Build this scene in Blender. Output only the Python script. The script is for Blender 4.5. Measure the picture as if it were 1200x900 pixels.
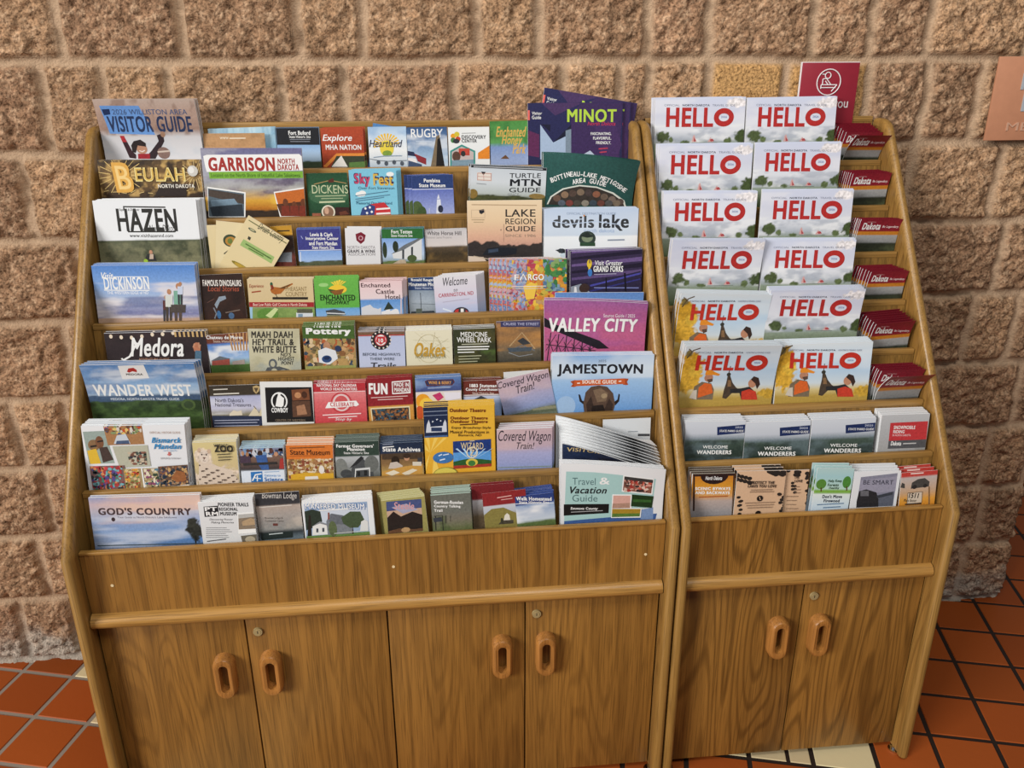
import bpy, math, random
import numpy as np
from mathutils import Matrix, Vector

# ------------------------------------------------------------------ clearing, camera, world, lights
for o in list(bpy.data.objects):
    bpy.data.objects.remove(o, do_unlink=True)
SC = bpy.context.scene
COL = SC.collection
R = math.radians

CAM_LOC = (-0.15949, -2.09563, 1.62205)
CAM_YAW, CAM_PITCH, CAM_ROLL = 0.09745, 0.36889, -0.00378
FOCAL_PX = 976.86412
cam_data = bpy.data.cameras.new('camera')
cam_data.sensor_fit = 'HORIZONTAL'
cam_data.sensor_width = 36.0
cam_data.lens = FOCAL_PX * 36.0 / 1200.0
cam_data.clip_start = 0.02
cam = bpy.data.objects.new('camera', cam_data)
COL.objects.link(cam)
_f = Vector((math.sin(CAM_YAW) * math.cos(CAM_PITCH), math.cos(CAM_YAW) * math.cos(CAM_PITCH), -math.sin(CAM_PITCH)))
_r0 = Vector((math.cos(CAM_YAW), -math.sin(CAM_YAW), 0))
_u0 = _r0.cross(_f)
_r = _r0 * math.cos(CAM_ROLL) + _u0 * math.sin(CAM_ROLL)
_u = -_r0 * math.sin(CAM_ROLL) + _u0 * math.cos(CAM_ROLL)
_m = Matrix((_r, _u, -_f)).transposed().to_4x4()
_m.translation = CAM_LOC
cam.matrix_world = _m
SC.camera = cam

SC.view_settings.view_transform = 'Standard'
SC.view_settings.look = 'None'
SC.view_settings.gamma = 1.0
SC.view_settings.use_curve_mapping = False
SC.view_settings.exposure = 0.0

world = bpy.data.worlds.new('world')
SC.world = world
world.use_nodes = True
world.node_tree.nodes['Background'].inputs['Color'].default_value = (0.93, 0.96, 1.0, 1)
world.node_tree.nodes['Background'].inputs['Strength'].default_value = 0.16

def area_light(name, loc, target, size, size_y, watts, color):
    d = bpy.data.lights.new(name, 'AREA')
    d.shape = 'RECTANGLE'; d.size = size; d.size_y = size_y; d.energy = watts; d.color = color
    o = bpy.data.objects.new(name, d)
    COL.objects.link(o)
    o.location = loc
    o.rotation_euler = (Vector(target) - Vector(loc)).to_track_quat('-Z', 'Y').to_euler()
    return o
# daylight through the lobby's glazing, left of and behind the photographer, and the ceiling light above
area_light('window_daylight', (-8.6, -7.2, 4.6), (0.0, -0.2, 0.9), 4.4, 3.2, 1290, (1.0, 0.97, 0.93))
area_light('ceiling_light', (0.2, -2.1, 3.6), (0.1, -0.1, 1.0), 1.8, 1.0, 54, (1.0, 0.97, 0.92))

# ------------------------------------------------------------------ helpers
def lin(c):
    c = c.lstrip('#'); o = []
    for i in (0, 2, 4):
        v = int(c[i:i + 2], 16) / 255.0
        o.append(v / 12.92 if v <= 0.04045 else ((v + 0.055) / 1.055) ** 2.4)
    return (o[0], o[1], o[2], 1.0)

def empty(name, loc, label, cat, group=None, rot=None):
    o = bpy.data.objects.new(name, None)
    COL.objects.link(o)
    o.empty_display_size = 0.05
    o.location = loc
    if rot: o.rotation_euler = rot
    o['label'] = label; o['category'] = cat
    if group: o['group'] = group
    return o

def link(name, me, parent=None, mat=None):
    o = bpy.data.objects.new(name, me)
    COL.objects.link(o)
    if mat: me.materials.append(mat)
    if parent: o.parent = parent
    return o

class MB:
    """collects vertices and faces for one mesh"""
    def __init__(s): s.v = []; s.f = []; s.smooth = False
    def box(s, x0, x1, y0, y1, z0, z1):
        b = len(s.v)
        s.v += [(x, y, z) for z in (z0, z1) for y in (y0, y1) for x in (x0, x1)]
        s.f += [tuple(b + i for i in q) for q in ((0, 2, 3, 1), (4, 5, 7, 6), (0, 1, 5, 4), (2, 6, 7, 3), (0, 4, 6, 2), (1, 3, 7, 5))]
    def prism(s, poly, axis, a0, a1):
        """poly of 2-D points extruded along axis ('x': points are (y,z); 'y': (x,z))"""
        b = len(s.v); n = len(poly)
        for a in (a0, a1):
            for p in poly:
                s.v.append((a, p[0], p[1]) if axis == 'x' else (p[0], a, p[1]))
        s.f.append(tuple(b + i for i in range(n)))
        s.f.append(tuple(b + n + i for i in reversed(range(n))))
        for i in range(n):
            j = (i + 1) % n
            s.f.append((b + i, b + n + i, b + n + j, b + j))
    def sweep(s, path, prof):
        """prof(x, o) points swept along a path of (y,z) in a plane x=const; o is outward offset"""
        n = len(prof); m = len(path); b = len(s.v)
        for i, (y, z) in enumerate(path):
            p0 = path[max(0, i - 1)]; p1 = path[min(m - 1, i + 1)]
            d1 = Vector((path[i][0] - p0[0], path[i][1] - p0[1])); d2 = Vector((p1[0] - path[i][0], p1[1] - path[i][1]))
            if d1.length < 1e-9: d1 = d2
            if d2.length < 1e-9: d2 = d1
            d1.normalize(); d2.normalize()
            n1 = Vector((-d1.y, d1.x)); n2 = Vector((-d2.y, d2.x)); nn = (n1 + n2).normalized()
            k = 1.0 / max(0.3, nn.dot(n1))
            for (x, o) in prof:
                s.v.append((x, y + nn.x * o * k, z + nn.y * o * k))
        for i in range(m - 1):
            for j in range(n):
                q = (j + 1) % n
                s.f.append((b + i * n + j, b + i * n + q, b + (i + 1) * n + q, b + (i + 1) * n + j))
        s.f.append(tuple(b + j for j in reversed(range(n))))
        s.f.append(tuple(b + (m - 1) * n + j for j in range(n)))
    def tube(s, p0, p1, r0, r1=None, n=16, cap=True):
        r1 = r0 if r1 is None else r1
        p0 = Vector(p0); p1 = Vector(p1); d = (p1 - p0).normalized()
        a = d.orthogonal().normalized(); c = d.cross(a); b = len(s.v)
        for p, r in ((p0, r0), (p1, r1)):
            for i in range(n):
                t = 2 * math.pi * i / n
                s.v.append(tuple(p + (a * math.cos(t) + c * math.sin(t)) * r))
        for i in range(n):
            j = (i + 1) % n
            s.f.append((b + i, b + j, b + n + j, b + n + i))
        if cap:
            s.f.append(tuple(b + i for i in reversed(range(n)))); s.f.append(tuple(b + n + i for i in range(n)))
    def build(s, name, mat, parent=None, bevel=0.0, smooth=False, seg=2):
        me = bpy.data.meshes.new(name)
        me.from_pydata([tuple(v) for v in s.v], [], s.f)
        import bmesh
        bm = bmesh.new(); bm.from_mesh(me)
        bmesh.ops.recalc_face_normals(bm, faces=bm.faces)
        if bevel:
            es = [e for e in bm.edges if len(e.link_faces) == 2 and e.calc_face_angle(0) > 0.6]
            bmesh.ops.bevel(bm, geom=es, offset=bevel, segments=seg, profile=0.5, affect='EDGES', clamp_overlap=True)
        bm.to_mesh(me); bm.free()
        if smooth or bevel:
            me.polygons.foreach_set('use_smooth', [True] * len(me.polygons))
            me.set_sharp_from_angle(angle=R(35))
        return link(name, me, parent, mat)

# value noise on a hashed lattice, several octaves, 0..1
def vnoise(x, y, seed=0):
    xi = np.floor(x).astype(np.int64); yi = np.floor(y).astype(np.int64)
    fx = x - xi; fy = y - yi
    fx = fx * fx * (3 - 2 * fx); fy = fy * fy * (3 - 2 * fy)
    def h(a, b):
        n = (a * 374761393 + b * 668265263 + seed * 974634533) & 0x7fffffff
        n = ((n ^ (n >> 13)) * 1274126177) & 0x7fffffff
        return ((n ^ (n >> 16)) & 0xffff) / 65535.0
    return (h(xi, yi) * (1 - fx) + h(xi + 1, yi) * fx) * (1 - fy) + (h(xi, yi + 1) * (1 - fx) + h(xi + 1, yi + 1) * fx) * fy
def fbm(x, y, seed=0, octs=4):
    s = 0; a = 0.5; t = 0
    for i in range(octs):
        s = s + a * vnoise(x * 2 ** i + 17.3 * i, y * 2 ** i + 9.1 * i, seed + i); t += a; a *= 0.5
    return s / t

def set_point_colors(me, cols):
    at = me.color_attributes.new('Col', 'FLOAT_COLOR', 'POINT')
    at.data.foreach_set('color', np.asarray(cols, dtype=np.float32).ravel())

# ------------------------------------------------------------------ materials
def new_mat(name):
    m = bpy.data.materials.new(name); m.use_nodes = True
    nt = m.node_tree
    return m, nt, nt.nodes, nt.links, nt.nodes['Principled BSDF']

def plain(name, col, rough=0.5, metal=0.0):
    m, nt, N, K, b = new_mat(name)
    n = N.new('ShaderNodeTexNoise'); n.inputs['Scale'].default_value = 60
    tc = N.new('ShaderNodeTexCoord'); K.new(tc.outputs['Object'], n.inputs['Vector'])
    mx = N.new('ShaderNodeMix'); mx.data_type = 'RGBA'
    c = lin(col); mx.inputs['A'].default_value = c; mx.inputs['B'].default_value = (c[0] * 0.85, c[1] * 0.85, c[2] * 0.85, 1)
    K.new(n.outputs['Fac'], mx.inputs['Factor']); K.new(mx.outputs['Result'], b.inputs['Base Color'])
    b.inputs['Roughness'].default_value = rough; b.inputs['Metallic'].default_value = metal
    return m

def attr_mat(name, rough, bump=0.0, bscale=200, spec=0.5):
    m, nt, N, K, b = new_mat(name)
    a = N.new('ShaderNodeAttribute'); a.attribute_name = 'Col'
    K.new(a.outputs['Color'], b.inputs['Base Color'])
    b.inputs['Roughness'].default_value = rough
    b.inputs['Specular IOR Level'].default_value = spec
    if bump:
        tc = N.new('ShaderNodeTexCoord'); n = N.new('ShaderNodeTexNoise'); n.inputs['Scale'].default_value = bscale; n.inputs['Detail'].default_value = 4
        K.new(tc.outputs['Object'], n.inputs['Vector'])
        bp = N.new('ShaderNodeBump'); bp.inputs['Strength'].default_value = bump; bp.inputs['Distance'].default_value = 0.004
        K.new(n.outputs['Fac'], bp.inputs['Height']); K.new(bp.outputs['Normal'], b.inputs['Normal'])
    return m

def oak(name, grain, base, dark, figure=0.5, rough=0.42, seed=0.0):
    """oak veneer; grain axis 'x','y','z' or 's' (up the sloping front edge)"""
    m, nt, N, K, b = new_mat(name)
    tc = N.new('ShaderNodeTexCoord')
    rot = N.new('ShaderNodeMapping')
    K.new(tc.outputs['Object'], rot.inputs['Vector'])
    rot.inputs['Location'].default_value = (seed, seed * 1.7, seed * 0.6)
    if grain == 's': rot.inputs['Rotation'].default_value = (R(34.6), 0, 0)
    def mapping(s_long, s_cross):
        mp = N.new('ShaderNodeMapping')
        sc = [s_cross] * 3
        sc[{'x': 0, 'y': 1, 'z': 2, 's': 2}[grain]] = s_long
        mp.inputs['Scale'].default_value = sc
        K.new(rot.outputs['Vector'], mp.inputs['Vector'])
        return mp
    def noise(mp, detail, dist=0.0):
        n = N.new('ShaderNodeTexNoise'); n.inputs['Scale'].default_value = 1; n.inputs['Detail'].default_value = detail
        n.inputs['Distortion'].default_value = dist
        K.new(mp.outputs['Vector'], n.inputs['Vector']); return n
    def math_(op, a, bv):
        q = N.new('ShaderNodeMath'); q.operation = op
        K.new(a, q.inputs[0])
        if bv is not None: q.inputs[1].default_value = bv
        return q
    def ramp(src, p0, p1):
        r = N.new('ShaderNodeMapRange'); r.inputs['From Min'].default_value = p0; r.inputs['From Max'].default_value = p1
        K.new(src, r.inputs['Value']); return r
    def mix(fac, a, bc, k):
        q = N.new('ShaderNodeMix'); q.data_type = 'RGBA'
        f = math_('MULTIPLY', fac, k)
        K.new(f.outputs[0], q.inputs['Factor'])
        if isinstance(a, tuple): q.inputs['A'].default_value = a
        else: K.new(a, q.inputs['A'])
        q.inputs['B'].default_value = bc
        return q
    cath = noise(mapping(0.75, 7.0), 1.5, 0.3)
    s = math_('SINE', math_('MULTIPLY', cath.outputs['Fac'], 130).outputs[0], None)
    rings = ramp(s.outputs[0], 0.1, 1.0)
    pores = ramp(noise(mapping(9, 420), 3).outputs['Fac'], 0.50, 0.68)
    streak = ramp(noise(mapping(1.2, 60), 3).outputs['Fac'], 0.35, 0.7)
    broad = ramp(noise(mapping(0.5, 9), 2).outputs['Fac'], 0.3, 0.7)
    B0, D0 = lin(base), lin(dark)
    L0 = (min(1, B0[0] * 1.22), min(1, B0[1] * 1.2), min(1, B0[2] * 1.12), 1)
    c = mix(broad.outputs[0], B0, L0, 0.7)
    c = mix(streak.outputs[0], c.outputs['Result'], D0, 0.42)
    c = mix(rings.outputs[0], c.outputs['Result'], D0, figure)
    c = mix(pores.outputs[0], c.outputs['Result'], (D0[0] * 0.6, D0[1] * 0.6, D0[2] * 0.6, 1), 0.55)
    K.new(c.outputs['Result'], b.inputs['Base Color'])
    b.inputs['Roughness'].default_value = rough
    bp = N.new('ShaderNodeBump'); bp.inputs['Strength'].default_value = 0.12; bp.inputs['Distance'].default_value = 0.001; bp.invert = True
    K.new(pores.outputs[0], bp.inputs['Height']); K.new(bp.outputs['Normal'], b.inputs['Normal'])
    return m

M_PANEL = oak('oak_veneer_upright_grain', 'z', '#93682e', '#5c3d16', 0.35)
M_BOARD_SHADED = oak('oak_tier_board_shaded', 'z', '#85632f', '#4a3416', 0.3, seed=6.1)  # panel oak, with the shade between the tiers put into its darker, greyer colour
M_EDGE = oak('oak_edging', 'x', '#9d7841', '#6b4c20', 0.15, 0.4, 7.7)
M_PANEL2 = oak('oak_veneer_cathedral', 'z', '#93682e', '#563813', 0.6, seed=3.3)
M_SIDE = oak('oak_side_panel', 'z', '#9a733a', '#64441b', 0.45, seed=1.1)
M_SOLID_Z = oak('oak_solid_upright', 'z', '#99743c', '#684a1e', 0.15, 0.36, 2.2)
M_SOLID_S = oak('oak_solid_slope', 's', '#99743c', '#684a1e', 0.15, 0.36, 2.2)
M_SOLID_X = oak('oak_solid_rail', 'x', '#aa7f42', '#765323', 0.15, 0.36, 4.4)
M_HANDLE = oak('oak_handle', 'z', '#a87238', '#6b431b', 0.1, 0.34, 5.5)
M_DARK = plain('dark_interior', '#3a2a18', 0.8)
M_BRASS = plain('worn_brass', '#b3a274', 0.3, 0.25)
M_SLOT = plain('keyhole_black', '#14110d', 0.6)
M_CHROME = plain('chrome', '#d9d9dc', 0.12, 1.0)
M_PALE = plain('pale_filler', '#e6d2a6', 0.6)
M_PRINT = attr_mat('printed_paper', 0.42, spec=0.35)
def print_grain(m, gain):
    nt = m.node_tree; N, K = nt.nodes, nt.links; b = N['Principled BSDF']
    src = b.inputs['Base Color'].links[0].from_socket
    tc = N.new('ShaderNodeTexCoord'); n = N.new('ShaderNodeTexNoise'); n.inputs['Scale'].default_value = 210; n.inputs['Detail'].default_value = 3
    K.new(tc.outputs['Object'], n.inputs['Vector'])
    bw = N.new('ShaderNodeRGBToBW'); K.new(src, bw.inputs['Color'])
    def mth(op, a, v):
        q = N.new('ShaderNodeMath'); q.operation = op
        for i, z in enumerate((a, v)):
            if isinstance(z, (int, float)): q.inputs[i].default_value = z
            else: K.new(z, q.inputs[i])
        return q.outputs[0]
    amp = mth('MAXIMUM', mth('SUBTRACT', 0.62, bw.outputs['Val']), 0.0)
    k = mth('MULTIPLY', mth('SUBTRACT', n.outputs['Fac'], 0.5), mth('MULTIPLY', amp, 1.7))
    k = mth('MULTIPLY', mth('ADD', k, 1.0), gain)
    x = N.new('ShaderNodeVectorMath'); x.operation = 'SCALE'; K.new(src, x.inputs[0]); K.new(k, x.inputs['Scale'])
    K.new(x.outputs['Vector'], b.inputs['Base Color'])
print_grain(M_PRINT, 0.84)
M_PAGES = attr_mat('page_edges', 0.75, spec=0.2)
M_WALL = attr_mat('split_face_block', 0.93, 1.0, 190, 0.12)
def speckle(m):
    nt = m.node_tree; N, K = nt.nodes, nt.links; b = N['Principled BSDF']
    src = b.inputs['Base Color'].links[0].from_socket
    tc = N.new('ShaderNodeTexCoord'); n = N.new('ShaderNodeTexNoise'); n.inputs['Scale'].default_value = 150; n.inputs['Detail'].default_value = 3; n.inputs['Roughness'].default_value = 0.65
    K.new(tc.outputs['Object'], n.inputs['Vector'])
    r = N.new('ShaderNodeValToRGB'); K.new(n.outputs['Fac'], r.inputs['Fac'])
    e = r.color_ramp.elements; e[0].position = 0.33; e[0].color = (0.35, 0.30, 0.26, 1); e[1].position = 0.70; e[1].color = (1.55, 1.5, 1.45, 1)
    q = e.new(0.46); q.color = (0.88, 0.87, 0.86, 1)
    x = N.new('ShaderNodeMix'); x.data_type = 'RGBA'; x.blend_type = 'MULTIPLY'; K.new(b.inputs['Base Color'].links[0].from_node.outputs['Alpha'], x.inputs['Factor'])
    K.new(src, x.inputs['A']); K.new(r.outputs['Color'], x.inputs['B']); K.new(x.outputs['Result'], b.inputs['Base Color'])
speckle(M_WALL)
M_TILE = attr_mat('quarry_tile', 0.5, 0.08, 60, 0.12)
M_GROUT = plain('floor_grout', '#8d8378', 0.9)

# ------------------------------------------------------------------ floor: one mesh of quarry tiles in a grout bed
def build_floor():
    ang = R(-15.0); pitch = 0.1565; g = 0.0045
    e1 = np.array([math.cos(ang), math.sin(ang)])      # along the rows
    e2 = np.array([-math.sin(ang), math.cos(ang)])
    off1, off2 = 0.083, 0.092
    rng = random.Random(4)
    v = []; f = []; col = []
    for i in range(-18, 26):
        for j in range(-18, 16):
            a0 = off1 + i * pitch + g; a1 = off1 + (i + 1) * pitch - g
            b0 = off2 + j * pitch + g; b1 = off2 + (j + 1) * pitch - g
            c = e1 * (a0 + a1) / 2 + e2 * (b0 + b1) / 2
            if not (-2.6 < c[0] < 3.4 and -2.4 < c[1] < 2.4): continue
            cream = False
            if j == -3 and 3 <= i <= 5: cream = True
            if i + j in (-11, -10) and c[0] < -0.4: cream = True
            if cream: base = lin('#cdbb93')
            else: base = lin('#96491d')
            k = 0.82 + 0.34 * rng.random(); w = rng.uniform(-0.04, 0.04)
            cc = (base[0] * k, base[1] * k * (1 + w), base[2] * k * (1 + w), 1)
            subs = [(a0, a1)]
            if cream and j == -3 and i == 4: subs = [(a0, a0 + 0.088), (a0 + 0.095, a1)]
            for (s0, s1) in subs:
                b = len(v); h = 0.004
                for (aa, bb, z) in ((s0, b0, 0), (s1, b0, 0), (s1, b1, 0), (s0, b1, 0), (s0 + .003, b0 + .003, h), (s1 - .003, b0 + .003, h), (s1 - .003, b1 - .003, h), (s0 + .003, b1 - .003, h)):
                    p = e1 * aa + e2 * bb
                    v.append((p[0], p[1], z - 0.016)); col.append(cc)
                f += [(b + 4, b + 5, b + 6, b + 7), (b, b + 1, b + 5, b + 4), (b + 1, b + 2, b + 6, b + 5), (b + 2, b + 3, b + 7, b + 6), (b + 3, b, b + 4, b + 7)]
    b = len(v)
    gc = lin('#8f867b')
    nt = len(f)
    for (xa, xb, g2) in ((-2.8, -0.2, gc), (-0.2, 3.6, lin('#2c231e'))):      # grout: grey on the left, blackened on the right
        b = len(v)
        v += [(xa, -2.6, -0.0142), (xb, -2.6, -0.0142), (xb, 2.6, -0.0142), (xa, 2.6, -0.0142)]; col += [g2] * 4
        f.append((b, b + 1, b + 2, b + 3))
    me = bpy.data.meshes.new('floor'); me.from_pydata(v, [], f); set_point_colors(me, col)
    o = link('floor', me, None, M_TILE); o['kind'] = 'structure'
build_floor()

# ------------------------------------------------------------------ wall: split-face masonry blocks as one height field
WALL_Y = 0.016
WALL_END = 1.634
def build_wall():
    step = 0.006
    xs = np.arange(-2.9, WALL_END + 1e-6, step); zs = np.arange(-0.02, 2.45, step)
    X, Z = np.meshgrid(xs, zs)
    wob = (fbm(X * 9, Z * 9, 5, 2) - 0.5) * 0.012
    course = 0.2035
    ci = np.floor((Z + wob + 0.002) / course).astype(int)
    zz = (Z + wob + 0.002) - ci * course
    dz = np.minimum(zz, course - zz)
    J = {8: [-0.971, -0.703, -0.441, -0.296, -0.03, 0.115, 0.377, 0.525, 0.782, 0.929, 1.08],
         7: [-1.032, -0.897, -0.746, -0.493, -0.347, -0.09, 0.172, 0.315, 0.389, 0.533, 0.728, 0.943, 1.099, 1.24],
         6: [-1.11, 1.335], 5: [-1.026, 1.39], 4: [-1.091, 1.341, 1.475], 3: [-1.262, -1.132, 1.535], 2: [-1.22, 1.481], 1: [-1.273, 1.504], 0: [1.48]}
    dx = np.full(X.shape, 9.0); bid = np.zeros(X.shape, int)
    for c in range(-1, 13):
        js = sorted(J.get(c, [-0.9, 1.2]))
        k = 0
        while js[0] > -2.95: js.insert(0, js[0] - (0.262 if k % 2 == 0 else 0.145)); k += 1
        while js[-1] < WALL_END: js.append(js[-1] + (0.262 if k % 2 == 0 else 0.145)); k += 1
        if c in J and c < 7:      # fill the span hidden behind the racks
            full = []
            for a, b in zip(js[:-1], js[1:]):
                full.append(a)
                n = int((b - a) / 0.27)
                for i in range(1, n + 1):
                    if b - a > 0.4: full.append(a + (b - a) * i / (n + 1))
            full.append(js[-1]); js = full
        js = np.array(js); mk = ci == c
        xx = X[mk] + (fbm(X[mk] * 11, Z[mk] * 11, 8, 2) - 0.5) * 0.014
        dx[mk] = np.min(np.abs(xx[:, None] - js[None, :]), axis=1)
        bid[mk] = np.searchsorted(js, xx) + 37 * (c + 2)
    d = np.minimum(dx * 0.9, dz)
    d = d + (fbm(X * 60, Z * 60, 21, 2) - 0.5) * 0.004
    t = np.clip((d - 0.0075) / 0.008, 0, 1); t = t * t * (3 - 2 * t)
    rough = (fbm(X * 55, Z * 55, 3, 4) - 0.5) * 0.026 + (fbm(X * 9, Z * 11, 9, 2) - 0.5) * 0.014 + (fbm(X * 130, Z * 130, 13, 2) - 0.5) * 0.012
    smooth = (ci == 7) & (X > 0.533) & (X < 0.943)
    rough = np.where(smooth, rough * 0.08 + 0.004, rough)
    bulge = np.clip(d / 0.07, 0, 1) * 0.004
    face = -0.004 - bulge + rough
    mort = 0.011 + (fbm(X * 30, Z * 30, 31, 2) - 0.5) * 0.004
    Yv = WALL_Y + np.minimum(mort * (1 - t) + face * t, 0.014)
    Yv = np.maximum(Yv, 0.002)
    # colours: buff-brown blocks, tinted block by block, pale aggregate flecks, sandy mortar
    h = lambda s: ((np.sin(bid * 12.9898 + s) * 43758.5453) % 1.0)
    blk = np.array(lin('#a88768'))[:3]; blk2 = np.array(lin('#94745b'))[:3]; och = np.array(lin('#b58e5e'))[:3]; mo = np.array(lin('#b1967b'))[:3]
    tint = (0.86 + 0.26 * h(1.0))[..., None]
    c0 = (blk[None, None] * (1 - h(4.0)[..., None]) + blk2[None, None] * h(4.0)[..., None]) * tint
    fl = fbm(X * 150, Z * 150, 41, 2)[..., None]
    pat = fbm(X * 25, Z * 25, 43, 3)[..., None]
    c0 = c0 * (0.80 + 0.40 * pat)
    c0 = c0 * (1 - np.clip((fl - 0.60) * 5, 0, 0.5)) + np.array(lin('#c9ac8e'))[:3] * np.clip((fl - 0.60) * 5, 0, 0.5)
    c0 = c0 * (1 - np.clip((0.40 - fl) * 4, 0, 0.45))
    c0 = np.where(smooth[..., None], och[None, None] * (0.85 + 0.3 * fl), c0)
    c = c0 * t[..., None] + mo[None, None] * (0.85 + 0.3 * fl) * (1 - t[..., None])
    # whitish-grey salts along the foot of the wall
    eff = np.clip((0.125 - Z + (fbm(X * 18, Z * 18, 51, 3) - 0.5) * 0.17) / 0.09, 0, 1)[..., None] * 0.88
    c = c * (1 - eff) + (np.array(lin('#a39b90'))[:3] * (0.45 + 1.1 * fbm(X * 70, Z * 70, 52, 3)[..., None])) * eff
    nz, nx = X.shape
    # turn the outside corner: append the return face
    ret = np.arange(0.01, 0.5, 0.012)
    V = np.stack([X, Yv, Z], -1).reshape(-1, 3)
    C = np.concatenate([c, t[..., None]], -1).reshape(-1, 4)
    idx = np.arange(nz * nx).reshape(nz, nx)
    rv = []; rc = []; rid = [idx[:, -1]]
    base = nz * nx
    for q, y in enumerate(ret):
        n = (fbm(zs * 40, np.full_like(zs, y * 40), 77, 3) - 0.5) * 0.02
        edge = 0.006 if q == 0 else 0.0
        rv.append(np.stack([np.full_like(zs, WALL_END) + n + 0.004 - edge, WALL_Y + y + 0 * zs, zs], -1)); rc.append(c[:, -1 - min(q, nx - 1)])
        rid.append(base + q * nz + np.arange(nz))
    V = np.concatenate([V] + rv); C = np.concatenate([C] + [np.concatenate([a, np.ones((nz, 1))], -1) for a in rc])
    rid = np.stack(rid, 1)
    def quads(g): return np.stack([g[:-1, :-1], g[:-1, 1:], g[1:, 1:], g[1:, :-1]], -1).reshape(-1, 4)
    F = np.concatenate([quads(idx), quads(rid)])
    me = bpy.data.meshes.new('wall_back')
    me.vertices.add(len(V)); me.vertices.foreach_set('co', V.astype(np.float32).ravel())
    me.loops.add(F.size); me.loops.foreach_set('vertex_index', F.ravel().astype(np.int32))
    me.polygons.add(len(F)); me.polygons.foreach_set('loop_start', (np.arange(len(F)) * 4).astype(np.int32))
    me.update(calc_edges=True); me.validate()
    set_point_colors(me, C)
    me.polygons.foreach_set('use_smooth', [True] * len(me.polygons))
    o = link('wall_back', me, None, M_WALL); o['kind'] = 'structure'
build_wall()

# ------------------------------------------------------------------ the two oak brochure racks
LEAN = R(5.0)
CA, SA = math.cos(LEAN), math.sin(LEAN)
def tier_y(k): return -0.069 - 0.0693 * k
def tier_z(k): return 1.391 - 0.1 * k
POCKET = 0.13
KNEE_Y, KNEE_Z = -0.592, 0.694
def slope_y(z): return KNEE_Y + (z - KNEE_Z) / 1.45

def board(mb, x0, x1, k, length, thick):
    """a tier board: its front top edge at (tier_y, tier_z), leaning back"""
    y, z = tier_y(k), tier_z(k)
    mb.prism([(y, z), (y + thick * CA, z - thick * SA), (y + thick * CA - length * SA, z - thick * SA - length * CA), (y - length * SA, z - length * CA)], 'x', x0, x1)

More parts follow.
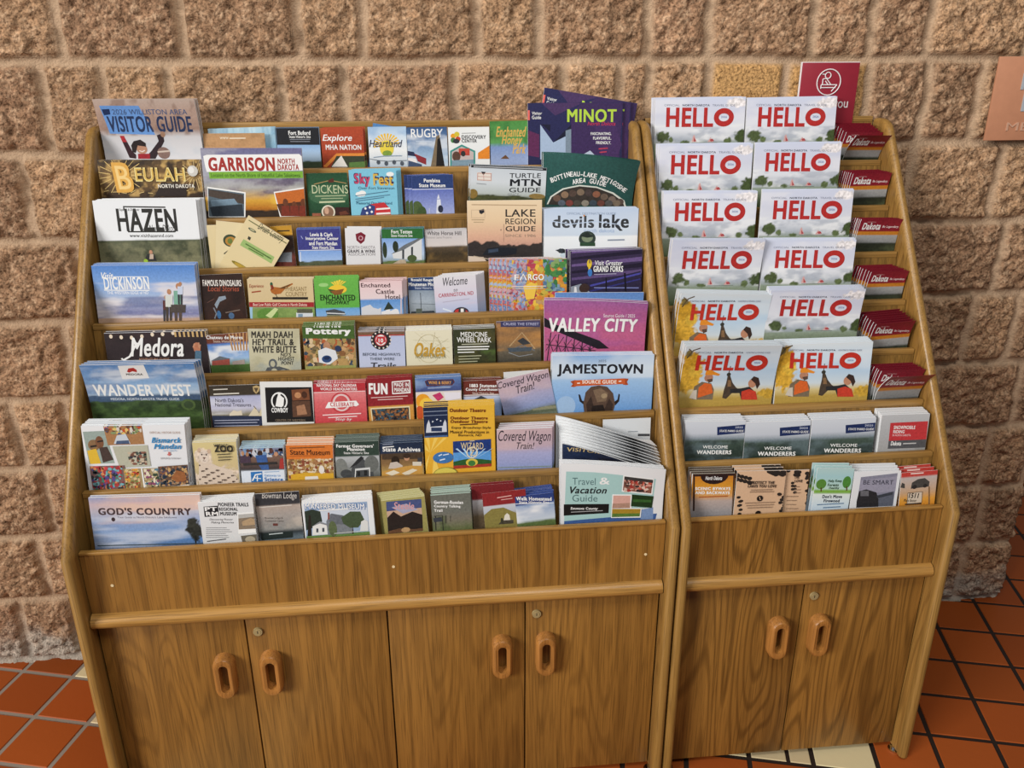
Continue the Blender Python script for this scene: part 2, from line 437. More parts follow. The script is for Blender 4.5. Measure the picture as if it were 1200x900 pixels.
def build_rack(name, x0, x1, doors, label, group):
    root = empty(name, (x0, KNEE_Y, 0), label, 'display rack', group)
    T = 0.024
    def put(o):                         # parts are modelled in world coordinates
        o.parent = root; o.matrix_parent_inverse = Matrix.Translation((-x0, -KNEE_Y, 0)); return o
    xi0, xi1 = x0 + T, x1 - T
    for (a, b) in ((x0, xi0), (xi1, x1)):
        # side panel with a solid bullnose edge running up the front, over the knee and the rounded top
        ft = 0.011
        s0 = KNEE_Y + ft
        prof = [(-0.004, -0.004), (-0.004, 1.474), (-0.058, 1.468), (s0, KNEE_Z - 0.006), (s0, -0.004)]
        m = MB(); m.prism(prof, 'x', a + 0.002, b - 0.002)
        side = put(m.build('side_panel', M_SIDE))
        path = [(KNEE_Y + ft, -0.006), (KNEE_Y + ft, KNEE_Z - 0.006), (-0.066, 1.458), (-0.058, 1.467), (-0.046, 1.4735), (-0.03, 1.476), (-0.005, 1.476)]
        th = [(math.cos(t), math.sin(t)) for t in [math.pi * i / 8 for i in range(9)]]
        cx = (a + b) / 2; hw = (b - a) / 2 - 0.0006
        pr = [(cx + hw * c, 0.0005 + 0.0115 * s ** 0.75) for c, s in th] + [(cx - hw, -0.006), (cx + hw, -0.006)]
        m = MB(); m.sweep(path, pr)
        e = m.build('edge_trim', M_SOLID_Z, smooth=True); e.parent = side
        for yy in (KNEE_Y + 0.035, -0.05):
            gx = cx + (0.009 if a == x0 else -0.009)
            g = MB(); g.tube((gx, yy, -0.0122), (gx, yy, -0.007), 0.0135, 0.0145, 20); g.tube((gx, yy, -0.007), (gx, yy, -0.002), 0.006, 0.006, 12)
            put(g.build('glide', M_CHROME, smooth=True))
    for k in range(-1, 7):
        m = MB(); board(m, xi0, xi1, k, 0.235 if k < 6 else 0.24, 0.011)
        bo = put(m.build('tier_board', M_BOARD_SHADED))
        y, z = tier_y(k), tier_z(k)
        n = MB(); n.prism([(y - 0.0025, z - 0.0125), (y - 0.0025, z + 0.001), (y + 0.012, z + 0.001), (y + 0.012, z - 0.0125)], 'x', xi0, xi1)
        ed = n.build('edging', M_EDGE, bevel=0.002); ed.parent = bo
    for k in range(0, 8):
        z = tier_z(k) - POCKET * CA - 0.004
        dy = POCKET * SA
        m = MB(); m.box(xi0, xi1, tier_y(k) - dy + 0.0115, tier_y(k - 1) - dy - 0.011, z - 0.008, z)
        put(m.build('pocket_floor', M_PANEL))
    fy = -0.547
    m = MB(); m.box(xi0, xi1, fy - 0.0090, fy - 0.0015, 0.535, 0.688)
    fas = put(m.build('fascia_panel', M_PANEL if doors == 4 else M_PANEL2))
    m = MB(); m.box(xi0, xi1, fy - 0.0115, fy + 0.001, 0.685, 0.692)
    ed = m.build('edging', M_SOLID_X, bevel=0.002); ed.parent = fas
    if doors == 4:
        for (x, z) in ((-0.845, 0.61), (-0.265, 0.616), (0.285, 0.61)):
            d = MB(); d.tube((x, fy - 0.0098, z), (x, fy - 0.006, z), 0.0032, 0.0032, 10)
            pl = d.build('filled_screw_hole', M_PALE); pl.parent = fas
    # half-round rail under the fascia
    r = MB(); pts = [(fy + 0.004, 0.505)]
    pts = [(fy + 0.01, 0.508)] + [(fy - 0.006 - 0.021 * math.sin(t), 0.5255 - 0.0175 * math.cos(t)) for t in [math.pi * i / 12 for i in range(13)]] + [(fy + 0.01, 0.543)]
    r.prism(pts, 'x', xi0 + 0.0005, xi1 - 0.0005)
    put(r.build('rail', M_SOLID_X, smooth=True))
    # carcass behind the doors
    m = MB(); m.box(xi0, xi1, -0.5, -0.01, 0.012, 0.03)
    put(m.build('cabinet_bottom', M_DARK))
    m = MB(); m.box(xi0, xi1, -0.012, -0.005, 0.012, 1.20)
    put(m.build('back_panel', M_DARK))
    gap = 0.0025; w = (xi1 - xi0) / doors
    for i in range(doors):
        a, b = xi0 + i * w + gap * 0.6, xi0 + (i + 1) * w - gap * 0.6
        m = MB(); m.box(a, b, fy, fy + 0.018, 0.004, 0.513)
        dr = put(m.build('door', M_PANEL2 if doors == 2 else M_PANEL, bevel=0.0012))
        left = i % 2 == 0
        hx = (b - 0.052) if left else (a + 0.045); hz = 0.362
        h = handle(hx, fy, hz); h.parent = dr
        if not left:
            q = MB(); q.tube((a + 0.024, fy - 0.004, 0.466), (a + 0.024, fy + 0.002, 0.466), 0.0098, 0.0105, 24)
            q.tube((a + 0.024, fy - 0.0048, 0.466), (a + 0.024, fy - 0.003, 0.466), 0.0068, 0.0068, 24)
            lk = q.build('lock', M_BRASS, smooth=True); lk.parent = dr
            s = MB(); s.box(a + 0.0232, a + 0.0248, fy - 0.0051, fy - 0.003, 0.4625, 0.4695)
            ks = s.build('keyhole', M_SLOT); ks.parent = dr
    return root

def stadium(w, h, n=10):
    r = w / 2; o = []
    for i in range(n + 1): t = math.pi * i / n; o.append((r * math.cos(t), h / 2 - r + r * math.sin(t)))
    for i in range(n + 1): t = math.pi + math.pi * i / n; o.append((r * math.cos(t), -h / 2 + r + r * math.sin(t)))
    return o
def handle(x, y, z):
    """oval wooden loop pull standing proud of the door"""
    out = stadium(0.046, 0.108); inn = stadium(0.0195, 0.072)
    n = len(out); v = []; f = []
    rings = [(out, 0.0, 0.0), (out, -0.020, 0.0), (out, -0.026, 0.0045), (None, -0.027, 0.010), (inn, -0.025, 0.0), (inn, -0.0005, 0.0)]
    for (pp, dy, ins) in rings:
        for i in range(n):
            if pp is None: px, pz = (out[i][0] * 0.5 + inn[i][0] * 0.5, out[i][1] * 0.5 + inn[i][1] * 0.5)
            else:
                px, pz = pp[i]
                if ins: L = math.hypot(px, pz); px -= (out[i][0] - inn[i][0]) * ins / 0.0145; pz -= (out[i][1] - inn[i][1]) * ins / 0.021
            v.append((x + px, y + dy, z + pz))
    for r in range(len(rings) - 1):
        for i in range(n):
            j = (i + 1) % n
            f.append((r * n + i, r * n + j, (r + 1) * n + j, (r + 1) * n + i))
    m = MB(); m.v = v; m.f = f
    return m.build('handle', M_HANDLE, smooth=True)

build_rack('brochure_rack', -0.922, 0.3495, 4, 'wide oak brochure rack with four cupboard doors, on the left', 'oak brochure racks')
build_rack('brochure_rack', 0.3515, 0.983, 2, 'narrow oak brochure rack with two cupboard doors, on the right', 'oak brochure racks')

# ------------------------------------------------------------------ printed pieces
def text_mesh(txt, bold=0.0, shear=0.0):
    key = (txt, bold, shear)
    if key in TEXTS: return TEXTS[key]
    cu = bpy.data.curves.new('t', 'FONT'); cu.body = txt; cu.space_character = 1 + 3.0 * bold; cu.shear = shear; cu.resolution_u = 3; cu.fill_mode = 'FRONT'
    ob = bpy.data.objects.new('t', cu)
    me = bpy.data.meshes.new_from_object(ob)
    v = np.empty(len(me.vertices) * 3); me.vertices.foreach_get('co', v); v = v.reshape(-1, 3)[:, :2]
    f = [tuple(p.vertices) for p in me.polygons]
    bpy.data.objects.remove(ob); bpy.data.curves.remove(cu); bpy.data.meshes.remove(me)
    if not bold: v = np.concatenate([v, np.zeros((len(v), 1))], 1)
    if bold:       # heavier weight: the glyphs struck again a hair to each side
        V = []; F = []
        for i, (sx, sy) in enumerate(((-1, -.6), (1, -.6), (-1, .6), (1, .6))):
            V.append(np.concatenate([v + np.array([sx * bold, sy * bold]), np.full((len(v), 1), i * 0.3)], 1)); F += [tuple(j + i * len(v) for j in q) for q in f]
        v, f = np.concatenate(V), F
    TEXTS[key] = (v, f); return v, f
TEXTS = {}

def art_geometry(ops, e):
    """turn one printed design into vertices (a, b, layer), faces and colours; lengths in metres"""
    W, H = e['w'] * 1e-4, e['h'] * 1e-4
    rs = random.Random(e['h'] + e['w'])
    seed = e['w'] % 97
    # picture ground: a grid coloured point by point
    b0 = POCKET - 0.018
    nx = max(2, int(W / 0.0022)); nb = max(2, int((H - b0) / 0.0022))
    bs = np.concatenate([[0.0], np.linspace(b0, H, nb + 1)]); as_ = np.linspace(-W / 2, W / 2, nx + 1)
    A, Bv = np.meshgrid(as_, bs)
    col = np.ones(A.shape + (3,)) * 0.8
    L3 = lambda c: np.array(lin(c)[:3])
    for o in ops:
        k = o[0]
        if k == 'g':
            st = sorted(((s[0] * 1e-4, L3(s[1])) for s in o[1:]), key=lambda q: q[0])
            xp = [s[0] for s in st]
            col = np.stack([np.interp(Bv, xp, [s[1][c] for s in st]) for c in range(3)], -1)
        elif k == 'n':
            hi, lo = o[1] * 1e-4, o[2] * 1e-4
            n = fbm(A * o[5] + 3.1, Bv * o[6] + 1.7, seed + o[1] % 50, 4)
            m = np.clip((n - 0.46) * 5, 0, 1) * o[4]
            m = m * np.clip((hi - Bv) / 0.004 + 0.5, 0, 1) * np.clip((Bv - lo) / 0.004 + 0.5, 0, 1)
            col = col * (1 - m[..., None]) + L3(o[3]) * m[..., None]
        elif k == 'h':
            edge = o[1] * 1e-4 + (fbm(A * 40, A * 0 + 2.2, seed + 7, 3) - 0.5) * o[2] * 2e-4
            m = np.clip((edge - Bv) / 0.0015 + 0.5, 0, 1)[..., None]
            n = fbm(A * 70, Bv * 120, seed + 9, 3)[..., None]
            col = col * (1 - m) + (L3(o[3]) * n + L3(o[4]) * (1 - n)) * m
        elif k == 'd':
            q = ((A - o[1] * 1e-4) / (o[3] * 1e-4)) ** 2 + ((Bv - o[2] * 1e-4) / (o[4] * 1e-4)) ** 2
            n = fbm(A * 130, Bv * 130, seed + 11 + o[1] % 13, 3)
            m = np.clip((1.0 - q + (n - 0.5) * 1.6) * 3, 0, 1)[..., None]
            n2 = fbm(A * 260, Bv * 260, seed + 3, 2)[..., None]
            col = col * (1 - m) + L3(o[5]) * (0.55 + 0.9 * n2) * m
    gv = np.stack([A, Bv, np.zeros_like(A)], -1).reshape(-1, 3)
    gc = np.concatenate([col.reshape(-1, 3), np.ones((A.size, 1))], -1)
    idx = np.arange(A.size).reshape(A.shape)
    gf = np.stack([idx[:-1, :-1], idx[:-1, 1:], idx[1:, 1:], idx[1:, :-1]], -1).reshape(-1, 4)
    Vs = [gv]; Cs = [gc]; Fs = [tuple(q) for q in gf.tolist()]
    cnt = [len(gv)]; layer = [0]
    eps = 4e-4
    def clampa(p): return (min(max(p[0], -W / 2 + eps), W / 2 - eps), min(max(p[1], 0.001), H - eps))
    def add(pts, faces, c, newlayer=True):
        if newlayer: layer[0] += 1
        p = np.array([clampa(q) + (layer[0] + (q[2] if len(q) > 2 else 0.0),) for q in pts], float)
        Vs.append(p); Cs.append(np.tile(np.array(lin(c)), (len(p), 1)))
        Fs.extend(tuple(i + cnt[0] for i in q) for q in faces); cnt[0] += len(p)
    def stroke(pts, w, c):
        out = []
        P = [Vector(p) for p in pts]; n = len(P)
        for i in range(n):
            d = (P[min(n - 1, i + 1)] - P[max(0, i - 1)])
            d = d.normalized() if d.length > 1e-9 else Vector((1, 0))
            q = Vector((-d.y, d.x)) * w / 2
            out += [tuple(P[i] + q), tuple(P[i] - q)]
        add(out, [(2 * i, 2 * i + 1, 2 * i + 3, 2 * i + 2) for i in range(n - 1)], c)
    def ell(x0, y0, x1, y1, n=20): return [((x0 + x1) / 2 + (x1 - x0) / 2 * math.cos(2 * math.pi * i / n), (y0 + y1) / 2 + (y1 - y0) / 2 * math.sin(2 * math.pi * i / n)) for i in range(n)]
    S = 1e-4
    for o in ops:
        k = o[0]
        if k == 'p':
            q = [(o[1][i] * S, o[1][i + 1] * S) for i in range(0, len(o[1]), 2)]
            add(q, tri_poly(q), o[2])
        elif k == 'e':
            q = ell(o[1] * S, o[2] * S, o[3] * S, o[4] * S); add(q, [tuple(range(len(q)))], o[5])
        elif k == 'o':
            x0, y0, x1, y1 = (v * S for v in o[1:5]); w = o[5] * S
            x0, x1 = min(x0, x1), max(x0, x1); y0, y1 = min(y0, y1), max(y0, y1)
            q = ell(x0, y0, x1, y1, 28) + ell(x0 + w, y0 + w, x1 - w, y1 - w, 28)
            add(q, [(i, (i + 1) % 28, 28 + (i + 1) % 28, 28 + i) for i in range(28)], o[6])
        elif k == 'f':
            x0, y0, x1, y1 = (v * S for v in o[1:5]); w = max(o[5] * S, 0.0004)
            x0, x1 = min(x0, x1), max(x0, x1); y0, y1 = min(y0, y1), max(y0, y1)
            q = [(x0, y0), (x1, y0), (x1, y1), (x0, y1), (x0 + w, y0 + w), (x1 - w, y0 + w), (x1 - w, y1 - w), (x0 + w, y1 - w)]
            add(q, [(i, (i + 1) % 4, 4 + (i + 1) % 4, 4 + i) for i in range(4)], o[6])
        elif k == 'l':
            stroke([(o[1][i] * S, o[1][i + 1] * S) for i in range(0, len(o[1]), 2)], max(o[2] * S, 0.0005), o[3])
        elif k == 't':
            hh = o[6] * S; v, f = text_mesh(o[1], round(o[8] * (0.3 if hh < 0.0034 else 0.55 if hh < 0.006 else 0.8), 4), o[9])
            p0 = np.array([o[2], o[3]]) * S; p1 = np.array([o[4], o[5]]) * S
            lo, hi = v.min(0), v.max(0)
            u = (v - lo) / np.maximum(hi - lo, 1e-6)
            if len(f): add([tuple(p0 + (p1 - p0) * q[0] + np.array([0, (q[1] - 0.5) * hh])) + (w_,) for q, w_ in zip(u, v[:, 2])], f, o[7])
        elif k == 'u':
            v, f = text_mesh(o[1], o[8], o[9])
            p0 = np.array([o[2], o[3]]) * S; p1 = np.array([o[4], o[5]]) * S
            lo, hi = v.min(0), v.max(0); d = p1 - p0; ln = np.hypot(*d); d = d / ln; nn = np.array([-d[1], d[0]])
            sx = ln / (hi[0] - lo[0]); sy = o[6] * S / (hi[1] - lo[1])
            add([tuple(p0 + d * (q[0] - lo[0]) * sx + nn * (q[1] - lo[1]) * sy) + (q[2],) for q in v], f, o[7])
        elif k == 'a':
            pts = [np.array((o[2][i] * S, o[2][i + 1] * S)) for i in range(0, len(o[2]), 2)]
            sl = [np.hypot(*(b - a)) for a, b in zip(pts[:-1], pts[1:])]; tot = sum(sl); n = len(o[1])
            def at(s):
                for a, b, l in zip(pts[:-1], pts[1:], sl):
                    if s <= l: return a + (b - a) * s / l, (b - a) / l
                    s -= l
                return pts[-1], (pts[-1] - pts[-2]) / sl[-1]
            layer[0] += 1
            for i, ch in enumerate(o[1]):
                if ch == ' ': continue
                c, d = at(tot * (i + 0.5) / n); nn = np.array([-d[1], d[0]])
                v, f = text_mesh(ch, o[5], 0.0); lo, hi = v.min(0), v.max(0)
                s = o[3] * S / 0.72; mid = (lo[0] + hi[0]) / 2
                sx = min(s, 0.92 * tot / n / max(hi[0] - lo[0], 1e-3))
                add([tuple(c + d * (q[0] - mid) * sx + nn * (q[1] - 0.36) * s) + (q[2],) for q in v], f, o[4], False)
        elif k == 'm':
            x0, y0, x1, y1 = (v * S for v in o[1:5]); x0, x1 = min(x0, x1), max(x0, x1); y0, y1 = min(y0, y1), max(y0, y1)
            cell = max(o[6] * S, 0.0016)
            for rep in range(2):
                for c in o[5]:
                    layer[0] += 1
                    n = max(2, int((x1 - x0) * (y1 - y0) / cell ** 2 / len(o[5]) * 1.1))
                    for i in range(n):
                        cx, cy = rs.uniform(x0, x1), rs.uniform(y0, y1); r = cell * rs.uniform(0.35, 0.75); ph = rs.random() * 6.28; st = rs.uniform(0.6, 1.4)
                        q = [(min(max(cx + r * st * math.cos(ph + j * 1.2566), x0), x1), min(max(cy + r / st * math.sin(ph + j * 1.2566), y0), y1)) for j in range(5)]
                        add(q, [(0, 1, 2, 3, 4)], c, False)
    V, C = np.concatenate(Vs), np.concatenate(Cs)
    if e['wp']: V, Fs, C = split_long(V, Fs, C, len(gf))
    return V, Fs, C, W, H

def split_long(V, F, C, keep, lim=0.007):
    """cut the printed shapes of a limp booklet fine enough to follow its bend"""
    V = V.tolist(); C = C.tolist(); out = list(F[:keep]); mid = {}
    st = []
    for q in F[keep:]:
        for i in range(1, len(q) - 1): st.append((q[0], q[i], q[i + 1]))
    while st:
        t = st.pop(); best = 0; bi = 0
        for i in range(3):
            a, b = V[t[i]], V[t[(i + 1) % 3]]; d = (a[0] - b[0]) ** 2 + (a[1] - b[1]) ** 2
            if d > best: best, bi = d, i
        if best < lim * lim: out.append(t); continue
        a, b, c = t[bi], t[(bi + 1) % 3], t[(bi + 2) % 3]; key = (min(a, b), max(a, b))
        if key not in mid:
            mid[key] = len(V); V.append([(p + q) / 2 for p, q in zip(V[a], V[b])]); C.append(C[a])
        m = mid[key]; st += [(a, m, c), (m, b, c)]
    return np.array(V), out, np.array(C)

def tri_poly(q):
    if len(q) == 3: return [(0, 1, 2)]
    from mathutils.geometry import tessellate_polygon
    return [tuple(t) for t in tessellate_polygon([[Vector((p[0], p[1], 0)) for p in q]])] or [tuple(range(len(q)))]

def warp_points(V, W, H, wp):
    """a limp booklet: the far corner sags and folds forward above the pocket"""
    if not wp: return V
    drop, p, flop = wp; h0 = POCKET - 0.01
    u = np.clip(V[:, 0] / W + 0.5, 0, 1); vv = np.clip((V[:, 2] - h0) / (H - h0), 0, 1)
    a = np.power(u, p) if p > 0 else np.ones_like(u)
    V = V.copy(); V[:, 2] -= drop * a * vv; V[:, 1] -= flop * a * vv ** 2
    return V

def cover_mesh(e, geo):
    V, F, C, W, H = geo
    nl = V[:, 2].max()
    P = np.stack([V[:, 0], -V[:, 2] * 4e-5, V[:, 1]], -1)
    P = warp_points(P, W, H, e['wp'])
    me = bpy.data.meshes.new('cover'); me.from_pydata(P.tolist(), [], F); set_point_colors(me, C)
    me.materials.append(M_PRINT); return me

def pages_mesh(e, W, H):
    t = e['t'] * 1e-4; nx, nb = (24, 16) if e['wp'] else (1, 1)
    xs = np.linspace(-W / 2, W / 2, nx + 1); bs = np.concatenate([[0], np.linspace(POCKET - 0.01, H, nb + 1)]) if e['wp'] else np.array([0, H])
    v = []; col = []; f = []
    top = lin(e['e']); side = lin('#e4e5e6')
    def quad(p, c):
        b = len(v); v.extend(p); col.extend([c] * 4); f.append((b, b + 1, b + 2, b + 3))
    y0, y1 = 0.0002, t
    for i in range(nx):
        quad([(xs[i], y0, H), (xs[i + 1], y0, H), (xs[i + 1], y1, H), (xs[i], y1, H)], top)
        quad([(xs[i], y1, 0), (xs[i + 1], y1, 0), (xs[i + 1], y0, 0), (xs[i], y0, 0)], side)
    for j in range(len(bs) - 1):
        quad([(xs[0], y1, bs[j]), (xs[0], y0, bs[j]), (xs[0], y0, bs[j + 1]), (xs[0], y1, bs[j + 1])], side)
        quad([(xs[-1], y0, bs[j]), (xs[-1], y1, bs[j]), (xs[-1], y1, bs[j + 1]), (xs[-1], y0, bs[j + 1])], side)
        for i in range(nx):
            quad([(xs[i + 1], y1, bs[j]), (xs[i], y1, bs[j]), (xs[i], y1, bs[j + 1]), (xs[i + 1], y1, bs[j + 1])], side)
            if not e['wp']: quad([(xs[i], y0, bs[j]), (xs[i + 1], y0, bs[j]), (xs[i + 1], y0, bs[j + 1]), (xs[i], y0, bs[j + 1])], side)
    P = warp_points(np.array(v, float), W, H, e['wp'])
    me = bpy.data.meshes.new('pages'); me.from_pydata(P.tolist(), [], f); set_point_colors(me, col)
    me.materials.append(M_PAGES); return me

TIER = ['top tier', 'second tier', 'third tier', 'fourth tier', 'fifth tier', 'sixth tier', 'seventh tier', 'bottom tier']
def place(k, x, s, d, roll):
    """a piece standing in the pocket of tier k: x across, s up the board from the lip, d behind the lip"""
    loc = Vector((x, tier_y(k) + 0.013 + d + s * SA, tier_z(k) + s * CA))
    rot = (Matrix.Rotation(-LEAN, 3, 'X') @ Matrix.Rotation(-roll, 3, 'Y')).to_euler()
    return loc, rot

def build_printed(table):
    rng = random.Random(11); arts = []
    for (e, ops) in table:
        if ops and ops[0] == 'dup': geo = arts[len(arts) + ops[1]]
        else: geo = art_geometry(ops, e)
        arts.append(geo)
        W, H = geo[3], geo[4]
        cm = cover_mesh(e, geo); pm = pages_mesh(e, W, H)
        x, s, d = (q * 1e-4 for q in e['p'])
        loc, rot = place(e['k'], x, s, d, e['r'])
        group = e['sh'] if e['n'] > 1 else 'single pieces on the %s of the %s rack' % (TIER[e['k']], 'right' if e['u'] else 'left')
        root = empty(e['nm'], loc, e['lb'], e['ct'], group, rot)
        c = link('cover', cm, root); p = link('pages', pm, root)
        n = e['n']
        for i in range(1, n):
            q = i / (n - 1)
            j = (rng.uniform(-1, 1) * 0.0012, rng.uniform(-1, 1) * 0.0012)
            loc, rot = place(e['k'], x + e['dx'] * 1e-4 * q + j[0], s + e['ds'] * 1e-4 * q + max(0, j[1]), d + e['T'] * 1e-4 * q, e['r'] + rng.uniform(-1, 1) * 0.004)
            r = root.copy(); COL.objects.link(r); r.location = loc; r.rotation_euler = rot
            r['label'] = 'rear copy in the stack of ' + e['sh']
            for ch in (c, p):
                h = ch.copy(); COL.objects.link(h); h.parent = r

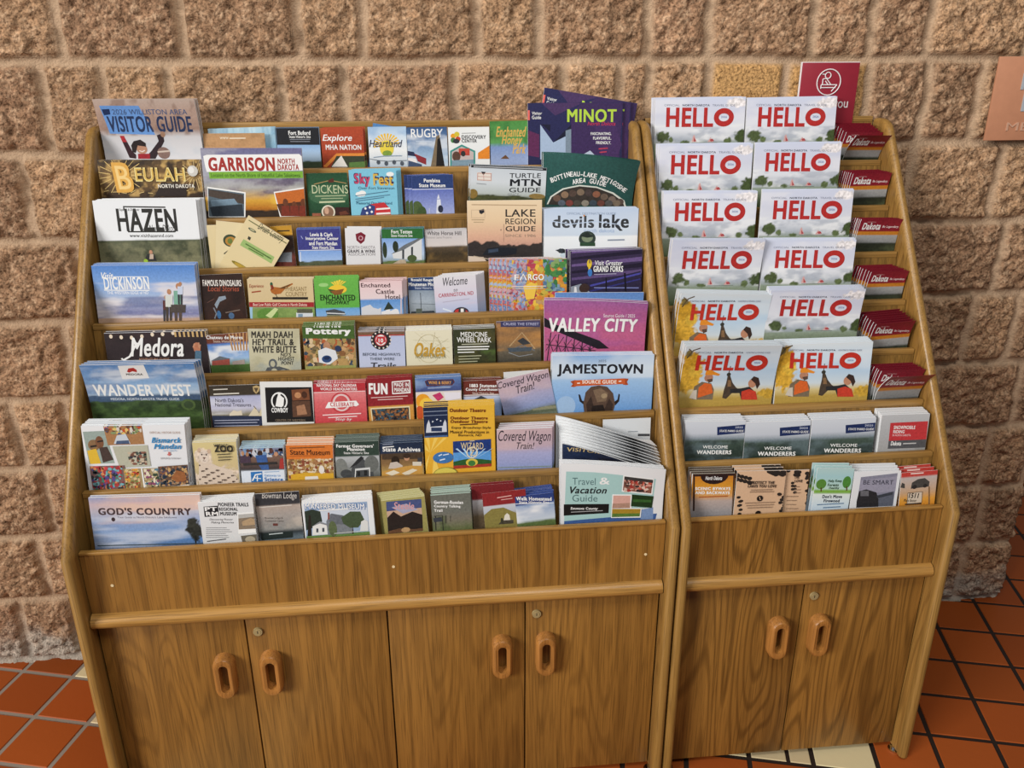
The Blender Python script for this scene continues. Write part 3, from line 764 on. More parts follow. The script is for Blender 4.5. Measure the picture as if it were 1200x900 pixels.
BROCHURES = [
(dict(u=0,k=0,nm='guide_booklet',ct='booklet',lb='Williston area visitor guide with a laughing person in a dark knit hat',sh='Williston area visitor guides',p=[-7845,-1296,120],w=2190,h=2836,r=-0.0038,n=4,T=260,t=40,dx=10,ds=0,e='#e9ecef',wp=(0,0,0.035)),
 [["g",[2853,"#cdb9ac"],[2579,"#bfa394"],[2196,"#a5887a"],[2025,"#d9d6d8"],[1549,"#e2e2e6"]],["n",2832,2068,"#8f7263",0.6,60,25],["n",2068,1549,"#c5cfd9",0.4,30,60],["p",[-981,2702,-137,2698,95,2075,-894,2108],"#6f9fe0"],["p",[-950,2626,-781,2634,-784,2520,-925,2499],"#1f3560"],["t","2026 WILLISTON AREA",-736,2570,887,2562,112,"#4a5f86",0.01,0],["t","VISITOR GUIDE",-888,2313,943,2301,346,"#2c3c60",0.035,0],["p",[-691,2051,-599,2050,-481,1726,-406,1638,-418,1552,-563,1575],"#3a2228"],["p",[-55,1722,143,1937,124,2066,268,2108,269,1936,9,1547,-247,1550],"#33262b"],["p",[-690,2060,-598,2059,-560,1921,-658,1922],"#b9343a"],["e",209,2151,314,2022,"#a58068"],["e",-375,1876,-140,1658,"#c08f74"],["p",[-482,1847,-410,1941,-258,1974,-153,1896,-154,1818,-337,1846,-409,1682,-475,1704],"#2e2424"],["l",[-317,1733,-261,1707,-198,1736],20,"#f3e6e0"],["p",[-361,1664,-96,1661,-111,1548,-375,1551],"#a32630"],["e",76,1807,352,1544,"#8a6f66"],["l",[80,1699,351,1718],36,"#d8c6b8"]]),
(dict(u=0,k=0,nm='brochure',ct='brochure',lb='tan brochure half hidden behind the GARRISON guide',sh='tan brochures',p=[-6026,-1299,120],w=1392,h=2095,r=-0.0018,n=1,T=0,t=16,dx=0,ds=0,e='#e9ecef',wp=None),
 [["g",[2110,"#b98f63"],[1801,"#c79a6d"]],["n",2110,1801,"#8d6a44",0.6,40,60],["t","www",-320,1990,-125,1988,50,"#efe0c8",0.02,0],["l",[-103,1983,260,1984],25,"#efe0c8"]]),
(dict(u=0,k=0,nm='brochure',ct='brochure',lb='pale blue brochure behind the tan brochure on the top tier',sh='pale blue brochures',p=[-5812,-1281,240],w=1515,h=2189,r=0.0245,n=2,T=80,t=16,dx=0,ds=0,e='#e9ecef',wp=None),
 [["g",[2237,"#bcd9e4"],[1773,"#8fb9d2"]],["n",2237,1773,"#dfeef2",0.5,60,20],["n",2237,1995,"#5f92b5",0.5,120,20]]),
(dict(u=0,k=0,nm='brochure',ct='brochure',lb='Fort Buford brochure, black header over blue sky photo',sh='Fort Buford brochures',p=[-4568,-1299,80],w=985,h=2203,r=-0.0016,n=2,T=120,t=16,dx=0,ds=0,e='#e9ecef',wp=None),
 [["g",[1818,"#8fb4de"],[1563,"#b7d0ea"],[1360,"#9cb8cc"]],["h",1450,39,"#2a3626","#45553a"],["p",[-556,2235,517,2225,488,1817,-592,1828],"#1d1e24"],["t","Fort Buford",-211,2093,290,2088,94,"#f2f2f0",0.04,0],["t","State Historic Site",-200,2006,288,2001,59,"#f2f2f0",0.03,0],["l",[-192,1944,280,1944],15,"#8b8f99"],["l",[-182,1899,267,1895],15,"#8b8f99"]]),
(dict(u=0,k=0,nm='brochure',ct='brochure',lb='rust-red Explore brochure on the top tier',sh='rust-red Explore brochures',p=[-3539,-1296,80],w=980,h=2190,r=0.0072,n=2,T=120,t=16,dx=59,ds=0,e='#8c3a2a',wp=None),
 [["g",[2217,"#b0492b"],[1637,"#a84327"],[1275,"#97391f"]],["p",[-498,1330,-159,1617,541,1611,537,1534,-128,1557,-408,1306],"#e08a3a"],["p",[-164,1558,560,1547,543,1284,-318,1303],"#39402f"],["p",[-49,1569,81,1308,-294,1317],"#e8e4de"],["p",[121,1407,552,1420,543,1284,112,1294],"#587a3e"],["t","Explore",-456,1954,226,1941,186,"#f2f2f0",0.02,0.25],["t","MHA NATION",-395,1761,425,1744,117,"#f2f2f0",0.03,0]]),
(dict(u=0,k=0,nm='brochure',ct='brochure',lb='Heartland brochure with a yellow sun burst, top tier',sh='Heartland brochures',p=[-2498,-1298,100],w=892,h=2204,r=0.0045,n=1,T=0,t=16,dx=0,ds=0,e='#e9ecef',wp=None),
 [["g",[2215,"#a9c8e6"],[1983,"#d3e2f0"],[1668,"#eef0f0"],[1281,"#b3c2d0"]],["n",2206,1848,"#7ea8d4",0.5,30,40],["p",[-27,1794,286,1815,280,1854],"#f0c030"],["p",[-27,1794,271,1882,253,1917],"#f0c030"],["p",[-27,1794,235,1942,207,1973],"#f0c030"],["p",[-27,1794,182,1993,145,2016],"#f0c030"],["p",[-27,1794,115,2029,72,2043],"#f0c030"],["p",[-27,1794,39,2050,-8,2054],"#f0c030"],["p",[-27,1794,-43,2054,-89,2047],"#f0c030"],["p",[-27,1794,-123,2039,-166,2024],"#f0c030"],["p",[-27,1794,-197,2008,-233,1984],"#f0c030"],["p",[-27,1794,-258,1963,-287,1931],"#f0c030"],["p",[-27,1794,-305,1906,-322,1870],"#f0c030"],["p",[-27,1794,-332,1841,-338,1802],"#f0c030"],["p",[-27,1794,-339,1773,-333,1735],"#f0c030"],["e",-191,1896,134,1529,"#e8d24a"],["e",-135,1669,87,1529,"#7d9a3e"],["t","Heartland",-437,1832,343,1819,166,"#2b2f4a",0.012,0.3],["l",[-352,1515,-97,1542,319,1543],20,"#8fa1b5"],["l",[-469,1485,-240,1445,-11,1422,429,1432],15,"#66707a"],["e",-286,1454,-200,1353,"#4d5560"],["e",-104,1424,-17,1322,"#4d5560"],["e",83,1448,170,1346,"#4d5560"],["e",266,1417,354,1315,"#4d5560"]]),
(dict(u=0,k=0,nm='leaflet',ct='leaflet',lb='plain blue leaflet with a corner poking up behind the Heartland brochure',sh='blue leaflets',p=[-2805,-1228,260],w=821,h=2171,r=-0.1752,n=1,T=0,t=16,dx=0,ds=0,e='#e9ecef',wp=None),
 [["g",[2247,"#4f7fb5"],[1934,"#5d8fc4"]]]),
(dict(u=0,k=0,nm='brochure',ct='brochure',lb='RUGBY brochure with a tall stone obelisk photo',sh='RUGBY brochures',p=[-1572,-1298,60],w=945,h=2188,r=0.0038,n=1,T=0,t=16,dx=0,ds=0,e='#e9ecef',wp=None),
 [["g",[2199,"#33527f"],[1930,"#5c7ca8"],[1523,"#9db8d4"],[1272,"#c9d6e0"]],["n",2020,1432,"#e6ebf0",0.7,22,40],["t","RUGBY",-372,2057,374,2046,195,"#f2f2f0",0.012,0],["l",[-265,1867,109,1861],15,"#c9d6e6"],["p",[216,1972,293,2016,391,1287,61,1293],"#7d6c55"],["p",[241,1904,299,1948,391,1287,188,1291],"#1d1a1a"],["p",[-472,1658,-323,1628,-281,1528,-477,1554],"#28304d"],["p",[-316,1596,-40,1478,-46,1332,-240,1413],"#8d2f36"],["p",[-470,1508,-284,1473,-243,1344,-468,1349],"#e8e4e4"],["p",[-464,1440,-149,1343,-152,1288,-471,1294],"#40506e"]]),
(dict(u=0,k=0,nm='brochure',ct='brochure',lb='white brochure with a ring of coloured dots and an orange corner',sh='white brochures with an orange corner',p=[-588,-1298,80],w=978,h=2177,r=0.0034,n=1,T=0,t=16,dx=0,ds=0,e='#e9ecef',wp=None),
 [["g",[2188,"#eef0ef"],[1255,"#e6e8e8"]],["e",-429,2036,-301,1922,"#e8a02c"],["e",-343,2076,-215,1957,"#d5c23a"],["e",-318,1967,-195,1852,"#c0472c"],["e",-432,1946,-314,1822,"#4a7f4a"],["e",-377,1914,-220,1807,"#33363c"],["l",[-165,2037,165,2041],15,"#9a9a9a"],["t","DISCOVERY",-168,1954,408,1945,83,"#2b2b30",0.03,0],["t","CENTER",-171,1866,188,1860,78,"#2b2b30",0.03,0],["p",[-452,1643,-174,1784,144,1633,134,1266,-465,1277],"#3f8f86"],["p",[-415,1615,-175,1738,105,1606,95,1267,-428,1276],"#c3b5b2"],["p",[-247,1694,13,1690,8,1530,-253,1535],"#c2493a"],["e",-406,1628,-210,1396,"#5b4135"],["e",-202,1639,-88,1509,"#30302f"],["p",[-422,1423,100,1437,95,1267,-428,1276],"#7f98a8"],["p",[209,1586,489,1751,482,1444,205,1449],"#e2882c"]]),
(dict(u=0,k=0,nm='brochure',ct='brochure',lb='green brochure with gold script lettering beside the MINOT guides',sh='green brochures with gold script',p=[413,-1293,100],w=949,h=2300,r=0.014,n=1,T=0,t=16,dx=0,ds=0,e='#e9ecef',wp=None),
 [["g",[2329,"#4f8f45"],[1809,"#5d9a55"],[1708,"#7d95c4"],[1396,"#96a7cc"]],["n",2329,1740,"#2f6e35",0.6,40,40],["t","Enchanted",-331,2062,397,2044,235,"#d9ae5a",0.03,0.35],["t","Honey",-204,1845,297,1832,264,"#d9ae5a",0.03,0.35],["t","Park",54,1663,375,1654,230,"#d9ae5a",0.03,0.35],["p",[-240,1438,-118,1527,-24,1432],"#6b4a30"]]),
(dict(u=0,k=0,nm='guide_booklet',ct='booklet',lb='front dark purple MINOT visitor guide with lime green title',sh='purple MINOT visitor guides',p=[1959,-1298,60],w=2287,h=2706,r=0.002,n=1,T=0,t=40,dx=0,ds=0,e='#e9ecef',wp=None),
 [["g",[2748,"#2a2a55"],[1381,"#26284f"]],["p",[-1154,2095,-868,1992,-871,1465,-1159,1515],"#5f2a52"],["p",[-817,2711,183,2702,-485,2417],"#4b3560"],["p",[183,2702,1144,2692,1078,1317,-96,1336,-103,2480],"#3e2c58"],["p",[478,2156,909,2378,1166,1734,979,1319,685,1324],"#46305f"],["p",[-847,1418,-843,2218,-533,1804,-101,2209,-96,1383],"#a9bcd6"],["p",[-843,2218,-533,1804,-101,2209,-100,2004,-533,1804],"#1b1c33"],["p",[-235,2074,-100,2109,-96,1383,-232,1385],"#7f8f9f"],["p",[-819,2227,-604,2215,-604,2056],"#1b1c33"],["p",[-1159,2545,-1093,2545,-1095,2320,-1161,2321],"#ee6f63"],["t","Visitor",-1041,2477,-804,2474,69,"#f2f2f0",0.02,0],["t","Guide",-1042,2383,-823,2380,79,"#f2f2f0",0.02,0],["t","MINOT",-198,2414,996,2400,297,"#b9d84a",0.035,0],["t","North Dakota",293,2227,970,2219,89,"#c33a5a",0.01,0.3],["t","FASCINATING.",373,1996,878,1989,64,"#f2f2f0",0.03,0],["t","FLAVORFUL.",433,1892,880,1886,69,"#f2f2f0",0.03,0],["t","FRIENDLY.",507,1785,872,1780,69,"#f2f2f0",0.03,0],["l",[572,1641,796,1656],30,"#b8415c"],["l",[593,1558,769,1574],30,"#b8415c"],["p",[146,1495,364,1607,487,1490,439,1421,147,1425],"#b9c6da"]]),
(dict(u=0,k=0,nm='guide_booklet',ct='booklet',lb='purple MINOT guide sticking out to the right behind the front one',sh='purple MINOT visitor guides',p=[2160,-1300,140],w=2150,h=2691,r=-0.0,n=1,T=0,t=40,dx=0,ds=0,e='#e9ecef',wp=None),
 ["dup", -1]),
(dict(u=0,k=0,nm='guide_booklet',ct='booklet',lb='tilted purple MINOT guide standing highest behind the other two',sh='purple MINOT visitor guides',p=[1922,-1112,240],w=2287,h=2732,r=-0.1651,n=1,T=0,t=40,dx=0,ds=0,e='#e9ecef',wp=None),
 ["dup", -2]),
(dict(u=0,k=1,nm='guide_booklet',ct='booklet',lb='BEULAH guide with gold fireworks and a big B',sh='BEULAH guides',p=[-7819,-1293,100],w=2222,h=2586,r=-0.0063,n=2,T=80,t=40,dx=0,ds=0,e='#e9ecef',wp=None),
 [["g",[2620,"#4f3d28"],[2231,"#7a5c34"],[1794,"#3b2a1d"]],["n",2611,1794,"#c9a463",0.9,90,90],["n",2611,1794,"#1f1712",0.8,40,40],["l",[-404,2256,-128,2254],15,"#e0c07a"],["l",[-424,2200,-172,2120],15,"#e0c07a"],["l",[-467,2150,-266,2001],15,"#e0c07a"],["l",[-530,2112,-402,1910],15,"#e0c07a"],["l",[-603,2090,-563,1857],15,"#e0c07a"],["l",[-680,2086,-732,1847],15,"#e0c07a"],["l",[-752,2100,-892,1882],15,"#e0c07a"],["l",[-813,2132,-1022,1957],15,"#e0c07a"],["l",[-855,2177,-1112,2065],15,"#e0c07a"],["l",[-873,2231,-1150,2193],15,"#e0c07a"],["l",[-866,2288,-1133,2328],15,"#e0c07a"],["l",[-835,2342,-1062,2455],15,"#e0c07a"],["l",[-782,2386,-946,2560],15,"#e0c07a"],["l",[-713,2417,-798,2633],15,"#e0c07a"],["l",[-639,2431,-633,2666],15,"#e0c07a"],["l",[-562,2426,-468,2655],15,"#e0c07a"],["l",[-495,2403,-321,2601],15,"#e0c07a"],["l",[-442,2365,-208,2511],15,"#e0c07a"],["l",[-410,2315,-140,2392],15,"#e0c07a"],["l",[1078,2264,1295,2262],15,"#d9bd85"],["l",[1064,2220,1251,2120],15,"#d9bd85"],["l",[1033,2183,1160,2002],15,"#d9bd85"],["l",[992,2161,1033,1930],15,"#d9bd85"],["l",[946,2157,897,1917],15,"#d9bd85"],["l",[906,2171,773,1964],15,"#d9bd85"],["l",[875,2202,684,2064],15,"#d9bd85"],["l",[862,2244,646,2198],15,"#d9bd85"],["l",[867,2290,663,2343],15,"#d9bd85"],["l",[890,2331,733,2475],15,"#d9bd85"],["l",[928,2361,845,2569],15,"#d9bd85"],["l",[971,2374,977,2611],15,"#d9bd85"],["l",[1015,2368,1109,2593],15,"#d9bd85"],["l",[1052,2344,1216,2518],15,"#d9bd85"],["l",[1074,2307,1282,2399],15,"#d9bd85"],["l",[-1047,1906,-938,1935],15,"#d8bb7c"],["l",[-858,1895,-749,1898],15,"#d8bb7c"],["l",[-667,1884,-562,1861],15,"#d8bb7c"],["l",[-475,1873,-361,1929],15,"#d8bb7c"],["l",[-283,1862,-172,1892],15,"#d8bb7c"],["l",[-89,1869,17,1854],15,"#d8bb7c"],["l",[106,1875,219,1922],15,"#d8bb7c"],["l",[301,1882,408,1885],15,"#d8bb7c"],["l",[496,1889,600,1848],15,"#d8bb7c"],["l",[692,1895,803,1916],15,"#d8bb7c"],["p",[218,2098,773,2048,744,1784,53,1792],"#2c211c"],["e",819,2462,1051,2221,"#cfcbc4"],["e",842,2432,972,2287,"#e9e7e2"],["t","B",-815,2213,-378,2208,656,"#e0a94c",0.09,-0.12],["t","B",-751,2210,-428,2207,512,"#f2cf86",0.0,-0.12],["t","EULAH",-326,2273,762,2263,308,"#f4e29a",0.03,0],["t","EULAH",-309,2273,745,2263,268,"#d8b25a",0.0,0],["t","NORTH DAKOTA",144,2018,943,2009,84,"#efe9dc",0.03,0]]),
(dict(u=0,k=1,nm='guide_booklet',ct='booklet',lb='GARRISON guide with red title over a sunset lake',sh='GARRISON guides',p=[-5552,-1290,40],w=2217,h=2813,r=-0.0088,n=2,T=60,t=40,dx=0,ds=0,e='#e9ecef',wp=None),
 [["g",[2830,"#6c6a92"],[2200,"#8f93aa"],[1936,"#a9a7a0"],[1671,"#d9a43a"],[1492,"#b8731f"],[1358,"#3a2a18"]],["n",2200,1759,"#5a4b66",0.8,18,50],["n",2808,1759,"#c9c7c8",0.4,20,50],["n",1804,1403,"#f1c94e",0.7,14,50],["h",1438,39,"#241a14","#3a2a1c"],["p",[-1062,2649,-982,2675,1056,2683,1141,2630,1128,2324,-1019,2303,-1042,2425],"#f2f2f0"],["p",[-977,2303,1140,2306,1152,2157,-970,2154],"#7db23c"],["t","GARRISON",-968,2472,497,2464,300,"#a5322c",0.055,0],["t","NORTH",563,2529,940,2527,116,"#a5322c",0.04,0],["t","DAKOTA",553,2398,1026,2395,135,"#a5322c",0.04,0],["t","Located on the North Shore of beautiful Lake Sakakawea",-932,2233,1045,2219,87,"#3f6a1f",0.01,0],["p",[-1043,1980,-202,1849,-260,1292,-1077,1301],"#f2f2f0"],["p",[-1030,1944,-239,1823,-286,1306,-1067,1315],"#5a6a76"],["p",[-1014,1922,-264,1796,-261,1583,-1030,1768],"#4a3f38"],["p",[-1033,1524,-305,1583,-285,1315,-989,1314],"#2d3640"],["p",[-996,1679,-469,1710,-393,1584,-987,1546],"#7b93a6"],["p",[421,1852,1159,1948,1180,1298,519,1283],"#f2f2f0"],["p",[446,1826,1157,1917,1163,1298,547,1305],"#c56a2a"],["p",[466,1576,1160,1636,1163,1298,547,1305],"#54301f"],["e",609,1699,728,1528,"#6a3a22"],["e",803,1635,924,1463,"#6a3a22"],["e",1008,1696,1129,1524,"#6a3a22"],["p",[574,1539,751,1537,742,1303,547,1305],"#7a3020"],["p",[774,1537,951,1535,943,1300,747,1303],"#7a3020"],["p",[974,1534,1152,1533,1145,1298,947,1300],"#7a3020"]]),
(dict(u=0,k=1,nm='brochure',ct='brochure',lb='dark green DICKENS brochure with an oval photo',sh='dark green DICKENS brochures',p=[-3900,-1298,120],w=931,h=2248,r=0.0035,n=1,T=0,t=16,dx=0,ds=0,e='#e9ecef',wp=None),
 [["g",[2261,"#1f4a30"],[1771,"#2c5a3a"],[1274,"#1d4029"]],["e",-452,1981,485,1534,"#41694a"],["t","DICKENS",-356,1890,463,1873,191,"#c9cfa8",0.0,0],["l",[-303,2000,72,2082,436,2008],19,"#a98a5a"],["p",[27,2083,143,2134,158,2036,32,2029],"#5a2d22"],["l",[-293,1732,407,1735],29,"#9fae88"],["l",[-162,1675,335,1673],24,"#9fae88"],["l",[-213,1595,375,1600],38,"#c9cfa8"],["e",-178,1526,134,1215,"#e5dcc8"],["e",-144,1494,100,1243,"#8a6a55"],["e",-109,1480,-8,1318,"#cfa58a"],["p",[144,1474,525,1465,511,1251,128,1260],"#3b1f1b"],["p",[-391,1350,-192,1345,-198,1268,-397,1273],"#9c5d45"],["p",[222,1358,383,1391,446,1308,240,1290],"#6a3a2a"]]),
(dict(u=0,k=1,nm='brochure',ct='brochure',lb='light blue Sky Fest brochure with a flag balloon',sh='light blue Sky Fest brochures',p=[-2847,-1297,60],w=1081,h=2315,r=0.0054,n=3,T=220,t=16,dx=108,ds=0,e='#e9ecef',wp=None),
 [["g",[2340,"#7fc4de"],[1262,"#86cae0"]],["t","Sky Fest",-435,2089,473,2069,318,"#3a2a55",0.09,0],["t","Sky",-422,2082,-62,2074,304,"#c24a6a",0.03,0],["t","Fest",7,2086,459,2076,266,"#d8b24a",0.03,0],["t","Over Fort Stevenson",-345,1908,481,1890,62,"#2e4a5e",0.01,0],["e",-417,1823,-244,1711,"#f2f2f0"],["e",-349,1848,-175,1718,"#f2f2f0"],["e",311,2253,486,2152,"#f2f2f0"],["t","Memorial Day Weekend",-413,1559,406,1539,81,"#2a5a7a",0.02,0],["l",[-424,1733,331,1819],19,"#54809a"],["l",[-429,1657,372,1741],19,"#54809a"],["l",[-418,1611,232,1686],19,"#54809a"],["p",[-351,1269,-284,1450,-97,1536,225,1573,362,1411,366,1251],"#c7353a"],["p",[-351,1269,-284,1450,-97,1536,15,1488,-23,1261],"#35457f"],["l",[33,1419,355,1434],38,"#f2f2f0"],["l",[27,1314,358,1324],38,"#f2f2f0"],["e",-237,1471,-186,1415,"#f2f2f0"],["e",-135,1491,-85,1436,"#f2f2f0"],["e",-208,1366,-156,1310,"#f2f2f0"],["e",-97,1390,-45,1334,"#f2f2f0"]]),
(dict(u=0,k=1,nm='brochure',ct='brochure',lb='blue Pembina State Museum brochure with a white tower',sh='blue Pembina State Museum brochures',p=[-1461,-1292,60],w=956,h=2165,r=0.0171,n=3,T=160,t=16,dx=-187,ds=0,e='#e9ecef',wp=None),
 [["g",[1857,"#5f6fb8"],[1504,"#8c98d0"],[1229,"#a9b2da"]],["n",1549,1206,"#3d5a33",0.0,40,40],["p",[-484,2218,502,2186,485,1840,-506,1874],"#2b3f73"],["l",[-498,1856,467,1841],19,"#cdd3ea"],["t","Pembina",-196,2048,181,2035,85,"#f2f2f0",0.04,0],["t","State Museum",-313,1944,295,1923,85,"#f2f2f0",0.04,0],["e",-523,1589,-247,1181,"#4f6238"],["e",-392,1471,-177,1179,"#415530"],["p",[44,1216,84,1613,167,1610,184,1211],"#dfe3ef"],["p",[85,1627,128,1734,150,1625],"#dfe3ef"],["e",95,1476,216,1302,"#2b3045"],["l",[-103,1415,-114,1232],14,"#c9cfe4"],["p",[-542,1293,433,1243,430,1184,-547,1220],"#3a4f2d"]]),
(dict(u=0,k=1,nm='guide_booklet',ct='booklet',lb='pale TURTLE MTN guide with a black title',sh='TURTLE MTN guides',p=[168,-1251,40],w=1773,h=2297,r=-0.0549,n=4,T=240,t=40,dx=-25,ds=0,e='#e9ecef',wp=None),
 [["g",[2342,"#c8d0d8"],[1936,"#d5dadf"],[1664,"#b9c0bd"],[1563,"#5c5f3a"]],["h",1627,48,"#2c3326","#575a30"],["p",[-887,2301,887,2306,891,2234,-886,2239],"#1c1e22"],["l",[-826,2264,795,2266],19,"#b9bcc0"],["t","TURTLE",21,2088,756,2118,109,"#1f2126",0.01,0],["t","MTN",37,1931,764,1959,157,"#1f2126",0.04,0],["t","GUIDE",25,1762,763,1790,109,"#1f2126",0.01,0],["t","SINCE",-8,1658,263,1668,57,"#8a8d90",0.0,0],["p",[-740,2133,-407,2137,-392,1944,-734,1953],"#e7dcd2"],["f",-731,2124,-401,1957,14,"#c08a80"],["p",[-648,2154,-538,2150,-590,2076],"#1f2126"],["l",[-719,2044,-413,2042],10,"#c08a80"],["l",[-591,2121,-576,1950],10,"#c08a80"],["l",[-746,1885,-514,1871],14,"#8f9498"],["e",-927,1755,-712,1536,"#8a6f35"],["e",496,1704,879,1581,"#8d7440"]]),
(dict(u=0,k=1,nm='guide_booklet',ct='booklet',lb='dark green BOTTINEAU-LAKE METIGOSHE AREA GUIDE drooping to the right',sh='green BOTTINEAU guides',p=[2168,-1300,60],w=2132,h=2624,r=0.0,n=4,T=240,t=40,dx=0,ds=0,e='#e9ecef',wp=(0.02,1.6,0.075)),
 [["g",[2737,"#2d5a55"],[1451,"#264f4b"]],["p",[-988,1459,-899,1643,-611,1828,-211,1919,193,1893,600,1759,876,1558,924,1399],"#d9dcd2"],["p",[-957,1450,-868,1624,-588,1800,-211,1886,193,1859,578,1722,840,1526,880,1399],"#3a332e"],["e",-833,1679,-653,1520,"#6a5346"],["e",-646,1758,-467,1599,"#8a6f58"],["e",-460,1792,-279,1633,"#55443c"],["e",-273,1823,-92,1663,"#7d6a58"],["e",-85,1812,98,1651,"#4a3e3c"],["e",104,1783,287,1620,"#8c5b45"],["e",294,1724,476,1557,"#6b5a4d"],["e",484,1664,667,1493,"#7a6a60"],["e",675,1606,860,1431,"#584a44"],["e",-721,1558,-541,1407,"#59616e"],["e",-533,1557,-354,1405,"#7a3f3a"],["e",-346,1557,-164,1403,"#4a4640"],["e",-157,1557,24,1402,"#8a8378"],["e",31,1558,213,1401,"#3f4a55"],["e",220,1559,403,1400,"#6a4038"],["e",410,1561,593,1399,"#525252"],["e",599,1564,784,1399,"#7b6d5d"],["a","BOTTINEAU-LAKE METIGOSHE",[-900,2010,-479,2164,-125,2187,233,2140,594,2013,893,1812],116,"#f2f2f0",0.03],["a","AREA GUIDE",[-389,1980,-123,2036,146,2018,415,1953],116,"#f2f2f0",0.03]]),
(dict(u=0,k=2,nm='guide_booklet',ct='booklet',lb='white HAZEN guide with a black title over a green field photo',sh='white HAZEN guides',p=[-7840,-1293,120],w=2197,h=2801,r=-0.0067,n=5,T=278,t=40,dx=99,ds=0,e='#e9ecef',wp=None),
 [["g",[2840,"#eceff2"],[1939,"#eef0f2"],[1931,"#5b5f47"],[1578,"#6b6a50"],[1400,"#7a7a5e"]],["n",1931,1311,"#39412c",0.8,30,50],["n",1887,1311,"#8d8a68",0.5,60,60],["t","HAZEN",-631,2379,644,2361,496,"#2c2b28",0.04,0],["t","North Dakota",25,2191,602,2183,146,"#2c2b28",0.0,0.3],["t","www.visithazennd.com",-408,2034,527,2019,73,"#2c2b28",0.015,0],["l",[-466,2665,433,2641],29,"#2c2b28"],["l",[-431,2120,572,2104],29,"#2c2b28"],["l",[-455,2652,-454,2596],24,"#2c2b28"],["l",[580,2183,579,2095],24,"#2c2b28"],["t","Explore & Discover",-560,2593,-126,2588,68,"#4a4844",0.0,0.3],["e",-34,1709,40,1610,"#c58f70"],["p",[-87,1621,64,1627,109,1462,-150,1467],"#2a2a2a"],["e",-174,1512,-82,1421,"#9bbf3a"],["p",[-23,1620,54,1618,41,1508,-45,1509],"#c7b2a0"]]),
(dict(u=0,k=2,nm='leaflet',ct='card',lb='tilted cream card with green label leaning in front of two more',sh='cream cards with a green label',p=[-6465,-1011,40],w=1021,h=2270,r=-0.6011,n=1,T=0,t=16,dx=0,ds=0,e='#e9ecef',wp=None),
 [["g",[2875,"#e4d3a8"],[925,"#e2cf9f"]],["f",-454,2167,495,2191,14,"#7a7a50"],["u","Dream Country",-202,2069,400,2092,210,"#33382f",0.005,0.25],["e",-379,2058,-186,1995,"#4f5a4a"],["e",-345,2050,-225,2012,"#b7b28a"],["p",[-288,1866,-223,1866,-215,1797,-276,1799],"#3a3c30"],["p",[-347,1748,417,1767,434,1601,-348,1588],"#9fbb72"],["l",[-261,1682,384,1691],29,"#56753a"],["l",[-159,1632,208,1647],24,"#56753a"],["e",-330,1228,161,1133,"#8a7a2a"],["e",-264,1217,109,1137,"#b99a3a"],["p",[128,1338,402,1343,400,1255,160,1143],"#cfc39a"],["f",113,1274,431,1291,14,"#5a5a45"]]),
(dict(u=0,k=2,nm='leaflet',ct='card',lb='cream card with a round photo behind the tilted card',sh='cream cards with a round photo',p=[-6300,-1260,120],w=639,h=2272,r=-0.1241,n=1,T=0,t=16,dx=0,ds=0,e='#e9ecef',wp=None),
 [["g",[2401,"#e4d3a8"],[1333,"#e4d3a8"]],["e",-159,1997,159,1717,"#3c4a35"],["e",-115,1948,137,1741,"#b8863a"],["e",-62,1909,49,1786,"#6b7a3a"],["l",[-134,1544,-35,1643,-54,1506],29,"#4a4a3a"],["e",-141,1498,-52,1394,"#3a3a32"]]),
(dict(u=0,k=2,nm='leaflet',ct='card',lb='plain cream card at the left end of the three cream cards',sh='plain cream cards',p=[-6323,-1298,180],w=461,h=2227,r=0.0074,n=1,T=0,t=16,dx=0,ds=0,e='#e9ecef',wp=None),
 [["g",[2417,"#e2d0a4"],[1354,"#dcc898"]]]),
(dict(u=0,k=2,nm='brochure',ct='brochure',lb='dark brochure with an orange header beside the tilted cream card',sh='dark brochures with an orange header',p=[-4861,-1288,200],w=484,h=2165,r=0.0428,n=1,T=0,t=16,dx=0,ds=0,e='#e9ecef',wp=None),
 [["g",[2200,"#b98a2c"],[1957,"#d09a32"],[1935,"#33261f"],[1578,"#4a3228"],[1488,"#7a3a2e"]],["n",1935,1217,"#221a18",0.6,40,40],["l",[-82,2051,190,2044],28,"#3a2c1c"],["p",[-177,1563,175,1559,150,1333,-200,1361],"#8a9098"]]),
(dict(u=0,k=2,nm='brochure',ct='brochure',lb='purple-blue Fort Mandan State Historic Site brochure',sh='purple-blue Fort Mandan brochures',p=[-4088,-1296,40],w=966,h=2114,r=0.007,n=3,T=200,t=16,dx=0,ds=0,e='#3c4a95',wp=None),
 [["g",[1631,"#7da3e0"],[1370,"#a4c0ea"],[1234,"#bccfe8"]],["h",1392,28,"#3a4230","#5a6046"],["p",[-530,2169,533,2135,499,1612,-573,1650],"#3e3f86"],["t","Lewis & Clark",-189,1994,315,1977,84,"#f2f2f0",0.04,0],["t","Interpretive Center",-292,1899,436,1875,93,"#f2f2f0",0.04,0],["t","and Fort Mandan",-229,1797,398,1775,89,"#f2f2f0",0.04,0],["t","State Historic Site",-166,1701,323,1684,70,"#f2f2f0",0.03,0],["l",[-391,1965,-357,1897],19,"#9aa0d0"],["l",[-495,1642,491,1631],19,"#cdd3ea"],["l",[-437,1609,-448,1384],19,"#dfe5f2"]]),
(dict(u=0,k=2,nm='brochure',ct='brochure',lb='white GRAPE & WINE brochure with a wine-red emblem',sh='white GRAPE & WINE brochures',p=[-3167,-1291,60],w=780,h=2100,r=-0.0216,n=2,T=180,t=16,dx=36,ds=0,e='#e9ecef',wp=None),
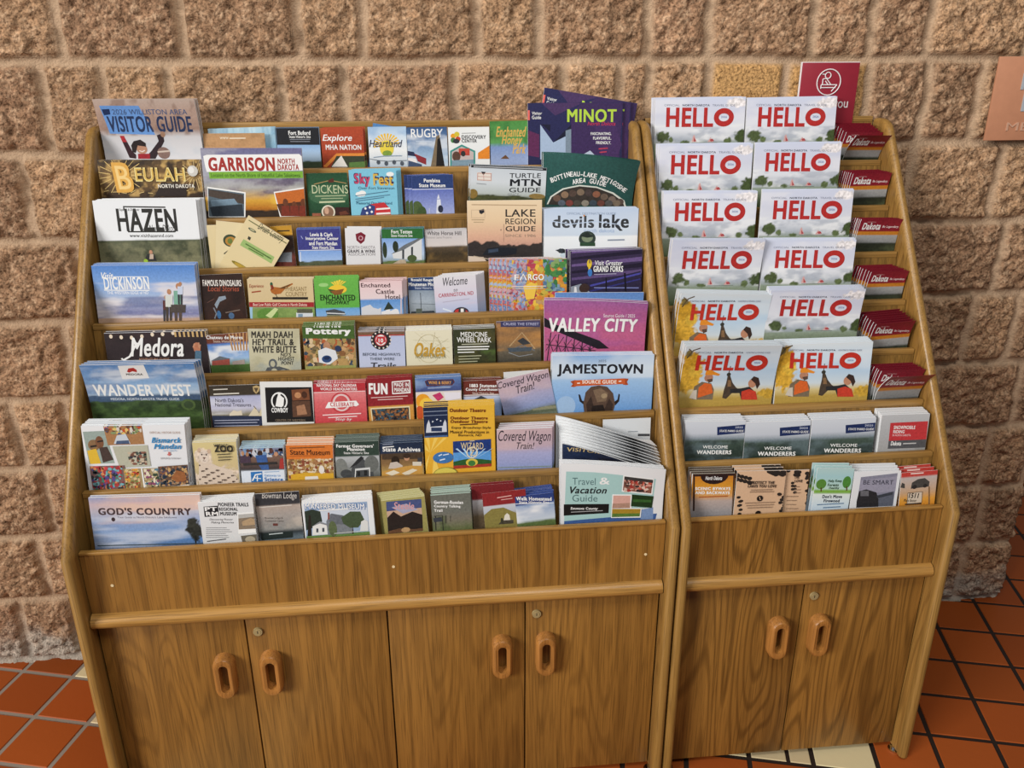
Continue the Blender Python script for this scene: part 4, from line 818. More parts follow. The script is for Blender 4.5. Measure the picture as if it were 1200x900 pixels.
 [["g",[2145,"#e6e6e8"],[1152,"#dcdcdf"]],["p",[-156,1966,-30,2011,73,1944,38,1809,-47,1742,-140,1823],"#7a1f30"],["e",-95,1930,14,1823,"#c9a0a8"],["e",-75,1912,-11,1841,"#7a1f30"],["t","NORTH DAKOTA",-351,1668,276,1667,70,"#8a8488",0.0,0],["t","GRAPE & WINE",-354,1580,273,1578,74,"#3a3238",0.03,0],["t","ASSOCIATION",-341,1508,270,1506,56,"#8a8488",0.0,0],["p",[238,1265,449,1264,445,1126,233,1127],"#2c2c2c"]]),
(dict(u=0,k=2,nm='brochure',ct='brochure',lb='Fort Totten brochure, green header over a white house',sh='green Fort Totten brochures',p=[-2221,-1299,60],w=947,h=2077,r=0.0017,n=3,T=200,t=16,dx=39,ds=0,e='#35603a',wp=None),
 [["g",[1855,"#7fa6dd"],[1502,"#b8cdea"],[1182,"#5d6c3c"]],["h",1342,28,"#4f6636","#6c7a46"],["p",[-529,2123,515,2098,504,1842,-544,1868],"#2f6a34"],["t","Fort Totten",-251,2013,220,2002,83,"#f2f2f0",0.04,0],["t","State Historic Site",-256,1926,225,1914,60,"#f2f2f0",0.02,0],["p",[-251,1508,28,1705,347,1832,437,1830,416,1353,-234,1407],"#d9dbdc"],["p",[-288,1500,28,1705,348,1846,446,1843,23,1600],"#6e7378"],["e",-468,1785,-368,1420,"#2f3a28"],["e",-235,1802,-106,1549,"#2a3324"],["p",[-23,1593,23,1600,12,1387,-33,1388],"#40454a"],["p",[182,1655,227,1663,217,1450,172,1442],"#40454a"],["e",84,1476,301,1319,"#4a5a35"],["p",[-448,1193,-79,1375,34,1372,92,1178],"#b9a992"]]),
(dict(u=0,k=2,nm='brochure',ct='brochure',lb='White Horse Hill brochure, misty top over a dark prairie',sh='White Horse Hill brochures',p=[-1211,-1295,120],w=959,h=2013,r=0.0112,n=2,T=160,t=16,dx=0,ds=0,e='#e9ecef',wp=None),
 [["g",[2029,"#c9c6c8"],[1643,"#d8cfcb"],[1629,"#5b4c3a"],[1460,"#3d3222"],[1138,"#5f4a2c"]],["n",1643,1114,"#241c12",0.8,30,60],["n",1643,1114,"#8a6c3c",0.5,60,60],["t","White Horse Hill",-437,1953,352,1926,93,"#5a5658",0.025,0],["t","National Game Preserve",-455,1858,128,1839,56,"#a09a9a",0.0,0]]),
(dict(u=0,k=2,nm='guide_booklet',ct='booklet',lb='peach LAKE REGION GUIDE with a sunset and dark trees',sh='peach LAKE REGION guides',p=[107,-1293,60],w=1720,h=2659,r=-0.0082,n=1,T=0,t=40,dx=0,ds=0,e='#e9ecef',wp=None),
 [["g",[2682,"#ecd6b4"],[2212,"#e8cba6"],[1849,"#dcaf94"],[1621,"#c99a88"],[1483,"#4a3b34"]],["h",1690,139,"#2e2a2a","#3a3230"],["t","LAKE",17,2373,711,2365,167,"#33302e",0.015,0],["t","REGION",16,2184,711,2176,130,"#33302e",0.01,0],["t","GUIDE",15,2017,712,2008,121,"#33302e",0.015,0],["t","SINCE 1986",5,1860,722,1850,60,"#8a7868",0.0,0],["l",[-758,2570,738,2536],23,"#c0a585"],["p",[-589,2452,-480,2469,-468,2397,-537,2353,-582,2380],"#2a2a30"],["f",-769,2454,-456,2271,9,"#c9b095"],["l",[-764,2230,-470,2227],19,"#b8a080"],["l",[-720,2176,-493,2173],14,"#b8a080"],["l",[-26,2122,-28,1713],9,"#a08070"],["e",-108,2010,-77,1978,"#a08070"],["p",[-527,1422,-410,1572,-135,1600,279,1570,255,1433,-44,1391],"#1c2028"],["p",[-387,1544,-158,1568,-159,1495,-388,1466],"#39465a"],["p",[-870,1405,-504,1376,-323,1119,-875,1129],"#d8c6b4"],["l",[-733,1403,-45,1253],19,"#b9a892"]]),
(dict(u=0,k=2,nm='guide_booklet',ct='booklet',lb='pale blue devils lake guide with grey lettering',sh='pale blue devils lake guides',p=[2125,-1289,60],w=2217,h=2426,r=-0.0097,n=4,T=260,t=40,dx=-2,ds=0,e='#e9ecef',wp=None),
 [["g",[2460,"#c3d4ec"],[1982,"#d3dfee"],[1822,"#cdd9e8"],[1789,"#eef1f4"],[1242,"#dfe4ea"]],["t","devils",-916,2139,64,2128,283,"#46484c",0.035,0],["t","lake",176,2140,886,2132,311,"#34363a",0.035,0],["l",[-939,2153,-494,2080,86,2137,672,2057],19,"#c3d4ec"],["p",[581,2076,749,1918,677,1910,565,2012],"#34363a"],["t","north dakota",-170,1930,550,1920,85,"#9fb6d8",0.01,0],["t","OFFICIAL DESTINATION GUIDE",-586,2324,574,2311,52,"#8ea0bc",0.0,0],["e",-195,2294,-158,2249,"#d88a3a"],["e",-291,1917,108,1566,"#33403a"],["e",-223,1871,44,1660,"#7d8a70"],["p",[-266,1802,-88,1892,72,1789,-85,1763],"#27302c"],["p",[-263,1655,99,1650,101,1566,-261,1572],"#2f4a35"],["l",[389,1701,797,1705],33,"#8d98a8"],["p",[-843,1488,-664,1522,-483,1436,-662,1392],"#23282e"],["e",-776,1524,-663,1416,"#30363c"],["e",-730,1417,-527,1321,"#c5d6e0"]]),
(dict(u=0,k=3,nm='guide_booklet',ct='booklet',lb='blue Visit DICKINSON guide with a family of four under the sky',sh='blue DICKINSON guides',p=[-7863,-1283,80],w=2154,h=2507,r=-0.0159,n=4,T=280,t=40,dx=0,ds=0,e='#e9ecef',wp=None),
 [["g",[2539,"#4f83cc"],[2084,"#82a8de"],[1732,"#b3c2dd"],[1533,"#8f92b6"],[1422,"#7b7ea8"],[1355,"#a9a3b8"]],["n",2127,1333,"#f0e6e2",0.7,14,60],["n",1820,1333,"#5f6796",0.7,12,50],["h",1342,14,"#c9a890","#b89a86"],["t","Visit",-895,2289,-647,2286,143,"#f2f2f0",0.02,0.3],["t","DICKINSON",-862,2126,83,2115,281,"#f2f2f0",0.03,0],["t","THE WESTERN EDGE of ND",-817,1918,47,1907,67,"#eef2fa",0.02,0],["l",[-670,2265,70,2257],14,"#f2f2f0"],["l",[-873,1976,78,1955],19,"#f2f2f0"],["e",369,1845,441,1746,"#b98563"],["p",[333,1731,464,1729,434,1510,316,1511],"#5c3434"],["p",[317,1523,369,1522,339,1267,299,1267],"#3a3a40"],["p",[382,1522,435,1521,401,1266,361,1266],"#3a3a40"],["e",640,2110,746,1967,"#b98563"],["p",[586,1944,779,1941,737,1622,563,1624],"#7fae9a"],["p",[564,1641,642,1640,598,1267,540,1268],"#5a4a40"],["p",[661,1640,739,1639,691,1265,632,1266],"#5a4a40"],["e",442,1981,530,1861,"#b98563"],["p",[397,1842,558,1840,522,1574,377,1576],"#d5d8d2"],["p",[378,1590,443,1589,405,1279,357,1280],"#4a4038"],["p",[459,1589,523,1588,482,1278,434,1279],"#4a4038"],["e",710,2136,772,2051,"#b98563"],["p",[678,2038,792,2036,767,1849,664,1850],"#c9d2e6"],["p",[665,1860,711,1859,685,1641,651,1642],"#3a3a40"],["p",[722,1859,768,1859,740,1640,705,1641],"#3a3a40"],["p",[494,1635,812,1630,786,1452,496,1457],"#4d4440"]]),
(dict(u=0,k=3,nm='brochure',ct='brochure',lb='dark brown dinosaur brochure with white lettering',sh='dark brown dinosaur brochures',p=[-6194,-1292,180],w=922,h=2255,r=0.0166,n=1,T=0,t=16,dx=0,ds=0,e='#e9ecef',wp=None),
 [["g",[2286,"#33211c"],[1217,"#3b241c"]],["n",2286,1217,"#1f1412",0.6,30,30],["t","FAMOUS DINOSAURS",-408,2080,420,2040,140,"#efe9e2",0.03,0],["t","Local Stories",-317,1951,360,1918,121,"#a8523c",0.01,0.25],["p",[-214,1584,-96,1757,44,1773,56,1705,-89,1645,-178,1492],"#8d99a6"],["e",-190,1448,-100,1262,"#3d6b9a"],["l",[-242,1518,-198,1380,-250,1270],28,"#7a7f88"],["l",[2,1392,325,1443],23,"#7a6a60"],["e",60,1389,184,1246,"#4d6a8c"],["p",[-557,1354,-478,1350,-489,1260,-568,1264],"#1b1412"],["l",[-366,1637,-199,1718],14,"#6a4a40"]]),
(dict(u=0,k=3,nm='brochure',ct='brochure',lb='cream PHEASANT COUNTRY brochure with a pheasant on it',sh='cream PHEASANT COUNTRY brochures',p=[-4975,-1288,60],w=1419,h=2145,r=-0.0159,n=3,T=160,t=16,dx=0,ds=0,e='#e9ecef',wp=None),
 [["g",[2168,"#d9c49a"],[1611,"#d6bf92"],[1499,"#8a9a6c"],[1251,"#6c7c50"]],["h",1477,28,"#6f8a48","#8fa860"],["p",[-758,1631,716,1609,710,1500,-767,1524],"#a3282e"],["t","Best Low Public Golf Course in North Dakota",-626,1576,551,1557,64,"#f0d8c8",0.01,0.15],["p",[-718,1519,-638,1518,-658,1261,-738,1263],"#9cc3dc"],["p",[-228,1905,-170,1970,-2,1946,266,2045,276,2018,96,1913,-3,1812,-133,1792,-204,1837],"#b0682c"],["e",-221,2069,-161,1988,"#2f5a40"],["p",[-217,2007,-160,2006,-141,1926,-201,1891],"#8a3a24"],["p",[-45,1924,254,2036,85,1923],"#5d4020"],["l",[-113,1801,-79,1711],14,"#4a3a24"],["t","PHEASANT",109,1918,571,1911,101,"#9d8358",0.0,0],["t","COUNTRY",101,1802,564,1795,101,"#9d8358",0.0,0],["p",[-187,1739,584,1728,581,1674,-190,1685],"#2b241c"],["t","Experience",-676,1982,-363,1977,101,"#a34a2c",0.0,0.3],["l",[-632,1852,-430,1876],28,"#a34a2c"],["e",-559,1494,-92,1206,"#5f8a3a"],["p",[-369,1324,-154,1501,-76,1468,-252,1254],"#c9d89a"],["p",[306,1380,675,1374,667,1247,297,1253],"#d5dbe0"],["p",[331,1461,659,1456,653,1365,326,1371],"#5a5a48"],["p",[345,1352,447,1351,442,1269,340,1271],"#7f9ab0"]]),
(dict(u=0,k=3,nm='brochure',ct='brochure',lb='green ENCHANTED HIGHWAY brochure with a yellow sculpture logo',sh='green ENCHANTED HIGHWAY brochures',p=[-3733,-1298,60],w=971,h=2140,r=-0.005,n=3,T=220,t=16,dx=10,ds=0,e='#7fc45f',wp=None),
 [["g",[2165,"#6db54f"],[1470,"#62ad48"],[1447,"#6ea4dc"],[1220,"#8fb9e2"]],["e",-387,2031,-170,1946,"#9fd080"],["p",[22,1919,-121,2047,-69,2046],"#f2d34a"],["p",[22,1919,-60,2064,-8,2063],"#f2d34a"],["p",[22,1919,1,2080,54,2079],"#f2d34a"],["p",[22,1919,63,2097,114,2095],"#f2d34a"],["p",[22,1919,122,2077,172,2076],"#f2d34a"],["p",[22,1919,180,2058,231,2057],"#f2d34a"],["e",-176,1982,227,1779,"#efc93e"],["p",[-194,1902,124,1840,-10,1763,-137,1811],"#3d5a2c"],["p",[-134,1846,169,1893,98,1769,-54,1755],"#8a5a2a"],["t","ENCHANTED",-371,1706,400,1687,132,"#1f3318",0.035,0],["t","HIGHWAY",-245,1593,268,1579,91,"#1f3318",0.02,0],["p",[-270,1408,-74,1439,139,1374,168,1305,-170,1278,-254,1326],"#4b4f55"],["l",[-253,1353,158,1323],23,"#d9dde0"],["p",[-256,1307,176,1286,172,1222,-261,1235],"#8a8f6a"]]),
(dict(u=0,k=3,nm='brochure',ct='brochure',lb='pink and blue castle hotel brochure with a white castle',sh='pink and blue castle brochures',p=[-2749,-1298,60],w=940,h=2056,r=-0.0042,n=4,T=220,t=16,dx=114,ds=0,e='#d8cfc4',wp=None),
 [["g",[2094,"#e9c9cb"],[1644,"#e8d6d8"],[1621,"#5f93d2"],[1371,"#86aee0"],[1211,"#9db8dc"]],["l",[-465,2060,470,2060],27,"#8a2028"],["t","Enchanted",-441,1959,211,1943,95,"#3d2328",0.02,-0.05],["t","Castle",-118,1809,292,1799,109,"#3d2328",0.02,-0.05],["t","Hotel",84,1682,418,1673,100,"#3d2328",0.02,-0.05],["p",[-468,1246,-456,1451,-345,1493,-256,1514,-195,1444,-86,1409,-19,1439,-30,1233],"#d4d6dc"],["p",[-30,1233,-11,1347,87,1368,89,1413,178,1411,184,1356,310,1407,361,1383,411,1221],"#e6e6e8"],["p",[35,1378,150,1571,265,1409],"#2d3a30"],["p",[425,1623,452,1622,433,1211,406,1212],"#d8c8cc"]]),
(dict(u=0,k=3,nm='brochure',ct='brochure',lb='dark blue Minuteman Missile site brochure behind the Carrington one',sh='dark blue Minuteman brochures',p=[-1710,-1295,240],w=818,h=2054,r=0.0112,n=1,T=0,t=16,dx=0,ds=0,e='#e9ecef',wp=None),
 [["g",[1756,"#8a98a8"],[1518,"#a9b4c0"],[1171,"#8d959a"]],["p",[-428,2104,455,2070,440,1738,-448,1773],"#2f4470"],["t","Ronald Reagan",-332,1999,181,1979,77,"#f2f2f0",0.035,0],["t","Minuteman Missile",-395,1908,289,1881,81,"#f2f2f0",0.035,0],["t","State Historic Site",-257,1821,253,1800,54,"#c9d2e6",0.01,0],["l",[-138,1706,-141,1314],14,"#4d555c"],["l",[-340,1461,200,1425],9,"#5a626a"],["p",[-372,1278,147,1279,196,1160,-377,1185],"#3a4046"],["p",[-256,1342,-121,1337,-129,1198,-264,1204],"#5a6258"]]),
(dict(u=0,k=3,nm='brochure',ct='brochure',lb='white Welcome to Carrington brochure leaning left at the front',sh='white Carrington brochures',p=[-1005,-1281,60],w=957,h=2092,r=0.0387,n=5,T=300,t=47,dx=207,ds=0,e='#e9ecef',wp=None),
 [["g",[2123,"#e2dfe4"],[1671,"#d8d4e2"],[1443,"#c4c8e2"],[1121,"#a9bce0"]],["n",1853,1443,"#e6c9d4",0.5,20,40],["u","Welcome",-266,1879,285,1887,190,"#33333a",0.005,0.3],["u","to",-41,1741,49,1744,63,"#33333a",0.0,0.3],["u","CARRINGTON, ND",-389,1614,404,1628,100,"#b03a4a",0.015,0],["l",[-306,1516,308,1557],18,"#b9b4c8"],["e",-90,1377,278,1096,"#3a3a42"],["p",[-77,1238,-25,1326,44,1335,6,1116,-62,1121],"#c43a3a"],["p",[90,1342,157,1337,151,1105,74,1111],"#f2f2f0"],["p",[201,1311,253,1261,256,1098,197,1102],"#c43a3a"],["l",[-317,1370,-119,1287],36,"#dfe8f6"]]),
(dict(u=0,k=3,nm='guide_booklet',ct='booklet',lb='front FARGO guide with painted bright colours',sh='painted FARGO guides',p=[775,-1298,60],w=1390,h=2443,r=-0.0028,n=5,T=220,t=40,dx=-381,ds=0,e='#e9ecef',wp=None),
 [["g",[2472,"#b98a90"],[2088,"#c9884a"],[1630,"#d8a436"],[1190,"#8f8a9a"]],["m",-752,2489,744,1168,["#b9475a","#e0a03a","#d8683a","#e9c24a","#c9b14a","#d88a3a"],119],["m",-752,2489,-221,1196,["#6f86b0","#a9b4cc","#b96a78","#8a9cc4","#c9a0a8"],82],["m",144,2469,784,1701,["#4f8a4a","#7fa0b4","#5a7a9a","#8aa86a","#3d7a4a"],137],["p",[-309,1822,-128,1931,8,1859,-60,1539,-243,1521],"#eec650"],["t","F",-511,2043,-407,2041,132,"#f2f2f0",0.035,0],["l",[-376,1979,-307,2113,-236,1975],32,"#f2f2f0"],["t","RGO",-199,2040,167,2031,141,"#f2f2f0",0.035,0],["l",[-580,1829,213,1827],18,"#eee2d4"],["l",[-557,1778,145,1778],14,"#e2d6c8"]]),
(dict(u=0,k=3,nm='guide_booklet',ct='booklet',lb='dark purple GRAND FORKS guide under a stadium roof photo',sh='dark purple GRAND FORKS guides',p=[2400,-1295,60],w=1670,h=2604,r=0.0062,n=4,T=260,t=40,dx=-49,ds=0,e='#e9ecef',wp=None),
 [["g",[2676,"#3d3150"],[1624,"#2c2440"]],["p",[-800,2611,-800,2558,834,2640,831,2739],"#7a6299"],["p",[-800,2458,-800,2404,838,2495,835,2595],"#241d33"],["p",[-800,2305,-800,2250,841,2331,840,2431],"#6c5688"],["p",[-800,2150,-800,2095,845,2193,842,2294],"#221b30"],["p",[-799,1995,-799,1940,849,2046,846,2147],"#5d4a78"],["p",[-799,1839,-799,1784,854,1862,851,1963],"#1e182c"],["p",[-799,1747,-367,1869,804,2103,816,1603,-799,1645],"#2b2540"],["l",[-367,1800,805,2048],42,"#4a4aa0"],["l",[-366,1675,808,1919],32,"#34347a"],["l",[-280,1751,770,1712],23,"#7d86c0"],["p",[-821,1794,-583,1854,-366,1648,-821,1655],"#8a93a0"],["e",-627,1856,-387,1639,"#3c2c28"],["p",[-735,1791,-692,1789,-677,1659,-747,1662],"#e2e4e8"],["l",[433,2070,465,1630],42,"#16131f"],["l",[1,1971,5,1634],32,"#16131f"],["e",-449,2410,-335,2211,"#e6c53a"],["p",[-406,2418,-393,2418,-392,2318,-405,2318],"#3d3150"],["p",[-380,2417,-367,2417,-367,2317,-380,2317],"#3d3150"],["p",[-414,2237,-370,2235,-368,2053,-412,2054],"#e6c53a"],["e",-430,2192,-325,2015,"#3f7ac0"],["t","Visit Greater",-263,2323,373,2301,111,"#f2f2f0",0.015,0.15],["t","GRAND FORKS",-297,2187,393,2163,139,"#f2f2f0",0.045,0],["l",[-283,2059,238,2059],19,"#a9a4bc"]]),
(dict(u=0,k=4,nm='guide_booklet',ct='booklet',lb='dark Medora guide with white script and a raised hand',sh='dark Medora guides',p=[-7590,-1292,120],w=2121,h=2201,r=-0.0071,n=2,T=80,t=40,dx=0,ds=0,e='#e9ecef',wp=None),
 [["g",[2260,"#3a2c2c"],[1799,"#2c2226"],[1443,"#332a2c"]],["n",2260,1443,"#1c1519",0.6,14,30],["e",-1169,2191,-1099,2101,"#e9d8c0"],["e",-957,2176,-887,2087,"#e9d8c0"],["e",-747,2153,-676,2063,"#e9d8c0"],["e",-534,2138,-463,2049,"#e9d8c0"],["e",-317,2159,-246,2069,"#e9d8c0"],["e",-97,2197,-25,2107,"#e9d8c0"],["e",118,2200,191,2110,"#e9d8c0"],["e",337,2220,410,2130,"#e9d8c0"],["p",[395,2219,436,2217,442,2085,401,2086],"#caa872"],["p",[487,2221,528,2219,534,2083,492,2084],"#caa872"],["p",[578,2222,620,2221,625,2080,584,2081],"#caa872"],["p",[670,2224,712,2223,717,2078,675,2079],"#caa872"],["p",[762,2226,804,2225,809,2075,767,2076],"#caa872"],["p",[854,2228,896,2227,901,2073,859,2074],"#caa872"],["p",[947,2230,988,2229,993,2070,951,2071],"#caa872"],["p",[1039,2232,1081,2231,1085,2068,1043,2069],"#caa872"],["e",762,1953,918,1717,"#b9785a"],["p",[797,1774,922,1761,898,1367,746,1371],"#4f7088"],["l",[801,1929,763,1842],33,"#c08a6c"],["l",[887,1949,888,1838],33,"#c08a6c"],["l",[920,1904,894,1815],28,"#c08a6c"],["t","Medora",-558,1888,554,1856,420,"#f2f2f0",0.03,0.3],["l",[-401,1985,-584,1681,-719,1605,-764,1642],42,"#f2f2f0"],["t","ADVENTURE GUIDE",-406,1613,231,1594,56,"#b98a70",0.015,0],["e",-141,1561,-38,1513,"#a07058"]]),
(dict(u=0,k=4,nm='brochure',ct='brochure',lb='Chateau de Mores brochure with sky and a red house',sh='Chateau de Mores brochures',p=[-5972,-1280,100],w=910,h=2112,r=0.0436,n=1,T=0,t=16,dx=0,ds=0,e='#e9ecef',wp=None),
 [["g",[2182,"#74412f"],[1919,"#6a3626"],[1901,"#4f7cc0"],[1564,"#9dbce2"],[1386,"#8aa06a"],[1251,"#5d7a3c"]],["n",1852,1453,"#f2f2f0",0.8,22,40],["p",[19,2173,61,2169,81,1731,47,1734],"#b58a5c"],["p",[94,2167,136,2163,140,1726,106,1729],"#b58a5c"],["p",[169,2161,211,2158,199,1722,165,1724],"#b58a5c"],["p",[245,2155,287,2152,258,1717,224,1719],"#b58a5c"],["p",[320,2149,362,2146,317,1712,283,1715],"#b58a5c"],["p",[396,2143,438,2140,376,1707,343,1710],"#b58a5c"],["t","Chateau de Mores",-450,2065,317,2005,78,"#f2f2f0",0.03,0],["t","State Historic Site",-317,1968,245,1924,55,"#d8c4b4",0.01,0],["p",[-409,1537,-235,1613,-30,1560,-42,1416,-424,1434],"#a8564a"],["p",[-439,1530,-232,1630,-10,1549],"#6a7078"],["p",[24,1488,284,1512,280,1390,10,1394],"#b0a098"],["p",[-561,1432,376,1400,354,1188,-566,1264],"#4f6e34"]]),
(dict(u=0,k=4,nm='brochure',ct='brochure',lb='cream parchment Maah Daah Hey Trail & White Butte brochure',sh='parchment trail brochures',p=[-5135,-1282,40],w=1098,h=2203,r=-0.0336,n=1,T=0,t=16,dx=0,ds=0,e='#e9ecef',wp=None),
 [["g",[2212,"#cfc9ac"],[1272,"#c4bfa2"]],["n",2212,1227,"#b3ad8c",0.6,30,30],["n",1543,1227,"#9aa6a6",0.5,40,40],["t","MAAH DAAH",-481,2077,407,2077,149,"#33302c",0.045,0.1],["t","HEY TRAIL &",-467,1911,416,1910,145,"#33302c",0.045,0.1],["t","WHITE BUTTE",-473,1746,467,1744,154,"#33302c",0.045,0.1],["t","ND'S",120,1628,342,1628,81,"#33302c",0.03,0.1],["t","HIGHEST",63,1536,414,1535,86,"#33302c",0.03,0.1],["t","POINT",126,1439,392,1438,81,"#33302c",0.03,0.1],["e",-146,1535,34,1317,"#5d6266"],["e",-110,1490,-7,1353,"#b9b69e"],["p",[-250,1219,-178,1341,80,1362,290,1293,295,1216],"#55595c"],["e",-94,1318,29,1217,"#b9b69e"],["e",97,1294,222,1216,"#8d8f86"]]),
(dict(u=0,k=4,nm='brochure',ct='brochure',lb='green-headed Pottery brochure with a potter at work',sh='green Pottery brochures',p=[-3899,-1299,60],w=1123,h=2245,r=-0.0022,n=4,T=300,t=62,dx=-4,ds=0,e='#6f8f55',wp=None),
 [["g",[2271,"#8a7a5a"],[2004,"#a58658"],[1691,"#b08a5c"],[1237,"#8f8a50"]],["m",-566,2023,564,1213,["#8a5f3a","#c9a070","#5d4a38","#d8bf98","#7a6a4a","#b5623a","#3c4a5c","#a9925a"],116],["p",[-620,2401,632,2362,607,1939,-654,1981],"#46622c"],["t","Prairie Fire",-306,2256,271,2238,85,"#f2f2f0",0.045,0],["t","Pottery",-483,2122,481,2091,179,"#f2f2f0",0.07,0],["e",-135,1896,20,1689,"#b98a6a"],["p",[-254,1698,-81,1760,125,1685,165,1502,-24,1372,-252,1426],"#dfe2e6"],["e",-186,1583,31,1416,"#2f4a7a"],["e",-138,1558,-7,1481,"#1d2c50"],["e",111,1798,250,1658,"#2f3a5a"],["p",[156,1502,368,1495,399,1311,182,1273],"#b5935c"],["p",[-618,1349,550,1342,542,1205,-626,1249],"#9a9a5a"]]),
(dict(u=0,k=4,nm='brochure',ct='brochure',lb='pale blue Trails brochure with a red round highway badge',sh='pale blue Trails brochures',p=[-2784,-1291,60],w=1013,h=2093,r=-0.0166,n=3,T=280,t=16,dx=0,ds=0,e='#e9ecef',wp=None),
 [["g",[2115,"#c9cfd8"],[2048,"#7a5a44"],[1985,"#7a5a44"],[1958,"#bac4e2"],[1231,"#c4cbe4"]],["l",[-507,1985,504,1985],22,"#b8403a"],["o",-238,2097,201,1656,107,"#2c2a2c"],["o",-155,2015,118,1739,36,"#b9323a"],["e",-129,1996,97,1758,"#f2f2f0"],["p",[-96,1960,72,1957,93,1844,-21,1769,-127,1848],"#c23a40"],["t","10",-67,1869,35,1867,89,"#f2f2f0",0.04,0],["e",183,1896,220,1855,"#e8dcd2"],["e",161,1816,197,1775,"#e8dcd2"],["e",99,1753,137,1711,"#e8dcd2"],["e",16,1718,53,1677,"#e8dcd2"],["e",-76,1720,-40,1679,"#e8dcd2"],["e",-159,1758,-121,1716,"#e8dcd2"],["e",-213,1823,-176,1782,"#e8dcd2"],["e",-229,1904,-194,1863,"#e8dcd2"],["e",-206,1984,-169,1942,"#e8dcd2"],["e",-147,2046,-109,2005,"#e8dcd2"],["e",-62,2080,-27,2039,"#e8dcd2"],["e",31,2079,66,2038,"#e8dcd2"],["e",111,2041,148,2000,"#e8dcd2"],["e",165,1976,203,1935,"#e8dcd2"],["t","BEFORE HIGHWAYS",-425,1562,396,1545,67,"#5d6678",0.0,0],["t","THERE WERE",-278,1456,266,1445,62,"#5d6678",0.0,0],["t","Trails",-259,1300,294,1288,142,"#3c3c44",0.015,0.1]]),
(dict(u=0,k=4,nm='brochure',ct='brochure',lb='ivory Oakes brochure with gold script',sh='ivory Oakes brochures',p=[-1719,-1298,60],w=1025,h=2071,r=-0.0031,n=5,T=338,t=54,dx=0,ds=0,e='#e9ecef',wp=None),
 [["g",[2087,"#e6e0c6"],[1244,"#dfd9be"]],["l",[-482,2079,-482,2079],7,"#cfc6a2"],["l",[-173,1857,73,1658],7,"#cfc6a2"],["l",[139,1633,-301,2038],7,"#cfc6a2"],["l",[454,1407,257,1616],7,"#cfc6a2"],["l",[-173,1988,-120,1996],7,"#cfc6a2"],["l",[139,1765,441,1573],7,"#cfc6a2"],["l",[453,1540,63,1954],7,"#cfc6a2"],["l",[-202,1347,-343,1562],7,"#cfc6a2"],["l",[139,1897,244,1912],7,"#cfc6a2"],["l",[453,1673,-160,1520],7,"#cfc6a2"],["l",[-201,1480,428,1870],7,"#cfc6a2"],["l",[139,2028,23,1477],7,"#cfc6a2"],["l",[452,1805,-352,1858],7,"#cfc6a2"],["l",[-200,1612,207,1434],7,"#cfc6a2"],["o",-286,1983,269,1326,9,"#cbbf96"],["t","Oakes",-335,1640,359,1617,320,"#c79a3a",0.03,0.3],["t","NORTH DAKOTA",-306,1497,363,1474,116,"#8f8455",0.0,0]]),
(dict(u=0,k=4,nm='brochure',ct='brochure',lb='dark green MEDICINE WHEEL PARK brochure',sh='dark green MEDICINE WHEEL PARK brochures',p=[-684,-1295,60],w=928,h=2070,r=0.01,n=4,T=240,t=48,dx=0,ds=0,e='#e9ecef',wp=None),
 [["g",[2095,"#3a3d28"],[1202,"#33351f"]],["n",2095,1202,"#55502c",0.7,30,40],["n",1571,1156,"#5f7a3a",0.5,30,30],["t","MEDICINE",-302,1952,293,1926,111,"#f2f2f0",0.015,0],["t","WHEEL PARK",-391,1831,377,1796,116,"#f2f2f0",0.015,0],["l",[-290,1721,307,1712],18,"#c9c9b4"],["l",[-380,1666,328,1647],27,"#f2f2f0"],["l",[-382,1607,304,1588],27,"#f2f2f0"],["l",[-385,1542,-9,1534],22,"#f2f2f0"],["l",[-366,1450,144,1444],18,"#b9b99c"],["l",[-369,1385,97,1381],18,"#b9b99c"],["l",[-371,1320,51,1319],18,"#b9b99c"],["l",[-373,1265,4,1261],18,"#b9b99c"]]),
(dict(u=0,k=4,nm='brochure',ct='brochure',lb='dim mountain logo brochure left of the VALLEY CITY guide',sh='dim mountain logo brochures',p=[322,-1294,120],w=996,h=2201,r=0.0119,n=1,T=0,t=16,dx=0,ds=0,e='#e9ecef',wp=None),
 [["g",[2224,"#6a5c6a"],[2019,"#7a6048"],[1790,"#a5794a"],[1514,"#6a6050"],[1211,"#3a3a34"]],["n",2156,1514,"#c08a4c",0.6,16,50],["n",1514,1188,"#2a2e2a",0.6,40,40],["p",[-398,2211,489,2170,487,2033,-401,2074],"#3d3d62"],["t","CRUISE THE STREET",-343,2140,462,2103,63,"#b9b8d4",0.02,0],["l",[-216,1616,75,1924,365,1532],27,"#b99a70"],["l",[-218,1524,69,1625,356,1495],22,"#6a7078"],["p",[-262,1581,313,1581,268,1490,-219,1486],"#4a5560"],["l",[-242,1478,-1,1373,310,1414],18,"#8a8f94"],["p",[-38,1736,96,1808,270,1662,92,1638],"#3a3c40"]]),
(dict(u=0,k=4,nm='guide_booklet',ct='booklet',lb='front magenta VALLEY CITY guide with a black trestle bridge',sh='magenta VALLEY CITY guides',p=[2021,-1300,40],w=2309,h=2673,r=0.0,n=3,T=200,t=40,dx=42,ds=0,e='#e9ecef',wp=(0.011,1.5,0.02)),
